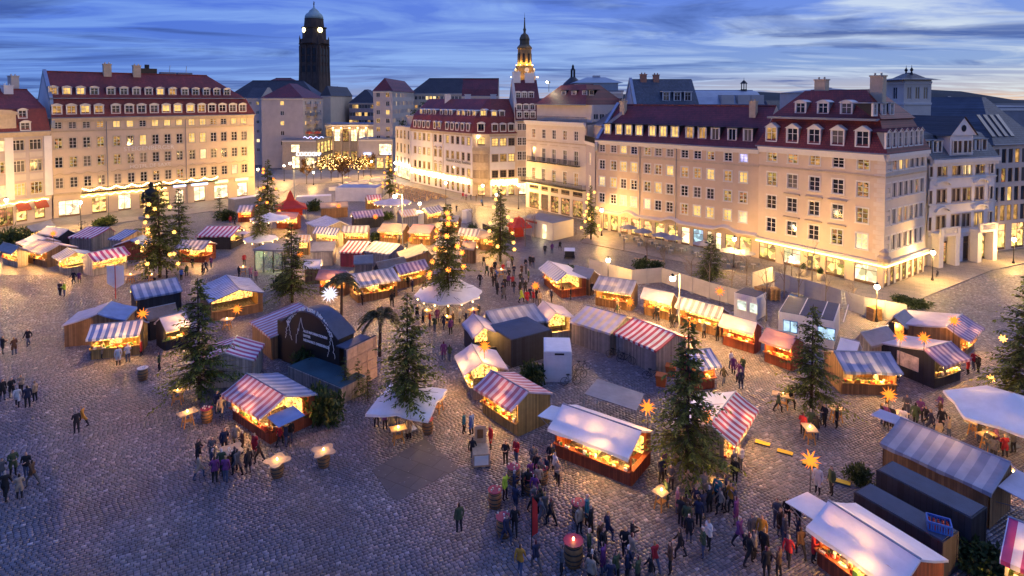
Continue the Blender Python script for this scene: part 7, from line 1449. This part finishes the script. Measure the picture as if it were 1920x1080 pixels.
def bicycle_meshes():
    w = MB(); n = 20; R_, r_ = .34, .022; [w.tube((R_*math.cos(6.283*i/n), 0, R_*math.sin(6.283*i/n)), (R_*math.cos(6.283*(i+1)/n), 0, R_*math.sin(6.283*(i+1)/n)), r_, n=4, cap=False) for i in range(n)]; [w.tube((0, 0, 0), (R_*math.cos(a), 0, R_*math.sin(a)), .004, n=3) for a in [k*.785 for k in range(8)]]
    f = MB(); P = dict(bb=(.0, 0, .3), rh=(-.45, 0, .34), fh=(.62, 0, .34), st=(-.15, 0, .85), hd=(.45, 0, .82)); [f.tube(P[a], P[b], .02, n=5) for a, b in (('bb', 'st'), ('bb', 'hd'), ('st', 'hd'), ('bb', 'rh'), ('rh', 'st'), ('hd', 'fh'))]; f.tube((.45, 0, .82), (.42, 0, 1.0), .018); f.tube((.42, -.28, 1.02), (.42, .28, 1.02), .015)
    s = MB(); s.box(-.30, -.08, .88, -.02, .08, .94); return w.mesh('wheel', M_black), f.mesh('frame', M_iron), s.mesh('saddle', M_black)
BW, BF, BS = bicycle_meshes()
for u, v, rz, l in ((1068, 722, .2, 'against the white container front'), (1083, 712, .5, 'beside the white container corner'), (1088, 696, .3, 'farther along the white container'), (1152, 672, -.4, 'against the long grey boarded hut'), (1172, 681, -.4, 'second along the long grey boarded hut'), (1222, 712, -.3, 'by the ladder of the red striped hut'), (155, 424, .1, 'before the brightest hotel shop'), (1757, 520, .8, 'by the lamp of the corner house'), (1008, 710, 1.2, 'in the shade of the navy container')):
    p = G(u, v); e = thing('bicycle', 'parked dark bicycle '+l, 'bicycle', p, rz, 'parked bicycles'); OB('frame', BF, e); OB('saddle', BS, e); OB('wheel', BW, e, (-.45, 0, .36)); OB('wheel', BW, e, (.62, 0, .36))
p = G(1200, 690, 0)
for u, v, l, c in ((1240, 722, 'orange tool box beside the red striped hut', (.7, .16, .03)), (1258, 704, 'orange bin behind the broad spruce', (.7, .16, .03)), (654, 495, 'blue bucket beside the maroon hut', (.05, .15, .5)), (612, 490, 'orange crate by the white boarded hut', (.7, .16, .03))):
    p = G(u, v); e = thing('plastic_box', l, 'box', p, .4); q = MB(); q.lathe([(.5, 0), (.6, .8), (.62, .85), (.5, .85)], 4); q.obj('box', mat('plastic_%d' % u, c, .5), e); q = MB(); q.lathe([(.64, .85), (.64, .92)], 4); q.obj('lid', MATS['plastic_%d' % u], e)
p = G(1217, 492); e = thing('wooden_bench', 'long wooden bench block by the bare trees', 'bench', p, -.35); q = MB(); [q.box(-2.2, -.3+.2*i, .40, 2.2, -.13+.2*i, .45) for i in range(3)]; q.obj('seat', M_top, e); [MB().box(x-.15, -.25, 0, x+.15, .25, .4).obj('leg', M_greyw, e) for x in (-1.8, 0, 1.8)]
p = G(1068, 484); e = thing('waste_cart', 'covered waste cart with a pale lid on the pavement', 'cart', p, -.1); q = MB(); q.box(-.7, -.5, .2, .7, .5, 1.2); q.obj('body', M_black, e); q = MB(); q.raw([(-.8, -.6, 1.2), (.8, -.6, 1.2), (.8, .6, 1.45), (-.8, .6, 1.45), (-.8, .6, 1.2), (.8, .6, 1.2)], [(0, 1, 2, 3), (0, 3, 4), (1, 5, 2), (3, 2, 5, 4)]); q.obj('lid', M_contw, e); [MB().tube((s*.7, y, .2), (s*.78, y, .2), .2, n=10).obj('wheel', M_black, e) for s in (-1, 1) for y in (-.3, .3)]
SP = next(o for l, o in SL.items() if 'picture poster' in l); q = MB(); wsp = WID[SP.name]; q.box(-wsp/2-.0, .4, .9, -wsp/2+.10, 2.2, 2.1); q.obj('poster', mat('poster_print', (.62, .50, .44), .6, .6, 2.2), SP)
# ================================================================== PEOPLE
CLO = {n_: mat('cloth_'+n_, c, .85, .2, 9) for n_, c in dict(black=(.016, .016, .018), navy=(.02, .026, .06), grey=(.10, .10, .11), brown=(.09, .05, .03), red=(.36, .02, .03), blue=(.04, .10, .35), green=(.05, .08, .04), lime=(.45, .62, .05), mustard=(.45, .22, .03), white=(.62, .60, .58), pink=(.42, .18, .24), teal=(.03, .16, .20), beige=(.36, .28, .20), purple=(.14, .04, .16), jeans=(.06, .085, .15), dark=(.02, .02, .025)).items()}
SKIN = mat('skin', (.50, .30, .22), .6, .1, 6); HAIR = {n_: mat('hair_'+n_, c, .7, .2, 10) for n_, c in dict(dark=(.02, .014, .01), brown=(.08, .045, .025), blond=(.30, .20, .09), grey=(.30, .28, .26), knit=(.10, .02, .03), white=(.55, .53, .50), yellow=(.55, .38, .03))
.items()}
def person_mesh(seed, pose, coat_len):
    """a skinned figure about 1.72 m tall facing -y: joints as edges, one radius per joint"""
    r = random.Random(seed); V, E, RD = [], [], []
    def add(p, rad, par=None):
        V.append(Vector(p)); RD.append(rad); i = len(V)-1
        if par is not None: E.append((par, i))
        return i
    st = dict(stand=.04, walk=.26, talk=.06, hold=.05, phone=.05)[pose]
    pel = add((0, 0, .95), (.165, .125)); wai = add((0, -.01, 1.08), (.155, .12), pel); che = add((0, 0, 1.28), (.185, .135), wai); shb = add((0, .01, 1.40), (.15, .11), che); nk = add((0, .0, 1.475), (.058, .058), shb); hd0 = add((0, -.018, 1.55), (.078, .09), nk); hd1 = add((0, -.012, 1.63), (.085, .10), hd0); add((0, 0, 1.70), (.062, .072), hd1); add((0, -.125, 1.60), (.014, .018), hd1)
    for s in (-1, 1):
        fw = s*st; hip = add((s*.095, 0, .86), (.105, .11), pel); kn = add((s*.105, -fw*.9-.02, .49), (.072, .075), hip); an = add((s*.11, -fw*1.0+.03+(.08 if fw < -.1 else 0), .10), (.048, .05), kn); add((s*.125, -fw*1.0-.10, .045), (.045, .040), an)
        sh = add((s*.185, .01, 1.385), (.075, .08), shb)
        if pose == 'walk': el, wr = (s*.25, .04+fw*.5, 1.12), (s*.25, fw*.8-.06, .90)
        elif pose == 'hold' or (pose == 'talk' and s > 0): el, wr = (s*.26, -.03, 1.12), (s*.12, -.29, 1.16)
        elif pose == 'phone' and s > 0: el, wr = (s*.27, -.06, 1.14), (s*.13, -.24, 1.38)
        else: el, wr = (s*.255, .03, 1.12), (s*.25, -.05, .88)
        ei = add(el, (.056, .056), sh); wi = add(wr, (.042, .042), ei); d = (Vector(wr)-Vector(el)).normalized(); sd = Vector((s, 0, 0)).cross(d).normalized(); pa = add(Vector(wr)+d*.07, (.036, .026), wi)
        for k, (o, ln) in enumerate(((-.026, .075), (-.009, .085), (.009, .08), (.026, .06))): f1 = add(Vector(wr)+d*(.10+ln*.35)+sd*o, (.0095, .0095), pa); add(Vector(wr)+d*(.10+ln)+sd*o+Vector((-s*.02, 0, -.005)), (.008, .008), f1)
        t1 = add(Vector(wr)+d*.06-sd*.04, (.011, .011), wi); add(Vector(wr)+d*.10-sd*.055, (.009, .009), t1)
    me = bpy.data.meshes.new('p'); me.from_pydata([tuple(v) for v in V], E, []); o = bpy.data.objects.new('p', me); COL.objects.link(o); md = o.modifiers.new('s', 'SKIN')
    for i, q in enumerate(me.skin_vertices[0].data): q.radius = RD[i]; q.use_root = (i == 0)
    md.use_smooth_shade = True; sb = o.modifiers.new('u', 'SUBSURF'); sb.levels = 1
    dg = bpy.context.evaluated_depsgraph_get(); m2 = bpy.data.meshes.new_from_object(o.evaluated_get(dg)); bpy.data.objects.remove(o)
    for v in m2.vertices:                                            # coat skirt: pull the hips and thighs out into one hem
        z = v.co.z
        if coat_len < z < .98 and abs(v.co.x) < .22: k = (.98-z)/(.98-coat_len+.01); v.co.x *= 1.10+.12*k; v.co.y *= 1.15+.1*k
    for c in ('jacket', 'trousers', 'skin', 'hair', 'shoes'): m2.materials.append(SKIN)
    hands = [V[i] for i in range(len(V)) if RD[i][0] < .013 and V[i].z < 1.5]
    for p in m2.polygons:
        c = p.center; z = c.z
        if z > 1.485: k = 3 if (z > 1.655 or c.y > .012 or (z > 1.60 and c.y > -.045 and abs(c.x) > .055)) else 2
        elif z < .10: k = 4
        elif any((c-h).length < .05 for h in hands): k = 2
        elif z < coat_len and abs(c.x) < .235 and z < 1.0: k = 1
        else: k = 0
        p.material_index = k
    m2.polygons.foreach_set('use_smooth', [True]*len(m2.polygons)); return m2
PM = [person_mesh(i, p, c) for i, (p, c) in enumerate((('stand', .80), ('talk', .82), ('hold', .55), ('walk', .80), ('phone', .78), ('hold', .82), ('walk', .55), ('stand', .50)))]
def person(p, rz, coat, leg='dark', hair='brown', var=0, label='', group='visitors of the market', h=1.0):
    me = PM[var % 8]; o = OB('person', me, None, (p.x, p.y, 0), rz); o.scale = (h, h, h)
    for s, m_ in zip(o.material_slots, (CLO[coat], CLO[leg], SKIN, HAIR[hair], CLO['black'])): s.link = 'OBJECT'; s.material = m_
    return tag(o, label, 'person', group)
PR = random.Random(21); DARKS = ['black', 'black', 'black', 'navy', 'navy', 'grey', 'brown', 'black', 'green', 'purple', 'dark', 'beige']
def crowd(pts, where, group, special=None, face=None):
    """people whose feet stand at pts; they turn towards the middle of their group"""
    P = [G(*q[:2]) for q in pts]; c = sum(P, Vector((0, 0, 0)))/len(P)
    for i, p in enumerate(P):
        coat = (special or {}).get(i) or PR.choice(DARKS); d = (c-p) if face is None else face-p
        if d.length < .6: d = Vector((PR.gauss(0, 1), PR.gauss(0, 1), 0))
        rz = math.atan2(d.y, d.x)+math.pi/2+PR.gauss(0, .35); hair = PR.choice(['dark', 'dark', 'brown', 'blond', 'grey', 'knit', 'white']); var = PR.randrange(8)
        act = ['standing', 'talking', 'in a long coat', 'stepping along', 'raising a cup', 'holding a mug', 'strolling in a long coat', 'standing in a long coat'][var]
        person(p, rz, coat, PR.choice(['dark', 'jeans', 'black', 'dark', 'grey']), hair, var, 'person in %s, %s, %s' % ({'dark': 'charcoal'}.get(coat, coat)+(' long coat' if var in (2, 6, 7) else ' jacket'), {'knit': 'red hat', 'white': 'pale hat'}.get(hair, hair+' hair'), where), group, PR.uniform(.92, 1.06))
        b = PLAB.setdefault(1, 0); PLAB[1] += 1
PLAB = {}
crowd([(5, 752), (22, 746), (33, 763), (52, 765), (66, 753), (40, 738)], 'in the chatting group on the open cobbles', 'group chatting at the left', {2: 'white'})
crowd([(5, 664), (27, 666), (53, 649)], 'walking in from the left near the yellow stall', 'walkers at the left'); crowd([(144, 813), (155, 802)], 'in the pair alone on the cobbles', 'pair on the cobbles', {1: 'mustard'})
crowd([(10, 938), (37, 936), (61, 912), (25, 893), (4, 905), (50, 897)], 'in the group at the lower left edge', 'group at the lower left', {1: 'beige', 2: 'brown'}); crowd([(138, 533), (149, 531)], 'by the small grey striped stall', 'pair by the left stalls'); crowd([(113, 555), (121, 556)], 'crossing the square at the left', 'pair crossing', {1: 'lime'})
crowd([(193, 672), (222, 686), (240, 680), (265, 668)], 'in front of the yellow food stall', 'customers of the yellow food stall', {1: 'white', 2: 'white', 3: 'red'}); crowd([(299, 696)], 'beside the yellow food stall', 'vendor', {0: 'green'}); crowd([(55, 492), (66, 496), (72, 494)], 'at the peach striped stall', 'customers of the peach stall')
crowd([(372, 869), (398, 863), (421, 848), (442, 842), (455, 850), (374, 898), (399, 886), (403, 906), (416, 890), (445, 892), (466, 889), (478, 857), (486, 868)], 'round the clover table by the orange stall', 'group at the clover table', {11: 'red'}); crowd([(515, 828), (525, 836), (536, 838), (545, 830)], 'queueing at the orange stall', 'queue at the orange stall', {1: 'red', 2: 'navy'}); crowd([(408, 775), (415, 785)], 'behind the red topped barrel', 'pair at the red barrel')
crowd([(706, 801), (735, 815), (767, 824), (746, 800), (722, 806)], 'under the white square parasol', 'guests under the square parasol', {0: 'white', 2: 'beige'}); crowd([(832, 676), (843, 678)], 'in the couple walking past the lilac stall', 'couple walking'); crowd([(870, 813), (884, 816)], 'in the blue jackets walking to the fruit hut', 'pair in blue', {0: 'teal', 1: 'blue'}); crowd([(886, 864), (920, 842)], 'at the wooden cart', 'pair at the cart', {1: 'red'})
crowd([(948, 872), (968, 868)], 'in the couple at the first barrel', 'couple at the barrel', {0: 'black', 1: 'red'}); crowd([(1000, 882), (1025, 902), (1014, 908), (1041, 897), (1033, 880), (980, 930), (1010, 922), (990, 930), (1003, 938)], 'at the barrels near the white stall', 'group at the barrels', {3: 'white', 6: 'beige'}); crowd([(947, 938)], 'in the bright jacket at the barrel', 'lime jacket', {0: 'lime'}); crowd([(1000, 962), (1015, 988), (1033, 986), (1020, 968), (1008, 975)], 'in the close circle by the red flag', 'circle by the flag')
crowd([(861, 999)], 'standing alone on the blue cobbles', 'alone', {0: 'green'}); crowd([(950, 1020), (965, 1002)], 'at the wine barrel', 'pair at the wine barrel'); crowd([(1086, 1002), (1108, 1003), (1101, 984)], 'by the barrel with the yellow hat', 'trio at the barrel', {2: 'teal'}); crowd([(975, 1078), (1005, 1070)], 'by the red flag pole', 'pair at the flag', {0: 'mustard'}); crowd([(1053, 1078)], 'beside the large lamp barrel', 'by the lamp barrel', {0: 'grey'})
crowd([(1131, 1048), (1126, 1034), (1172, 1047), (1112, 1084), (1131, 1078), (1155, 1095), (1176, 1088), (1220, 1096), (1196, 1100), (1108, 1104), (1145, 1110)], 'in the crowd at the lower edge', 'crowd at the lower edge', {5: 'green', 9: 'beige'}); crowd([(1245, 892), (1258, 918), (1270, 962), (1276, 987), (1288, 996), (1310, 988), (1330, 962), (1345, 947), (1357, 957), (1370, 957), (1305, 960), (1240, 907), (1318, 975), (1360, 940)], 'under the broad spruce', 'guests under the broad spruce', {9: 'mustard', 7: 'teal', 2: 'pink'}); crowd([(1375, 890), (1388, 880), (1378, 905)], 'at the wares of the red striped awning', 'customers of the red striped awning', {1: 'white'})
crowd([(1386, 1028), (1409, 1018), (1404, 1060), (1428, 1024), (1432, 1050), (1437, 1085), (1460, 1084), (1415, 1048)], 'in the knot near the white stall', 'knot near the white stall', {3: 'mustard', 1: 'grey'}); crowd([(1456, 990), (1476, 985), (1470, 1017), (1496, 998), (1478, 1060), (1501, 1046), (1497, 1022), (1462, 1005)], 'in the circle before the white stall', 'circle before the white stall', {4: 'red', 5: 'brown'}); crowd([(1533, 926), (1559, 928)], 'at the awning of the white stall', 'pair at the awning', {0: 'white'}); crowd([(1525, 1055), (1560, 1075), (1592, 1090)], 'at the counter of the lower white stall', 'customers of the lower white stall', {2: 'white', 0: 'red'})
crowd([(1459, 773), (1483, 767), (1505, 817), (1531, 822), (1569, 803), (1546, 800), (1540, 787), (1520, 812)], 'at the ring of tables round the spruce', 'guests at the ring of tables', {2: 'red', 0: 'green'}); crowd([(1653, 797), (1672, 803), (1692, 808), (1716, 800), (1736, 800), (1745, 812), (1766, 806), (1760, 830), (1700, 782), (1779, 822), (1725, 790)], 'among the guests below the star', 'guests below the star', {2: 'white', 9: 'beige'}); crowd([(1836, 830), (1852, 850), (1868, 842), (1884, 858), (1862, 866), (1900, 850), (1822, 800)], 'under the large white tent', 'guests under the large tent', {1: 'grey', 3: 'red'})
cr = []; k = 0
while len(cr) < 34:
    u, v = PR.gauss(950, 32), PR.gauss(520, 22)
    if 895 < u < 1000 and 492 < v < 580 and all((G(u, v)-G(*q)).length > .55 for q in cr): cr.append((u, v))
crowd(cr, 'in the dense crowd below the round lights', 'dense crowd', {3: 'red', 9: 'red', 14: 'white', 20: 'blue'}, None); crowd([(978, 568), (988, 572), (1000, 570), (1012, 573), (994, 562), (1006, 562)], 'beside the orange star near the crowd', 'group by the star', {0: 'lime', 1: 'red', 2: 'red'}); crowd([(1034, 567), (1054, 558), (1070, 563)], 'walking by the red hut', 'walkers by the red hut', {0: 'navy'})
crowd([(782, 598), (793, 606), (806, 612), (820, 604), (832, 618), (850, 612), (862, 605), (874, 611), (889, 606), (898, 596), (845, 628), (815, 622)], 'under the wide canopy', 'guests under the wide canopy', {2: 'red', 6: 'white'}); crowd([(1375, 702), (1386, 716), (1389, 730), (1357, 722), (1370, 692), (1393, 703)], 'in the group behind the red striped awning', 'group behind the awning', {4: 'white'}); crowd([(1641, 727), (1679, 724), (1766, 720), (1815, 703), (1826, 694), (1834, 700)], 'at the orange counter and poster stalls', 'customers of the right stalls', {0: 'white', 3: 'red', 4: 'red', 2: 'grey'})
crowd([(275, 524), (290, 532), (340, 526), (350, 518), (380, 516), (386, 511), (361, 503), (396, 502), (313, 525)], 'at the tables under the star hung spruce', 'guests under the star spruce', {2: 'blue'}); crowd([(458, 497), (470, 522), (480, 528), (448, 520)], 'by the glass pavilion', 'guests at the glass pavilion', {0: 'red', 1: 'pink', 2: 'pink'}); crowd([(387, 446), (394, 447), (432, 420), (440, 424)], 'in the lane before the hotel', 'walkers in the hotel lane', {2: 'red'}); crowd([(868, 374), (874, 376), (883, 376), (903, 386), (893, 378)], 'before the white mansard house', 'walkers before the white house', {0: 'red', 3: 'blue'}); crowd([(856, 398), (1035, 476), (1050, 470), (1022, 478)], 'on the smoky pavement', 'walkers on the pavement'); crowd([(1211, 497)], 'by the bench', 'walker by the bench'); crowd([(613, 452), (628, 448), (650, 450), (735, 455), (748, 458), (790, 450), (700, 550), (720, 548), (740, 535), (735, 575), (765, 540), (660, 545)], 'in the lanes of bright rear stalls', 'visitors in the rear lanes', {1: 'red', 8: 'white'}); crowd([(1230, 600), (1260, 615), (1320, 635), (1345, 640), (1165, 575), (1110, 555)], 'strolling along the row of gift stalls', 'strollers at the gift stalls')

def scatter(n, u0, u1, v0, v1, slope, where, group, sp=None):
    pts = []
    for _ in range(4000):
        if len(pts) >= n: break
        u = PR.uniform(u0, u1); v = PR.uniform(v0, v1)+slope*(u-u0)
        if all((G(u, v)-G(*q)).length > .6 for q in pts): pts.append((u, v))
    crowd(pts, where, group, sp)
scatter(12, 1070, 1330, 1015, 1100, 0, 'in the lower throng between barrels and spruce', 'lower throng', {2: 'red', 7: 'white'})
scatter(8, 1250, 1385, 915, 985, 0, 'in the thick ring below the broad spruce', 'thick ring below the broad spruce', {4: 'beige'})
scatter(7, 950, 1050, 880, 975, 0, 'packed between the wine barrels', 'packed between the wine barrels', {3: 'purple'})
scatter(6, 1150, 1480, 580, 600, .22, 'browsing along the gift stall lane', 'browsers in the gift stall lane')
scatter(7, 600, 830, 435, 470, .05, 'in the narrow rear lane', 'people in the narrow rear lane', {5: 'red'})
scatter(5, 660, 800, 545, 575, -.1, 'before the bright long stall near the palms', 'people before the bright long stall')
scatter(3, 365, 500, 850, 905, 0, 'at the edge of the clover table group', 'edge of the clover table group')
scatter(4, 1645, 1790, 775, 830, 0, 'pressed round the tables below the star', 'pressed round the star tables')
